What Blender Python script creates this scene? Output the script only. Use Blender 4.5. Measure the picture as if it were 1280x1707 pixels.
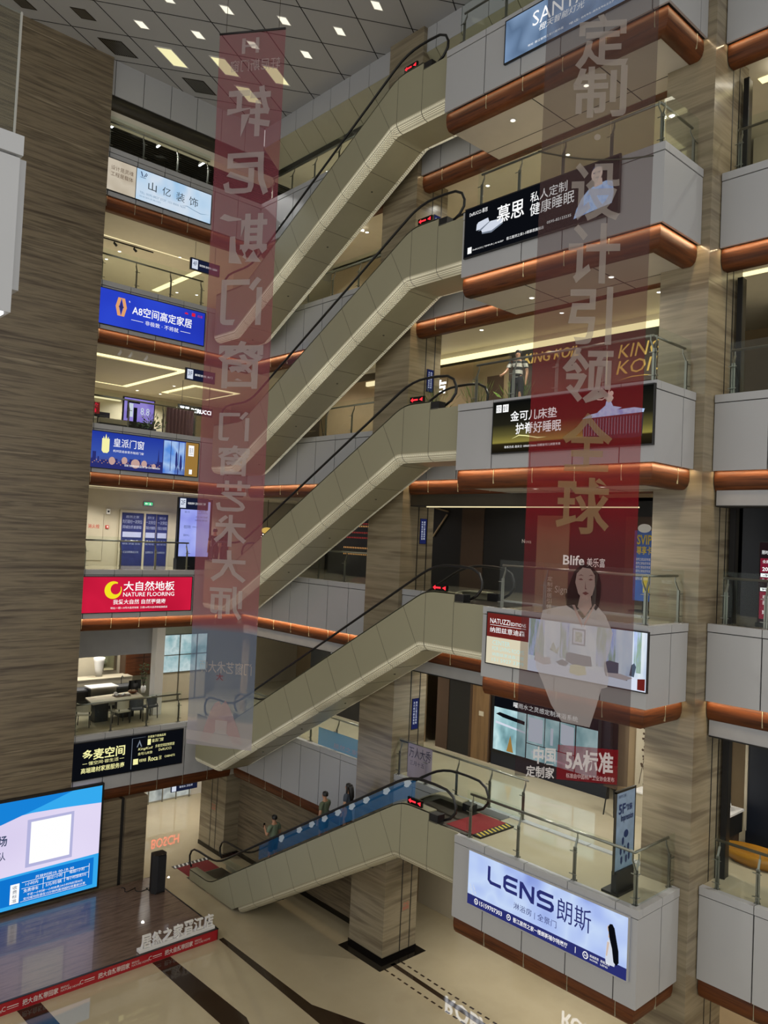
import bpy, math, random
from mathutils import Vector, Matrix
random.seed(7)
for o in list(bpy.data.objects):
    bpy.data.objects.remove(o, do_unlink=True)
SC = bpy.context.scene
COL = SC.collection

# ------------------------------------------------------------------ camera
EYE = Vector((0.0, 0.0, 12.75))
YAW, PITCH, ROLL = 0.743022439, 0.0336217538, 0.0464465407
_f = Vector((math.sin(YAW) * math.cos(PITCH), math.cos(YAW) * math.cos(PITCH), math.sin(PITCH)))
_r = Vector((math.cos(YAW), -math.sin(YAW), 0.0))
_u = _r.cross(_f)
_r2 = _r * math.cos(ROLL) + _u * math.sin(ROLL)
_u2 = -_r * math.sin(ROLL) + _u * math.cos(ROLL)
cam_data = bpy.data.cameras.new('camera')
cam = bpy.data.objects.new('camera', cam_data)
COL.objects.link(cam)
cam.matrix_world = Matrix(((_r2.x, _u2.x, -_f.x, EYE.x), (_r2.y, _u2.y, -_f.y, EYE.y),
                           (_r2.z, _u2.z, -_f.z, EYE.z), (0, 0, 0, 1)))
cam_data.sensor_fit = 'VERTICAL'
cam_data.sensor_height = 36.0
cam_data.lens = 36.0 * 1308.4 / 1707.0
cam_data.clip_start = 0.05
cam_data.clip_end = 300
SC.camera = cam

# ------------------------------------------------------------------ light and exposure
SC.view_settings.view_transform = 'Standard'
SC.view_settings.look = 'None'
SC.view_settings.gamma = 1.0
SC.view_settings.exposure = 0.0
SC.view_settings.use_curve_mapping = False
SC.cycles.transparent_max_bounces = 28
SC.cycles.max_bounces = 6
SC.cycles.diffuse_bounces = 3
SC.cycles.glossy_bounces = 3
SC.cycles.sample_clamp_indirect = 4.0
SC.cycles.caustics_reflective = False
SC.cycles.caustics_refractive = False
world = bpy.data.worlds.new('world')
SC.world = world
world.use_nodes = True
WORLD_STRENGTH = 1.0
world.node_tree.nodes['Background'].inputs['Color'].default_value = (1.0, 0.985, 0.95, 1)
world.node_tree.nodes['Background'].inputs['Strength'].default_value = WORLD_STRENGTH
SPOT_W = 230.0          # one recessed downlight
COVE_W = 4.6           # one metre of cove strip above a wood moulding


def lin(h):
    if isinstance(h, str):
        v = [int(h[i:i + 2], 16) / 255 for i in (0, 2, 4)]
    else:
        v = h
    return tuple(c / 12.92 if c <= 0.04045 else ((c + 0.055) / 1.055) ** 2.4 for c in v)


# ------------------------------------------------------------------ materials
def mat(name):
    m = bpy.data.materials.new(name)
    m.use_nodes = True
    return m, m.node_tree, m.node_tree.nodes['Principled BSDF']


def plain(name, col, rough=0.5, metal=0.0, spec=0.5, var=0.04, scale=3.0, coat=0.0):
    """solid colour with a little procedural variation"""
    m, t, b = mat(name)
    c = lin(col)
    no = t.nodes.new('ShaderNodeTexNoise')
    no.inputs['Scale'].default_value = scale
    no.inputs['Detail'].default_value = 3
    geo = t.nodes.new('ShaderNodeNewGeometry')
    t.links.new(geo.outputs['Position'], no.inputs['Vector'])
    rp = t.nodes.new('ShaderNodeValToRGB')
    rp.color_ramp.elements[0].position = 0.3
    rp.color_ramp.elements[1].position = 0.7
    rp.color_ramp.elements[0].color = tuple(x * (1 - var) for x in c) + (1,)
    rp.color_ramp.elements[1].color = tuple(min(1, x * (1 + var)) for x in c) + (1,)
    t.links.new(no.outputs['Fac'], rp.inputs['Fac'])
    t.links.new(rp.outputs['Color'], b.inputs['Base Color'])
    b.inputs['Roughness'].default_value = rough
    b.inputs['Metallic'].default_value = metal
    b.inputs['Specular IOR Level'].default_value = spec
    b.inputs['Coat Weight'].default_value = coat
    return m


def emit(name, col, strength=1.0):
    m = bpy.data.materials.new(name)
    m.use_nodes = True
    t = m.node_tree
    t.nodes.clear()
    e = t.nodes.new('ShaderNodeEmission')
    e.inputs['Color'].default_value = lin(col) + (1,)
    e.inputs['Strength'].default_value = strength
    o = t.nodes.new('ShaderNodeOutputMaterial')
    t.links.new(e.outputs[0], o.inputs[0])
    return m


def emit_noise(name, cols, strength=1.0, scale=1.2, stretch=(1, 1, 1), detail=2.0):
    """a lit print or screen whose colour drifts through the given colours"""
    m = bpy.data.materials.new(name)
    m.use_nodes = True
    t = m.node_tree
    t.nodes.clear()
    geo = t.nodes.new('ShaderNodeNewGeometry')
    mp = t.nodes.new('ShaderNodeMapping')
    mp.inputs['Scale'].default_value = stretch
    no = t.nodes.new('ShaderNodeTexNoise')
    no.inputs['Scale'].default_value = scale
    no.inputs['Detail'].default_value = detail
    rp = t.nodes.new('ShaderNodeValToRGB')
    el = rp.color_ramp.elements
    while len(el) < len(cols):
        el.new(0.5)
    for i, c in enumerate(cols):
        el[i].position = 0.28 + 0.44 * i / max(1, len(cols) - 1)
        el[i].color = lin(c) + (1,)
    e = t.nodes.new('ShaderNodeEmission')
    e.inputs['Strength'].default_value = strength
    o = t.nodes.new('ShaderNodeOutputMaterial')
    t.links.new(geo.outputs['Position'], mp.inputs['Vector'])
    t.links.new(mp.outputs[0], no.inputs['Vector'])
    t.links.new(no.outputs['Fac'], rp.inputs['Fac'])
    t.links.new(rp.outputs['Color'], e.inputs['Color'])
    t.links.new(e.outputs[0], o.inputs[0])
    return m


def emit_grad(name, stops, z0, z1, strength=1.0):
    """a lit print with a vertical colour gradient between two heights"""
    m = bpy.data.materials.new(name)
    m.use_nodes = True
    t = m.node_tree
    t.nodes.clear()
    geo = t.nodes.new('ShaderNodeNewGeometry')
    sx = t.nodes.new('ShaderNodeSeparateXYZ')
    mr = t.nodes.new('ShaderNodeMapRange')
    mr.inputs['From Min'].default_value = z0
    mr.inputs['From Max'].default_value = z1
    rp = t.nodes.new('ShaderNodeValToRGB')
    el = rp.color_ramp.elements
    while len(el) < len(stops):
        el.new(0.5)
    for i, (p, c) in enumerate(stops):
        el[i].position = p
        el[i].color = lin(c) + (1,)
    e = t.nodes.new('ShaderNodeEmission')
    e.inputs['Strength'].default_value = strength
    o = t.nodes.new('ShaderNodeOutputMaterial')
    t.links.new(geo.outputs['Position'], sx.inputs[0])
    t.links.new(sx.outputs['Z'], mr.inputs['Value'])
    t.links.new(mr.outputs[0], rp.inputs['Fac'])
    t.links.new(rp.outputs['Color'], e.inputs['Color'])
    t.links.new(e.outputs[0], o.inputs[0])
    return m


def streaky(name, cols, stretch, scale=1.0, rough=0.4, spec=0.5, detail=5.0, lo=0.3, hi=0.7, coat=0.0):
    m, t, b = mat(name)
    geo = t.nodes.new('ShaderNodeNewGeometry')
    mp = t.nodes.new('ShaderNodeMapping')
    mp.inputs['Scale'].default_value = stretch
    no = t.nodes.new('ShaderNodeTexNoise')
    no.inputs['Scale'].default_value = scale
    no.inputs['Detail'].default_value = detail
    no.inputs['Roughness'].default_value = 0.6
    rp = t.nodes.new('ShaderNodeValToRGB')
    el = rp.color_ramp.elements
    while len(el) < len(cols):
        el.new(0.5)
    for i, c in enumerate(cols):
        el[i].position = lo + (hi - lo) * i / max(1, len(cols) - 1)
        el[i].color = lin(c) + (1,)
    t.links.new(geo.outputs['Position'], mp.inputs['Vector'])
    t.links.new(mp.outputs[0], no.inputs['Vector'])
    t.links.new(no.outputs['Fac'], rp.inputs['Fac'])
    t.links.new(rp.outputs['Color'], b.inputs['Base Color'])
    b.inputs['Roughness'].default_value = rough
    b.inputs['Specular IOR Level'].default_value = spec
    b.inputs['Coat Weight'].default_value = coat
    return m


def glass(name, tint=(0.90, 0.955, 0.93), refl=0.10):
    """thin architectural glass: see-through with a sharp reflection"""
    m = bpy.data.materials.new(name)
    m.use_nodes = True
    t = m.node_tree
    t.nodes.clear()
    tr = t.nodes.new('ShaderNodeBsdfTransparent')
    tr.inputs['Color'].default_value = tint + (1,)
    gl = t.nodes.new('ShaderNodeBsdfGlossy')
    gl.inputs['Roughness'].default_value = 0.02
    fr = t.nodes.new('ShaderNodeLayerWeight')
    fr.inputs['Blend'].default_value = 0.5
    pw = t.nodes.new('ShaderNodeMath')
    pw.operation = 'POWER'
    pw.inputs[1].default_value = 5.0
    ma = t.nodes.new('ShaderNodeMath')
    ma.operation = 'MULTIPLY_ADD'
    ma.inputs[1].default_value = 0.8
    ma.inputs[2].default_value = refl * 0.5
    mx = t.nodes.new('ShaderNodeMixShader')
    o = t.nodes.new('ShaderNodeOutputMaterial')
    t.links.new(fr.outputs['Facing'], pw.inputs[0])
    t.links.new(pw.outputs[0], ma.inputs[0])
    t.links.new(ma.outputs[0], mx.inputs[0])
    t.links.new(tr.outputs[0], mx.inputs[1])
    t.links.new(gl.outputs[0], mx.inputs[2])
    t.links.new(mx.outputs[0], o.inputs[0])
    return m


def gauze(name, alpha, stops=None, z0=0, z1=1, col=None, trans=0.5):
    """sheer printed banner cloth: part open weave, part dyed thread"""
    m = bpy.data.materials.new(name)
    m.use_nodes = True
    t = m.node_tree
    t.nodes.clear()
    tr = t.nodes.new('ShaderNodeBsdfTransparent')
    di = t.nodes.new('ShaderNodeBsdfDiffuse')
    tl = t.nodes.new('ShaderNodeBsdfTranslucent')
    mx0 = t.nodes.new('ShaderNodeMixShader')
    mx0.inputs[0].default_value = trans
    mx = t.nodes.new('ShaderNodeMixShader')
    mx.inputs[0].default_value = alpha
    o = t.nodes.new('ShaderNodeOutputMaterial')
    if stops:
        geo = t.nodes.new('ShaderNodeNewGeometry')
        sx = t.nodes.new('ShaderNodeSeparateXYZ')
        mr = t.nodes.new('ShaderNodeMapRange')
        mr.inputs['From Min'].default_value = z0
        mr.inputs['From Max'].default_value = z1
        rp = t.nodes.new('ShaderNodeValToRGB')
        el = rp.color_ramp.elements
        while len(el) < len(stops):
            el.new(0.5)
        for i, (p, c) in enumerate(stops):
            el[i].position = p
            el[i].color = lin(c) + (1,)
        t.links.new(geo.outputs['Position'], sx.inputs[0])
        t.links.new(sx.outputs['Z'], mr.inputs['Value'])
        t.links.new(mr.outputs[0], rp.inputs['Fac'])
        t.links.new(rp.outputs['Color'], di.inputs['Color'])
        t.links.new(rp.outputs['Color'], tl.inputs['Color'])
    else:
        di.inputs['Color'].default_value = lin(col) + (1,)
        tl.inputs['Color'].default_value = lin(col) + (1,)
    t.links.new(di.outputs[0], mx0.inputs[1])
    t.links.new(tl.outputs[0], mx0.inputs[2])
    t.links.new(tr.outputs[0], mx.inputs[1])
    t.links.new(mx0.outputs[0], mx.inputs[2])
    t.links.new(mx.outputs[0], o.inputs[0])
    return m


def led_mesh(name, strength):
    """perforated metal corner trim lit from inside"""
    m, t, b = mat(name)
    geo = t.nodes.new('ShaderNodeNewGeometry')
    mp = t.nodes.new('ShaderNodeMapping')
    mp.inputs['Scale'].default_value = (1, 1, 1)
    vo = t.nodes.new('ShaderNodeTexVoronoi')
    vo.inputs['Scale'].default_value = 30
    vo.inputs['Randomness'].default_value = 0.0
    rp = t.nodes.new('ShaderNodeValToRGB')
    rp.color_ramp.elements[0].position = 0.30
    rp.color_ramp.elements[1].position = 0.50
    rp.color_ramp.elements[0].color = lin('e8e3ca') + (1,)
    rp.color_ramp.elements[1].color = lin('857f68') + (1,)
    no = t.nodes.new('ShaderNodeTexNoise')
    no.inputs['Scale'].default_value = 0.5
    ma = t.nodes.new('ShaderNodeMath')
    ma.operation = 'MULTIPLY'
    ma.inputs[1].default_value = strength * 2
    t.links.new(geo.outputs['Position'], mp.inputs['Vector'])
    t.links.new(mp.outputs[0], vo.inputs['Vector'])
    t.links.new(geo.outputs['Position'], no.inputs['Vector'])
    t.links.new(vo.outputs['Distance'], rp.inputs['Fac'])
    t.links.new(rp.outputs['Color'], b.inputs['Base Color'])
    t.links.new(rp.outputs['Color'], b.inputs['Emission Color'])
    t.links.new(no.outputs['Fac'], ma.inputs[0])
    t.links.new(ma.outputs[0], b.inputs['Emission Strength'])
    b.inputs['Roughness'].default_value = 0.4
    return m


M = {}
M['panel'] = plain('grey_white_metal_panel', 'adaeb0', 0.38, var=0.02, scale=0.5)
M['joint'] = plain('black_joint', '0f0f10', 0.7)
M['cladding'] = plain('escalator_cladding', '99967d', 0.35, var=0.02, scale=0.5)
M['cladding_joint'] = plain('cladding_joint', '4d4b40', 0.6)
M['soffit_metal'] = plain('escalator_soffit', '9c987f', 0.3, var=0.02)
M['stone'] = streaky('striped_brown_marble', ['4b4032', '6a5e4d', '82755f', '5b5040', '93866f'],
                     (0.22, 0.22, 5.0), 1.0, rough=0.3, lo=0.32, hi=0.68, detail=5)
M['stone_light'] = streaky('striped_marble_pillar', ['665b4b', '80755f', '928770', '6f6452', '9d917c'],
                           (0.22, 0.22, 3.2), 1.0, rough=0.2, lo=0.22, hi=0.78, detail=3)
M['wood'] = streaky('red_brown_wood_moulding', ['381d0e', '522b13', '653719', '432210'],
                    (0.5, 0.5, 9.0), 1.4, rough=0.5, spec=0.3)
M['stage_wood'] = streaky('laminate_stage_floor', ['57463c', '6a574b', '7a6557', '5e4c41'],
                          (1.2, 9.0, 1.0), 1.0, rough=0.25, coat=0.5)
M['marble_floor'] = streaky('polished_beige_floor', ['ada083', 'bbae90', 'b4a789'],
                            (0.25, 0.25, 0.25), 1.0, rough=0.004, spec=0.55)
M['upper_floor'] = streaky('polished_upper_floor', ['a89f86', 'b3aa92', 'aca38b'],
                           (0.3, 0.3, 0.3), 1.0, rough=0.06, spec=0.55)
M['inlay'] = streaky('dark_brown_granite', ['1f1611', '3a2c20', '2a1f17'], (14, 14, 14), 1.0, rough=0.08)
M['black_stone'] = plain('black_granite', '14110f', 0.1)
M['ceiling'] = plain('ceiling_panel', 'a8a8a8', 0.6, var=0.015, scale=0.4)
M['ceiling_in'] = plain('cream_ceiling', 'd2ccbc', 0.6, var=0.02)
M['ceiling_dark'] = plain('dark_ceiling', '3a3734', 0.7)
M['soffit'] = plain('soffit_board', 'b8b2a8', 0.45, var=0.02)
M['cream'] = plain('cream_wall', 'b9b09a', 0.55, var=0.03)
M['white_wall'] = plain('white_wall', 'd9d4c8', 0.5, var=0.03)
M['tan'] = plain('tan_wall', '9c8768', 0.55, var=0.04)
M['dark_wall'] = plain('charcoal_wall', '1b1a19', 0.5)
M['navy_wall'] = plain('navy_wall', '141a26', 0.4)
M['brown_wall'] = plain('brown_wall', '4a382a', 0.5)
M['door_wood'] = streaky('oak_door', ['6b5236', '7d6242', '5d472f'], (6, 6, 0.4), 1.0, rough=0.4)
M['grey_header'] = plain('grey_shutter_casing', '9a9ca0', 0.45)
M['steel'] = plain('brushed_steel', '8d8b84', 0.28, metal=0.9, var=0.06)
M['dark_steel'] = plain('dark_bronze_steel', '4a463e', 0.35, metal=0.8)
M['rubber'] = plain('black_handrail_rubber', '0c0c0d', 0.35)
M['black'] = plain('black_plastic', '0d0d0f', 0.45)
M['black_gloss'] = plain('gloss_black', '08080a', 0.12)
M['white'] = plain('white_lacquer', 'e8e6e2', 0.35, var=0.01)
M['red_carpet'] = plain('red_mat', '7d1f22', 0.9, var=0.15, scale=40)
M['red_print'] = plain('red_stage_print', 'a01722', 0.45)
M['yellow'] = plain('yellow_paint', 'c9b233', 0.6)
M['leaf'] = plain('leaf_green', '3c5a2e', 0.5, var=0.3, scale=20)
M['glass'] = glass('railing_glass', (0.95, 0.98, 0.965), 0.024)
M['glass_clear'] = glass('balustrade_glass', (0.965, 0.985, 0.98), 0.02)
M['glass_shop'] = glass('shop_glass', (0.94, 0.96, 0.95), 0.15)
M['led0'] = led_mesh('perforated_trim_dim', 0.03)
M['led1'] = led_mesh('perforated_trim_lit', 0.36)
M['led2'] = led_mesh('perforated_trim_bright', 0.52)
M['lamp'] = emit('lamp_warm', 'fff6e0', 5.0)
M['lamp_cool'] = emit('lamp_cool', 'f6f8ff', 4.0)
M['lamp_panel'] = emit('ceiling_lamp_panel', 'fbf6df', 1.15)
M['lamp_panel_y'] = emit('ceiling_lamp_panel_yellow', 'f6efb8', 1.0)
M['cove'] = emit('cove_strip', 'fff0b4', 1.5)
M['cove_soft'] = emit('cove_strip_soft', 'f8e9b8', 1.0)
M['orange_led'] = emit('orange_led_strip', 'ffb27a', 2.5)
M['red_led'] = emit('red_arrow_led', 'ff2a35', 2.0)
M['e_white'] = emit('lit_white', 'ffffff', 1.0)
M['e_soft'] = emit('lit_soft_white', 'dfe6f5', 0.85)
M['e_gold'] = emit('lit_gold', 'f4f0a8', 1.0)
M['e_yellow'] = emit('lit_yellow', 'f3e024', 1.0)
M['e_black'] = emit('screen_black', '0b0d12', 1.0)
M['e_ink'] = emit('screen_ink', '3a4766', 1.0)
M['e_navy'] = emit('screen_navy', '2a2f6e', 1.0)
M['e_grey'] = emit('screen_grey', '7d8796', 0.9)
M['e_tan'] = emit('screen_tan', 'a07a3c', 0.9)
M['e_orange'] = emit('screen_orange', 'e0a06a', 1.0)
M['e_red'] = emit('screen_red', 'd8203c', 1.0)
M['e_skin'] = emit('screen_skin', 'd9c3b6', 0.9)
M['e_green'] = emit('exit_green', '59d38a', 1.0)

# ------------------------------------------------------------------ mesh builder
class MB:
    def __init__(self):
        self.v, self.f, self.mi, self.sm = [], [], [], []

    def add(self, verts, faces, mi=0, smooth=False):
        n = len(self.v)
        self.v += [tuple(p) for p in verts]
        for q in faces:
            self.f.append(tuple(i + n for i in q))
            self.mi.append(mi)
            self.sm.append(smooth)
        return self

    def box(self, x0, x1, y0, y1, z0, z1, mi=0):
        if x1 < x0: x0, x1 = x1, x0
        if y1 < y0: y0, y1 = y1, y0
        if z1 < z0: z0, z1 = z1, z0
        p = [(x, y, z) for x in (x0, x1) for y in (y0, y1) for z in (z0, z1)]
        return self.add(p, [(0, 1, 3, 2), (4, 6, 7, 5), (0, 4, 5, 1), (2, 3, 7, 6), (0, 2, 6, 4), (1, 5, 7, 3)], mi)

    def quad(self, a, b, c, d, mi=0):
        return self.add([a, b, c, d], [(0, 1, 2, 3)], mi)

    def prism(self, pts, d, mi=0, smooth=False):
        """polygon pts (3D, planar) pushed along vector d"""
        n = len(pts)
        d = Vector(d)
        v = [Vector(p) for p in pts] + [Vector(p) + d for p in pts]
        fs = [tuple(range(n))[::-1], tuple(range(n, 2 * n))]
        fs += [(i, (i + 1) % n, n + (i + 1) % n, n + i) for i in range(n)]
        return self.add(v, fs, mi, smooth)

    def bar(self, a, b, w, h=None, mi=0):
        """square bar between two points"""
        h = h or w
        a, b = Vector(a), Vector(b)
        t = (b - a).normalized()
        s = t.cross(Vector((0, 0, 1)))
        if s.length < 1e-4: s = Vector((1, 0, 0))
        s.normalize()
        q = s.cross(t)
        v = [p + s * i * w / 2 + q * j * h / 2 for p in (a, b) for i, j in ((-1, -1), (1, -1), (1, 1), (-1, 1))]
        return self.add(v, [(0, 3, 2, 1), (4, 5, 6, 7), (0, 1, 5, 4), (1, 2, 6, 5), (2, 3, 7, 6), (3, 0, 4, 7)], mi)

    def tube(self, pts, r, n=8, mi=0, closed=False):
        pts = [Vector(p) for p in pts]
        N = len(pts)
        rs = r if isinstance(r, (list, tuple)) else [r] * N
        rings = []
        prev = None
        for i, p in enumerate(pts):
            if closed:
                t = pts[(i + 1) % N] - pts[i - 1]
            else:
                t = pts[min(i + 1, N - 1)] - pts[max(i - 1, 0)]
            t.normalize()
            if prev is None:
                s = t.cross(Vector((0, 0, 1)))
                if s.length < 1e-3: s = t.cross(Vector((1, 0, 0)))
            else:
                s = prev - t * prev.dot(t)
            s.normalize()
            prev = s
            q = t.cross(s)
            rings.append([p + (s * math.cos(2 * math.pi * k / n) + q * math.sin(2 * math.pi * k / n)) * rs[i] for k in range(n)])
        v = [x for rr in rings for x in rr]
        fs = []
        for i in range(N if closed else N - 1):
            j = (i + 1) % N
            for k in range(n):
                l = (k + 1) % n
                fs.append((i * n + k, i * n + l, j * n + l, j * n + k))
        if not closed:
            fs.append(tuple(range(n))[::-1])
            fs.append(tuple((N - 1) * n + k for k in range(n)))
        return self.add(v, fs, mi, True)

    def lathe(self, c, prof, n=20, mi=0, smooth=True):
        """profile [(r, z)] spun about the vertical through c"""
        c = Vector(c)
        v, fs = [], []
        for r, z in prof:
            for k in range(n):
                a = 2 * math.pi * k / n
                v.append(c + Vector((r * math.cos(a), r * math.sin(a), z)))
        for i in range(len(prof) - 1):
            for k in range(n):
                l = (k + 1) % n
                fs.append((i * n + k, i * n + l, (i + 1) * n + l, (i + 1) * n + k))
        fs.append(tuple(range(n))[::-1])
        fs.append(tuple((len(prof) - 1) * n + k for k in range(n)))
        return self.add(v, fs, mi, smooth)

    def disc(self, c, nrm, r, th, n=16, mi=0):
        c, nrm = Vector(c), Vector(nrm).normalized()
        s = nrm.orthogonal().normalized()
        q = nrm.cross(s)
        return self.prism([c + (s * math.cos(2 * math.pi * k / n) + q * math.sin(2 * math.pi * k / n)) * r for k in range(n)], nrm * th, mi)

    def sphere(self, c, r, n=12, mi=0, sc=(1, 1, 1)):
        c = Vector(c)
        v, fs = [], []
        h = n // 2
        for i in range(h + 1):
            th = math.pi * i / h
            for k in range(n):
                a = 2 * math.pi * k / n
                v.append(c + Vector((r * sc[0] * math.sin(th) * math.cos(a), r * sc[1] * math.sin(th) * math.sin(a), r * sc[2] * math.cos(th))))
        for i in range(h):
            for k in range(n):
                l = (k + 1) % n
                fs.append((i * n + k, (i + 1) * n + k, (i + 1) * n + l, i * n + l))
        return self.add(v, fs, mi, True)

    def sweep(self, prof, path, closed=True, mi=0, smooth=False):
        """cross-section [(x, dz)] carried along a path [(y, z)]"""
        n = len(prof)
        v = [(x, y, z + dz) for (y, z) in path for (x, dz) in prof]
        fs = []
        for i in range(len(path) - 1):
            for k in range(n if closed else n - 1):
                l = (k + 1) % n
                fs.append((i * n + k, i * n + l, (i + 1) * n + l, (i + 1) * n + k))
        if closed:
            fs.append(tuple(range(n)))
            fs.append(tuple((len(path) - 1) * n + k for k in range(n))[::-1])
        return self.add(v, fs, mi, smooth)

    # --- drawing on a sign face
    def rect(self, fr, a0, b0, a1, b1, c=0.0, th=0.002, mi=0):
        return self.prism([fr(a0, b0, c), fr(a1, b0, c), fr(a1, b1, c), fr(a0, b1, c)], fr.n * th, mi)

    def poly(self, fr, pts, c=0.0, th=0.002, mi=0):
        return self.prism([fr(a, b, c) for a, b in pts], fr.n * th, mi)

    def oval(self, fr, a, b, ra, rb, c=0.0, th=0.002, mi=0, n=20):
        return self.poly(fr, [(a + ra * math.cos(2 * math.pi * k / n), b + rb * math.sin(2 * math.pi * k / n)) for k in range(n)], c, th, mi)

    def text(self, fr, body, a0, b0, a1, b1, c=0.0, bold=0.0, mi=0, mirror=False, shear=0.0, depth=0.0):
        vs, fs = glyphs(body, bold, shear)
        x0, x1 = min(p[0] for p in vs), max(p[0] for p in vs)
        y0, y1 = min(p[1] for p in vs), max(p[1] for p in vs)
        out = []
        for x, y in vs:
            s = (x - x0) / max(1e-6, x1 - x0)
            if mirror: s = 1 - s
            out.append(fr(a0 + (a1 - a0) * s, b0 + (b1 - b0) * (y - y0) / max(1e-6, y1 - y0), c))
        n = len(out)
        if depth <= 0:
            return self.add(out, fs, mi)
        edges = {}
        for q in fs:
            for i in range(len(q)):
                e = (q[i], q[(i + 1) % len(q)])
                if (e[1], e[0]) in edges: del edges[(e[1], e[0])]
                else: edges[e] = 1
        back = [Vector(p) - fr.n * depth for p in out]
        return self.add(out + back, list(fs) + [tuple(i + n for i in q)[::-1] for q in fs] + [(e[1], e[0], e[0] + n, e[1] + n) for e in edges], mi)

    def mesh(self, name, mats, origin=Vector((0, 0, 0))):
        me = bpy.data.meshes.new(name)
        o = Vector(origin)
        me.from_pydata([tuple(Vector(p) - o) for p in self.v], [], self.f)
        for m in (mats if isinstance(mats, (list, tuple)) else [mats]):
            me.materials.append(M[m] if isinstance(m, str) else m)
        me.polygons.foreach_set('material_index', self.mi)
        me.polygons.foreach_set('use_smooth', self.sm)
        me.update()
        return me

    def build(self, name, mats, parent=None, label=None):
        org = wloc(parent) if parent else Vector((0, 0, 0))
        ob = bpy.data.objects.new(name, self.mesh(name, mats, org))
        COL.objects.link(ob)
        if parent: ob.parent = parent
        if label: ob['label'] = label
        return ob


def wloc(o):
    p = Vector(o.location)
    while o.parent:
        o = o.parent
        p += Vector(o.location)
    return p


_tc = {}
def glyphs(body, bold, shear):
    k = (body, bold, shear)
    if k not in _tc:
        c = bpy.data.curves.new('glyphs', 'FONT')
        c.body = body
        c.offset = bold
        c.shear = shear
        c.resolution_u = 2
        ob = bpy.data.objects.new('glyphs', c)
        COL.objects.link(ob)
        bpy.context.view_layer.update()
        dg = bpy.context.evaluated_depsgraph_get()
        me = bpy.data.meshes.new_from_object(ob.evaluated_get(dg), depsgraph=dg)
        _tc[k] = ([(v.co.x, v.co.y) for v in me.vertices], [tuple(p.vertices) for p in me.polygons])
        bpy.data.meshes.remove(me)
        bpy.data.objects.remove(ob)
        bpy.data.curves.remove(c)
    return _tc[k]


class Frame:
    """a sign face: a runs right, b runs up (both 0..1), n points at the viewer"""
    def __init__(s, o, r, u, w, h):
        s.o, s.r, s.u, s.w, s.h = Vector(o), Vector(r).normalized(), Vector(u).normalized(), w, h
        s.n = s.r.cross(s.u)
    def __call__(s, a, b, c=0.0):
        return s.o + s.r * (a * s.w) + s.u * (b * s.h) + s.n * c


def FY(x0, x1, z0, z1, y):      # face looking towards -Y
    return Frame((x0, y, z0), (1, 0, 0), (0, 0, 1), x1 - x0, z1 - z0)


def FX(y0, y1, z0, z1, x):      # face looking towards -X, left edge at the larger y0
    return Frame((x, y0, z0), (0, -1, 0), (0, 0, 1), y0 - y1, z1 - z0)


def thing(name, label, cat, loc, group=None):
    o = bpy.data.objects.new(name, None)
    o.empty_display_size = 0.2
    COL.objects.link(o)
    o.location = loc
    return tag(o, label, cat, group)


def tag(o, label, cat, group=None):
    o['label'] = label
    o['category'] = cat
    if group: o['group'] = group
    return o


def struct(o):
    o['kind'] = 'structure'
    return o


def copy_thing(o, loc, label=None):
    kids = [c for c in bpy.data.objects if c.parent == o]
    r = o.copy()
    COL.objects.link(r)
    r.location = loc
    if label: r['label'] = label
    for c in kids:
        d = c.copy()
        COL.objects.link(d)
        d.parent = r
        for g in [x for x in bpy.data.objects if x.parent == c]:
            e = g.copy()
            COL.objects.link(e)
            e.parent = d
    return r


def spot(loc, power, size=2.4, r=0.05, col=(1, 0.96, 0.89), blend=0.6, direction=(0, 0, -1)):
    l = bpy.data.lights.new('downlight_beam', 'SPOT')
    l.energy = power
    l.spot_size = size
    l.spot_blend = blend
    l.shadow_soft_size = r
    l.color = col
    o = bpy.data.objects.new('downlight_beam', l)
    COL.objects.link(o)
    o.location = loc
    o.rotation_euler = Vector(direction).to_track_quat('-Z', 'Y').to_euler()
    return o


def strip_lamp(a, b, width, power, direction, col):
    """a long thin lamp (LED strip) from a to b"""
    a, b = Vector(a), Vector(b)
    l = bpy.data.lights.new('led_strip', 'AREA')
    l.shape = 'RECTANGLE'
    l.size = (b - a).length
    l.size_y = width
    l.energy = power
    l.color = col
    o = bpy.data.objects.new('led_strip', l)
    COL.objects.link(o)
    x = (b - a).normalized()
    z = -Vector(direction).normalized()
    y = z.cross(x).normalized()
    z = x.cross(y)
    m = Matrix((x, y, z)).transposed().to_4x4()
    m.translation = (a + b) / 2
    o.matrix_world = m
    return o

# ================================================================== the building
CAP = {2: 5.60, 3: 11.23, 4: 16.23, 5: 21.17, 6: 25.80}
PD = {2: 1.95, 3: 1.67, 4: 1.67, 5: 1.67, 6: 1.67}
WD = 0.45
CEIL = 28.85
YF, XF, XB, YB = 26.40, 16.85, 14.70, 8.00        # left facade, rear right facade, balcony front, balcony end
BOX = {2: 12.90, 3: 12.30, 4: 13.40, 5: 13.50, 6: 14.35}
PC = (16.70, 18.10, 17.35, 18.90)                 # middle pillar
PR = (16.40, 18.10, 7.80, 8.92)                   # right pillar


def ceil_z(k):
    return CAP[k + 1] - PD[k + 1] - WD + 0.42 if k < 6 else 28.2


def ceil_l(k):
    return CAP[k + 1] - PD[k + 1] - WD + 0.03 if k < 6 else 28.2


def fbox(mb, fr, a0, a1, b0, b1, c0, c1, mi=0):
    p = [fr(a, b, c) for a in (a0, a1) for b in (b0, b1) for c in (c0, c1)]
    return mb.add(p, [(0, 1, 3, 2), (4, 6, 7, 5), (0, 4, 5, 1), (2, 3, 7, 6), (0, 2, 6, 4), (1, 5, 7, 3)], mi)


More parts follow.
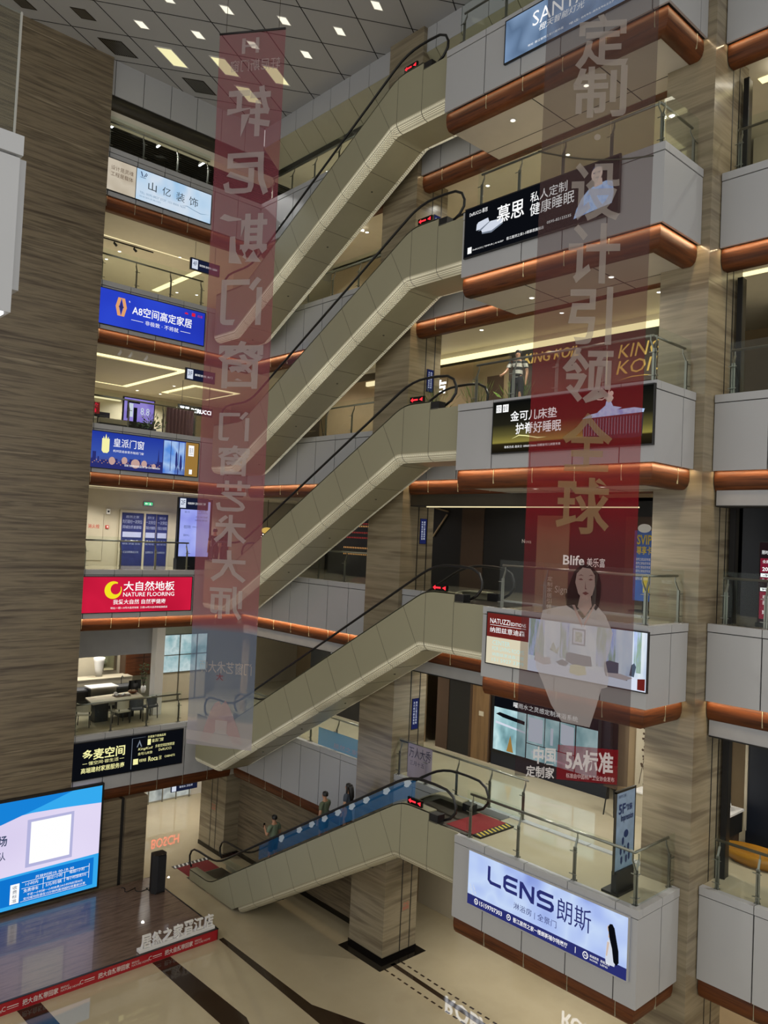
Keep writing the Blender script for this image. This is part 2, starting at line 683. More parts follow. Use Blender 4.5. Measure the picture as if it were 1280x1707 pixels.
def plan_sweep(mb, pts, prof, z, mi=0, smooth=True):
    """profile [(outward, dz)] carried along a plan polyline; outward is to the right of travel"""
    P2 = [Vector((p[0], p[1])) for p in pts]
    nr = []
    for i in range(len(P2) - 1):
        d = (P2[i + 1] - P2[i]).normalized()
        nr.append(Vector((d.y, -d.x)))
    rows = []
    for i, p in enumerate(P2):
        if i == 0: m = nr[0]
        elif i == len(P2) - 1: m = nr[-1]
        else:
            m = (nr[i - 1] + nr[i])
            m = m / m.dot(nr[i])
        rows.append([(p.x + m.x * c, p.y + m.y * c, z + b) for c, b in prof])
    n = len(prof)
    for i in range(len(P2) - 1):
        v = rows[i] + rows[i + 1]
        mb.add(v, [(k, k + 1, n + k + 1, n + k) for k in range(n - 1)], mi, smooth)
    mb.add(rows[0], [tuple(range(n))[::-1]], mi)
    mb.add(rows[-1], [tuple(range(n))], mi)
    return mb


WOODP = [(-0.10, 0.0), (-0.085, -0.05), (-0.075, -0.15), (-0.08, -0.25), (-0.11, -0.36), (-0.17, -0.43), (-0.22, -0.45), (-0.40, -0.45), (-0.40, 0.0)]
_tn = [0]


def fascia(runs, z, pd, cove, step=1.2, wood=True, first=0.0):
    """balcony front: grey panels with black joints, cap band, bullnose wood moulding.
    runs = plan polyline, outward to the right of travel"""
    _tn[0] += 1
    root = struct(thing('trim_%d' % _tn[0], '', '', (runs[0][0], runs[0][1], z)))
    del root['label'], root['category']
    pan, capb = MB(), MB()
    for (p, q) in zip(runs[:-1], runs[1:]):
        d = Vector((q[0] - p[0], q[1] - p[1], 0))
        L = d.length
        fr = Frame((p[0], p[1], z), d, (0, 0, 1), 1, 1)
        fbox(pan, fr, 0.01 if p == runs[0] else 0.1, L - 0.012, -pd + 0.01, -0.03, -0.09, -0.045, 1)
        cuts = [0.0]
        a = first or step
        while a < L - 0.3:
            cuts.append(a)
            a += step
        cuts.append(L)
        for i in range(len(cuts) - 1):
            g0 = (0.0 if p == runs[0] else 0.051) if i == 0 else 0.014
            g1 = 0.0 if i == len(cuts) - 2 else 0.014
            fbox(pan, fr, cuts[i] + g0, cuts[i + 1] - g1, -pd, -0.19, -0.05, 0.0)
            fbox(capb, fr, cuts[i] + (g0 * 0.6 if g0 < 0.05 else 0.165), cuts[i + 1] - g1 * 0.6, -0.17, 0.0, -0.16, 0.012) if g1 or q == runs[-1] else fbox(capb, fr, cuts[i] + g0 * 0.6, cuts[i + 1] + 0.012, -0.17, 0.0, -0.16, 0.012)
    pan.build('panel', ['panel', 'joint'], root)
    capb.build('cap_band', 'panel', root)
    if wood:
        w = MB()
        plan_sweep(w, runs, WOODP, z - pd)
        for (p, q) in zip(runs[:-1], runs[1:]):
            d = Vector((q[0] - p[0], q[1] - p[1], 0))
            fr = Frame((p[0], p[1], z - pd), d, (0, 0, 1), 1, 1)
            a = (first or step) + 0.02
            while a < d.length - 0.3:
                fbox(w, fr, a - 0.006, a + 0.006, -0.36, -0.02, -0.12, -0.074, 1)
                a += step
        w.build('wood_moulding', ['wood', 'soffit_metal'], root)
        if cove:
            for (p, q) in zip(runs[:-1], runs[1:]):
                d = Vector((q[0] - p[0], q[1] - p[1], 0)).normalized()
                n = Vector((d.y, -d.x, 0))
                a = Vector((p[0], p[1], z - pd - 0.008)) - n * 0.022 + d * 0.03
                b = Vector((q[0], q[1], z - pd - 0.008)) - n * 0.022 - d * 0.03
                strip_lamp(a, b, 0.025, COVE_W * cove * (b - a).length, (Vector((0, 0, -1)) - n * 0.20), (1.0, 0.74, 0.44))
    return root


# ---- ground floor with its granite inlays
fl = MB()
fl.box(-14, 26, -10, 48, -0.3, 0.0)
Z2 = 0.003
def inlay(pts, mi=1):
    fl.prism([(x, y, 0.0005) for x, y in pts], (0, 0, Z2), mi)
inlay([(11.33, 21.46), (11.90, 21.46), (12.06, 17.55), (11.85, 16.9), (11.6, 16.9), (11.39, 17.6)])
inlay([(7.55, 21.46), (8.15, 21.46), (8.35, 17.4), (7.75, 17.4)])
inlay([(13.55, 21.46), (13.72, 21.46), (13.75, 16.95), (14.35, 15.4), (14.05, 13.2), (13.35, 13.2), (13.40, 16.1)])
inlay([(16.82, 17.10), (16.98, 17.10), (16.70, 9.0), (16.52, 9.0)])
for i in range(26):
    for x in (16.48, 17.16):
        y = 17.0 - i * 0.28
        inlay([(x - i * 0.009, y), (x + 0.06 - i * 0.009, y), (x + 0.06 - i * 0.009, y - 0.15), (x - i * 0.009, y - 0.15)], 1)
inlay([(16.3, 18.95), (18.25, 18.95), (18.25, 17.0), (16.3, 17.0)], 2)
struct(fl.build('floor', ['marble_floor', 'inlay', 'black_stone']))

# ---- upper floors (slab with polished top and boarded underside)
for k in (2, 3, 4, 5, 6):
    zt, zb = CAP[k] - 0.03, CAP[k] - PD[k] - WD + 0.03
    s = MB()
    yb = BOX[k]
    for (x0, x1, y0, y1, m2) in ((5.5, 26, YF + 0.10, 38, 1), (XF + 0.45, 26, -3, YF + 0.10, 1), (XB + 0.20, XF + 0.45, YB + 0.10, yb, 2), (XF + 0.10, XF + 0.45, -3, YB + 0.10, 2), (XF + 0.10, XF + 0.45, yb, YF + 0.10, 2)):
        s.box(x0, x1, y0, y1, zt - 0.1, zt, 0)
        if y0 == YB + 0.10: y0 = YB + 0.26
        if y0 == YF + 0.10: y0 = YF + 0.26
        if x0 == XB + 0.20: x0 = XB + 0.26
        if x0 == XF + 0.10: x0 = XF + 0.26
        s.box(x0, x1, y0, y1, zb + (0.39 if m2 == 1 and x0 > 10 else 0), zt - 0.1, m2)
    if k > 3:                                             # board joints under the balcony
        for y in (9.9, 11.8):
            s.box(XB + 0.35, XF + 0.45, y - 0.012, y + 0.012, zb - 0.004, zb, 3)
        s.box(16.48, 16.50, YB + 0.2, yb, zb - 0.004, zb, 3)
    struct(s.build('floor', ['upper_floor', 'ceiling_in', 'soffit', 'joint']))

# ---- balcony fronts
for k in (2, 3, 4, 5, 6):
    z, pd = CAP[k], PD[k]
    lit_l = {2: 0, 3: 1.0, 4: 0.55, 5: 0.55, 6: 0.12}[k]
    lit_r = {2: 0, 3: 0.35, 4: 1.0, 5: 1.0, 6: 0.25}[k]
    fascia([(5.5, YF), (16.84, YF)], z, pd, lit_l, 1.03, first=0.05 + 5.1)
    fascia([(XF, YF - 0.02), (XF, PC[3] + 0.01)], z, pd, {2: 0, 3: 1.1, 4: 0.8, 5: 0.8, 6: 0.1}[k], 1.08)
    fascia([(XF, PC[2] - 0.01), (XF, PR[3] + 0.02)], z, pd, {2: 0, 3: 0.3, 4: 0.9, 5: 0.9, 6: 0.3}[k], 1.2, first=0.8)
    fascia([(XF, PR[2] - 0.02), (XF, -3.0)], z, pd, {2: 0, 3: 0.7, 4: 0.8, 5: 0.8, 6: 0.5}[k], 0.86, first=1.15)
    fascia([(XB, BOX[k]), (XB, YB), (PR[0] - 0.01, YB)], z, pd, lit_r, 1.15, first={2: 0.95, 3: 0.95, 4: 1.15, 5: 1.9, 6: 1.35}[k])

# ---- pillars
def pillar(x0, x1, y0, y1, z0, z1, grooves, m, base=True):
    mb = MB()
    mb.box(x0, x1, y0, y1, z0, z1)
    for fx in grooves:                                    # dark metal strips let into the face towards the atrium
        mb.box(fx - 0.018, fx + 0.018, y0 - 0.004, y0 + 0.02, z0, z1, 1)
    if base:
        mb.box(x0 - 0.02, x1 + 0.02, y0 - 0.02, y1 + 0.02, z0, z0 + 0.12, 2)
    return struct(mb.build('wall_pillar', [m, 'black', 'black_stone']))
pillar(*PC, 0, CEIL, (17.42, 17.82), 'stone_light')
pillar(*PR, 0, CEIL, (17.3, 17.62), 'stone_light')
mb = MB()
mb.box(16.85, 17.6, 26.72, 28.6, 0, 3.3)
for y in (27.35, 27.75):
    mb.box(16.846, 16.87, y - 0.02, y + 0.02, 0, 3.3, 1)
mb.box(16.82, 17.6, 26.70, 28.6, 0, 0.15, 2)
struct(mb.build('wall_pillar', ['stone_light', 'black', 'black_stone']))

# ---- big stone wall on the left and the ground floor stone
sw = MB()
sw.box(-3, 10.56, 26.27, 26.95, 0, CEIL)
struct(sw.build('wall_left', 'stone'))
sw = MB()
sw.box(10.56, 12.36, 26.27, 26.8, 0, 3.24)
sw.box(12.36, 12.50, 26.34, 26.8, 0, 3.24, 1)
sw.box(12.50, 13.30, 26.20, 26.8, 0, 3.24)
struct(sw.build('wall_left', ['stone', 'dark_wall']))
sw = MB()
sw.box(17.48, 17.8, 18.9, 26.75, 0, 3.6)
struct(sw.build('wall_right', 'stone'))
bb = MB()
bb.box(17.44, 17.5, 18.9, 26.70, 0, 0.16)
struct(bb.build('baseboard_right', 'black_stone'))

# ---- walls behind the walkways
def wall(name, m, x0, x1, y0, y1, z0, z1):
    b = MB()
    b.box(x0, x1, y0, y1, z0, z1)
    return struct(b.build(name, m))
BACK = {2: (31.6, 'cream'), 3: (29.75, 'cream'), 4: (35.6, 'cream'), 5: (35.6, 'cream'), 6: (33.0, 'dark_wall')}
for k in (2, 3, 4, 5, 6):
    z0, z1 = CAP[k] - 0.03, ceil_z(k)
    y, m = BACK[k]
    wall('wall_back', m, 5.5, 24, y, y + 0.2, z0, z1)
    wall('wall_end', {2: 'tan', 3: 'dark_wall', 4: 'tan', 5: 'cream', 6: 'cream'}[k], 23.6, 23.8, -3, y, z0, z1)
wall('wall_back', 'white_wall', 8, 26, 34, 34.2, 0, 3.3)
wall('wall_end', 'cream', 20.4, 20.6, 17.75, 19.5, 0, 3.3)
wall('wall_end', 'tan', 20.4, 20.6, 19.5, 26.7, 0, 3.3)
wall('wall_end', 'tan', 20.4, 20.6, 0, 10.0, 0, 3.3)
wall('wall_end', 'cream', 23.6, 23.8, 10.0, 17.7, 0, 3.3)
wall('wall_shop', 'dark_wall', 20.42, 20.55, 10.0, 17.75, 2.3, 3.6)
# ground floor ceiling soffit is the underside of level two

# ---- top bulkheads and the ceiling
tb = MB()
fr = Frame((5.5, YF, CEIL), (1, 0, 0), (0, 0, 1), 1, 1)
x = 5.2
cut = [0, 5.2, 6.25, 7.3, 8.35, 9.4, 10.45, 11.34]
for i in range(len(cut) - 1):
    fbox(tb, fr, cut[i] + 0.012, cut[i + 1] - 0.012, -1.22, 0, -0.05, 0)
fbox(tb, fr, 0, 11.34, -1.22, 0, -0.1, -0.045, 1)
struct(tb.build('trim_top', ['panel', 'joint']))
tb = MB()
plan_sweep(tb, [(5.5, YF), (16.8, YF)], [(-0.05, 0), (0.0, -0.1), (0.02, -0.25), (-0.02, -0.42), (-0.1, -0.5), (-0.5, -0.5), (-0.5, 0)], CEIL - 1.22)
struct(tb.build('trim_top', 'dark_steel'))
tb = MB()
tb.box(5.5, 17.5, YF + 0.12, YF + 0.6, CEIL - 2.0, CEIL - 1.72)
struct(tb.build('trim_top', 'ceiling_in'))
tb = MB()
fr = Frame((XF, YF, CEIL), (0, -1, 0), (0, 0, 1), 1, 1)
a = 0.0
while a < 29:
    fbox(tb, fr, a + 0.012, a + 1.04, -0.78, 0, -0.05, 0)
    y = YF - a
    tb.prism([(XF, y - 0.012, CEIL - 0.79), (XF, y - 1.04, CEIL - 0.79), (XF + 0.75, y - 1.04, CEIL - 1.45), (XF + 0.75, y - 0.012, CEIL - 1.45)], (0.03, 0, 0.03), 2)
    a += 1.05
fbox(tb, fr, 0, 29, -0.78, 0, -0.1, -0.045, 1)
tb.prism([(XF + 0.05, YF, CEIL - 0.75), (XF + 0.05, -3, CEIL - 0.75), (XF + 0.8, -3, CEIL - 1.40), (XF + 0.8, YF, CEIL - 1.40)], (0.03, 0, 0.03), 1)
tb.box(XF + 0.72, XF + 0.85, -3, YF, CEIL - 1.62, CEIL - 1.40, 3)
struct(tb.build('trim_top', ['panel', 'joint', 'soffit_metal', 'dark_steel']))

ce = MB()
ce.box(-6, XF + 0.05, -4, YF + 0.05, CEIL, CEIL + 0.3)
A_, B_ = Vector((1.535, -0.88)), Vector((1.535, 0.88))
N0 = Vector((10.40, 24.78))
def clip_line(p, d):
    lo, hi = -60.0, 60.0
    for i, (mn, mx) in enumerate(((-6, XF + 0.02), (-4, YF + 0.02))):
        if abs(d[i]) < 1e-9: continue
        t0, t1 = (mn - p[i]) / d[i], (mx - p[i]) / d[i]
        if t0 > t1: t0, t1 = t1, t0
        lo, hi = max(lo, t0), min(hi, t1)
    return (lo, hi) if hi > lo else None
for d, e in ((A_, B_), (B_, A_)):
    for i in range(-22, 23):
        p = N0 + e * i
        c = clip_line(p, d)
        if c:
            q0, q1 = p + d * c[0], p + d * c[1]
            ce.bar((q0.x, q0.y, CEIL - 0.001), (q1.x, q1.y, CEIL - 0.001), 0.028, 0.01, 1)
struct(ce.build('ceiling', ['ceiling', 'joint']))
wall('ceiling', 'ceiling_dark', 5.5, 26, YF + 0.6, 33, 28.25, 28.5)
sl = MB()
for i in range(34):
    y = 27.1 + i * 0.17
    sl.box(5.6, 20, y, y + 0.05, 28.13, 28.25)
struct(sl.build('ceiling', 'dark_steel'))
wall('ceiling', 'ceiling_in', XF + 0.85, 26, -3, YF + 0.6, CEIL - 1.62, CEIL - 1.5)

# ================================================================== escalators
EX0, EX1 = 14.85, 16.42
SL = math.tan(math.radians(30))


def offset_path(yk, C, Cl, up, lo, y0, y1, round_k=0.35):
    """height path: level at C+up, 30 degree incline, level at Cl+lo"""
    zU, zL = C + up, Cl + lo
    yl = yk + (zU - zL) / SL
    p = [(y0, zU), (yk - round_k, zU)]
    for t in (0.25, 0.5, 0.75):
        a, b, c = (yk - round_k, zU), (yk, zU), (yk + round_k * 0.87, zU - round_k * 0.87 * SL)
        p.append(tuple((1 - t) ** 2 * a[i] + 2 * t * (1 - t) * b[i] + t * t * c[i] for i in (0, 1)))
    p.append((yk + round_k * 0.87, zU - round_k * 0.87 * SL))
    if zU - zL > 0.5:
        p.append((yl - round_k * 0.87, zL + round_k * 0.87 * SL))
        for t in (0.25, 0.5, 0.75):
            a, b, c = (yl - round_k * 0.87, zL + round_k * 0.87 * SL), (yl, zL), (yl + round_k, zL)
            p.append(tuple((1 - t) ** 2 * a[i] + 2 * t * (1 - t) * b[i] + t * t * c[i] for i in (0, 1)))
        p.append((yl + round_k, zL))
        p.append((y1, zL))
    return p


def z_at(path, y):
    for (a, b), (c, d) in zip(path[:-1], path[1:]):
        if a - 1e-9 <= y <= c + 1e-9:
            return b + (d - b) * (y - a) / max(1e-9, c - a)
    return path[0][1] if y < path[0][0] else path[-1][1]


def escalator(name_label, yk, C, Cl, ybox, led, ground=False):
    rt = thing('escalator', name_label, 'escalator', (15.6, yk, C), 'escalators stacked along the right side of the atrium')
    yl = yk + (C - Cl) / SL
    yend = yl + (1.05 if ground else 1.6)
    if not ground: yend = min(yend, YF - 0.06)
    dk = yk - 1.0                                   # where the high deck stops and the plain landing side starts
    top = offset_path(yk, C, Cl, 0.22, 0.42, dk, yend)
    bot = offset_path(yk + 0.2, C, Cl, -1.13, -1.13, ybox, yend, 0.12)
    if ground:
        bot = [(y, max(0.06, z)) for y, z in bot]
        cut = yk + 0.2 + (C - 1.13 - 0.06) / SL
        bot = [p for p in bot if p[0] < cut - 0.5] + [(cut - 0.36, 0.06 + 0.36 * SL), (cut, 0.06), (yend, 0.06)]
    # outer and inner side cladding
    for x0, x1, nm in ((EX0, EX0 + 0.04, 'outer'), (EX1 - 0.04, EX1, 'inner')):
        ys = sorted(set([round(p[0], 4) for p in top + bot] + [dk]))
        c = MB()
        for a, b in zip(ys[:-1], ys[1:]):
            if b - a < 1e-3: continue
            m = (a + b) / 2
            ta, tb_ = (C, C) if m < dk else (z_at(top, a), z_at(top, b))
            ba, bb_ = z_at(bot, a), z_at(bot, b)
            c.prism([(x0, a, ba), (x0, b, bb_), (x0, b, tb_), (x0, a, ta)], (x1 - x0, 0, 0))
        if nm == 'outer':                           # panel joints, square to the slope
            for yj in (dk, yk - 0.0):
                zt = C + 0.2
                c.box(x0 - 0.002, x0 + 0.01, yj - 0.006, yj + 0.006, z_at(bot, yj), zt - (0.2 if yj == dk else 0), 1)
            j = 0
            while True:
                yb_ = yk + 0.30 + j * 1.055
                zb_ = z_at(bot, yb_)
                # foot on the bottom line, head where the square line meets the top line
                yt_, zt_ = yb_, zb_
                for s in range(240):
                    yt_ += 0.5 * 0.01
                    zt_ += 0.866 * 0.01
                    if zt_ >= z_at(top, yt_): break
                if yt_ > yl + 0.2 or zb_ < 0.1: break
                c.prism([(x0 - 0.002, yb_ - 0.006, zb_), (x0 - 0.002, yb_ + 0.006, zb_), (x0 - 0.002, yt_ + 0.006, zt_), (x0 - 0.002, yt_ - 0.006, zt_)], (0.01, 0, 0), 1)
                j += 1
            c.box(x0 - 0.002, x0 + 0.02, dk - 0.30, dk - 0.02, C - 0.01, C + 0.02, 1)
        c.build('side_cladding', ['cladding', 'cladding_joint'], rt)
    # deck that carries the glass
    dk_mb = MB()
    for x0 in (EX0, EX1 - 0.30):
        dk_mb.sweep([(x0, -0.03), (x0 + 0.30, -0.03), (x0 + 0.30, 0.004), (x0, 0.004)], top)
    dk_mb.build('deck', 'cladding', rt)
    # underside and the lit perforated corner trims
    fl0 = [p for p in bot if not ground or p[1] > 0.25]
    sf = MB()
    sf.sweep([(EX0 + 0.26, -0.24), (EX1 - 0.26, -0.24), (EX1 - 0.26, -0.16), (EX0 + 0.26, -0.16)], fl0)
    j = 0
    while True:
        y = yk + 0.30 + j * 1.055
        if y > fl0[-1][0] - 0.1: break
        z = z_at(bot, y) - 0.242
        sf.bar((EX0 + 0.2, y, z), (EX1 - 0.2, y, z), 0.012, 0.006, 1)
        if j % 2 == 1: sf.disc(((EX0 + EX1) / 2, y + 0.5, z_at(bot, y + 0.5) - 0.238), (0, 0, -1), 0.03, 0.02, 10, 1)
        j += 1
    if not ground: sf.box(EX0 + 0.1, EX1 - 0.1, yend - 0.04, yend, Cl - 1.3, Cl - 0.1)
    sf.build('underside', ['soffit_metal', 'cladding_joint'], rt)
    for sgn, xe in ((1, EX0), (-1, EX1)):
        st = MB()
        pr = [(xe + sgn * 0.26 * (1 - math.cos(t * math.pi / 2 / 5)), -0.24 * math.sin(t * math.pi / 2 / 5)) for t in range(6)]
        st.sweep(pr, fl0, closed=False, smooth=True)
        j = 0
        while True:
            y = yk + 0.30 + j * 1.055
            if y > fl0[-1][0] - 0.1: break
            z = z_at(bot, y)
            for (xa, za), (xb, zb) in zip(pr[:-1], pr[1:]):
                st.bar((xa, y + za * 0.3, z + za - za * 0.3 * SL), (xb, y + zb * 0.3, z + zb - zb * 0.3 * SL), 0.010, 0.006, 1)
            j += 1
        for y in (yk - 1.0, yk - 0.0):
            z = z_at(bot, y)
            for (xa, za), (xb, zb) in zip(pr[:-1], pr[1:]):
                st.bar((xa, y, z + za), (xb, y, z + zb), 0.016, 0.008, 1)
        st.build('corner_trim', [led, 'cladding_joint'], rt)
    # steps and landing plates
    sp = MB()
    n = int((C - Cl) / 0.2)
    run = (yl - yk) / n
    rise = (C - Cl) / n
    for i in range(n):
        y = yk + i * run
        z = C - (i + 1) * rise
        sp.box(EX0 + 0.30, EX1 - 0.30, y, y + run + 0.02, z - 0.25, z)
        sp.box(EX0 + 0.30, EX1 - 0.30, y + run - 0.02, y + run + 0.015, z - 0.004, z + 0.004, 1)
    sp.build('steps', ['dark_steel', 'yellow'], rt)
    for (a, b, z) in ((ybox - 0.2, yk, C), (yl, yend + (0.0 if not ground else 0.3), Cl)):
        lp = MB()
        lp.box(EX0 + 0.05, EX1 - 0.05, a, b, z - 0.05, z + 0.005)
        lp.build('landing_plate', ['dark_steel', 'red_carpet'], rt)
    # handrails and glass
    for side, xc in ((0, EX0 + 0.15), (1, EX1 - 0.15)):
        hp = offset_path(yk - 0.15, C, Cl, 0.90, 1.12, yk - 1.05, yl + 0.7, 0.55)
        loop_u = [(yk - 1.42, C + 0.10), (yk - 1.62, C + 0.20), (yk - 1.77, C + 0.38), (yk - 1.78, C + 0.55), (yk - 1.68, C + 0.75), (yk - 1.45, C + 0.87)]
        e = yl + 0.7
        loop_l = [(e + 0.35, Cl + 1.09), (e + 0.55, Cl + 0.98), (e + 0.66, Cl + 0.78), (e + 0.64, Cl + 0.55), (e + 0.50, Cl + 0.42)]
        path = loop_u + hp + loop_l
        if not ground:
            path = [p for p in path if p[0] < YF - 0.15]
        h = MB()
        h.tube([(xc, y, z) for y, z in path], 0.036, 8)
        h.build('handrail', 'rubber', rt)
        g = MB()
        up = [p for p in path if p[0] >= yk - 1.78]
        lowp = [(y, z_at(top, y) if y >= dk else C + 0.05) for y in [yk - 1.4, dk - 0.01, dk, yk - 0.3, yk, yk + 0.4] + [yk + 0.4 + (yl - yk) * i / 8 for i in range(1, 9)] + [min(e + 0.4, path[-1][0])]]
        lowp = sorted(lowp)
        for a, b in zip(sorted(set(p[0] for p in hp))[:-1], sorted(set(p[0] for p in hp))[1:]):
            if b > path[-1][0]: break
            la = z_at(top, a) if a >= dk else C
            lb = z_at(top, b) if b > dk else C
            g.add([(xc, a, la), (xc, b, lb), (xc, b, z_at(hp, b) - 0.03), (xc, a, z_at(hp, a) - 0.03)], [(0, 1, 2, 3)])
        pu = loop_u + [(yk - 1.05, C + 0.88)]
        g.add([(xc, yk - 1.05, C)] + [(xc, y, z) for y, z in pu[::-1]], [tuple(range(len(pu) + 1))])
        if ground:
            pl_ = [(e, Cl + 1.1)] + loop_l
            g.add([(xc, e, Cl + 0.42)] + [(xc, y, z) for y, z in pl_], [tuple(range(len(pl_) + 1))])
        g.build('glass_balustrade', 'glass_clear', rt)
    # dark end box and the red arrow display on the outer deck
    b = MB()
    b.box(EX0 + 0.02, EX0 + 0.28, dk - 0.30, dk - 0.01, C, C + 0.2)
    b.build('end_housing', 'black', rt)
    b = MB()
    b.box(EX1 - 0.28, EX1 - 0.02, dk - 0.30, dk - 0.01, C, C + 0.2)
    b.build('end_housing', 'black', rt)
    s = MB()
    s.box(EX0 + 0.02, EX0 + 0.08, yk - 0.72, yk - 0.20, C + 0.23, C + 0.40)
    sg = s.build('direction_display', 'black_gloss', rt)
    fr = FX(yk - 0.20, yk - 0.72, C + 0.23, C + 0.40, EX0 + 0.018)
    a = MB()
    a.poly(fr, [(0.06, 0.5), (0.22, 0.85), (0.22, 0.62), (0.58, 0.62), (0.58, 0.38), (0.22, 0.38), (0.22, 0.15)], 0, 0.003)
    a.poly(fr, [(0.70, 0.5), (0.92, 0.8), (0.92, 0.2)], 0, 0.003)
    a.build('arrow', 'red_led', sg, 'glowing red arrow')
    return rt, yl


ESC = {}
ESC[6] = escalator('topmost escalator, rising to the balcony with the pale blue lighting billboard', 16.40, CAP[6], CAP[5], BOX[6], 'led2')
ESC[5] = escalator('second escalator from the top, ending beside the black mattress billboard with a man', 15.55, CAP[5], CAP[4], BOX[5], 'led2')
ESC[4] = escalator('middle escalator, ending beside the dark billboard with a dancer on a mattress', 15.55, CAP[4], CAP[3], BOX[4], 'led1')
ESC[3] = escalator('escalator just above the lowest one, ending beside the living room billboard', 14.40, CAP[3], CAP[2], BOX[3], 'led1')
ESC[2] = escalator('lowest escalator from the ground floor, with blue film on its glass and riders', 14.95, CAP[2], 0.0, BOX[2], 'led0', True)
# lift the red mat and hatched floor mark at the foot of the lowest escalator
yl = ESC[2][1]
mt = MB()
mt.box(15.0, 16.3, yl + 1.38, yl + 2.25, 0.001, 0.012)
mt.box(14.9, 16.4, yl + 2.25, yl + 2.5, 0.001, 0.01, 1)
for i in range(9):
    x = 14.93 + i * 0.165
    mt.prism([(x, yl + 2.27, 0.0105), (x + 0.07, yl + 2.27, 0.0105), (x + 0.13, yl + 2.48, 0.0105), (x + 0.06, yl + 2.48, 0.0105)], (0, 0, 0.002), 2)
tag(mt.build('floor_mat', ['red_carpet', 'black', 'white']), 'red mat with a hatched edge at the foot of the lowest escalator', 'mat')
mt = MB()
ZM = CAP[2] + 0.006
mt.box(15.05, 16.35, 12.62, 13.5, ZM, ZM + 0.01)
mt.box(15.05, 16.35, 12.38, 12.62, ZM - 0.045, ZM + 0.009, 1)
for i in range(9):
    x = 15.08 + i * 0.14
    mt.prism([(x, 12.40, ZM + 0.0095), (x + 0.05, 12.40, ZM + 0.0095), (x + 0.11, 12.60, ZM + 0.0095), (x + 0.06, 12.60, ZM + 0.0095)], (0, 0, 0.002), 2)
tag(mt.build('floor_mat', ['red_carpet', 'black', 'yellow']), 'red mat with a yellow hatched edge behind the top of the lowest escalator', 'mat')

# blue translucent advertising film on the lowest escalator's near glass
rt = ESC[2][0]
hpath = offset_path(14.8, CAP[2], 0, 0.90, 1.12, 13.9, yl + 0.7, 0.55)
fm, wm = MB(), MB()
M['film'] = gauze('blue_film', 0.5, col='2f7fc4', trans=0.6)
M['film_white'] = gauze('white_film', 0.75, col='e8f2fa', trans=0.5)
xf = EX0 + 0.15 - 0.008
ys = [14.6 + i * 0.25 for i in range(29)]
for a, b in zip(ys[:-1], ys[1:]):
    fm.add([(xf, a, z_at(hpath, a) - 0.52), (xf, b, z_at(hpath, b) - 0.52), (xf, b, z_at(hpath, b) - 0.05), (xf, a, z_at(hpath, a) - 0.05)], [(0, 1, 2, 3)])
for i, y in enumerate((14.9, 15.7, 16.5, 17.1, 17.7, 18.3, 18.9, 19.5, 20.4)):
    z = z_at(hpath, y) - 0.12
    n = 10
    wm.prism([(xf - 0.003, y + 0.16 * math.cos(k * 2 * math.pi / n) * (1 if k % 2 else 0.7), z + (0.10 if i < 8 else 0.14) * math.sin(k * 2 * math.pi / n) - 0.577 * 0.16 * math.cos(k * 2 * math.pi / n) * 0.6) for k in range(n)], (0.001, 0, 0))
ff = fm.build('blue_film', 'film', rt, 'blue translucent advertising film')
wm.build('film_graphics', 'film_white', ff)


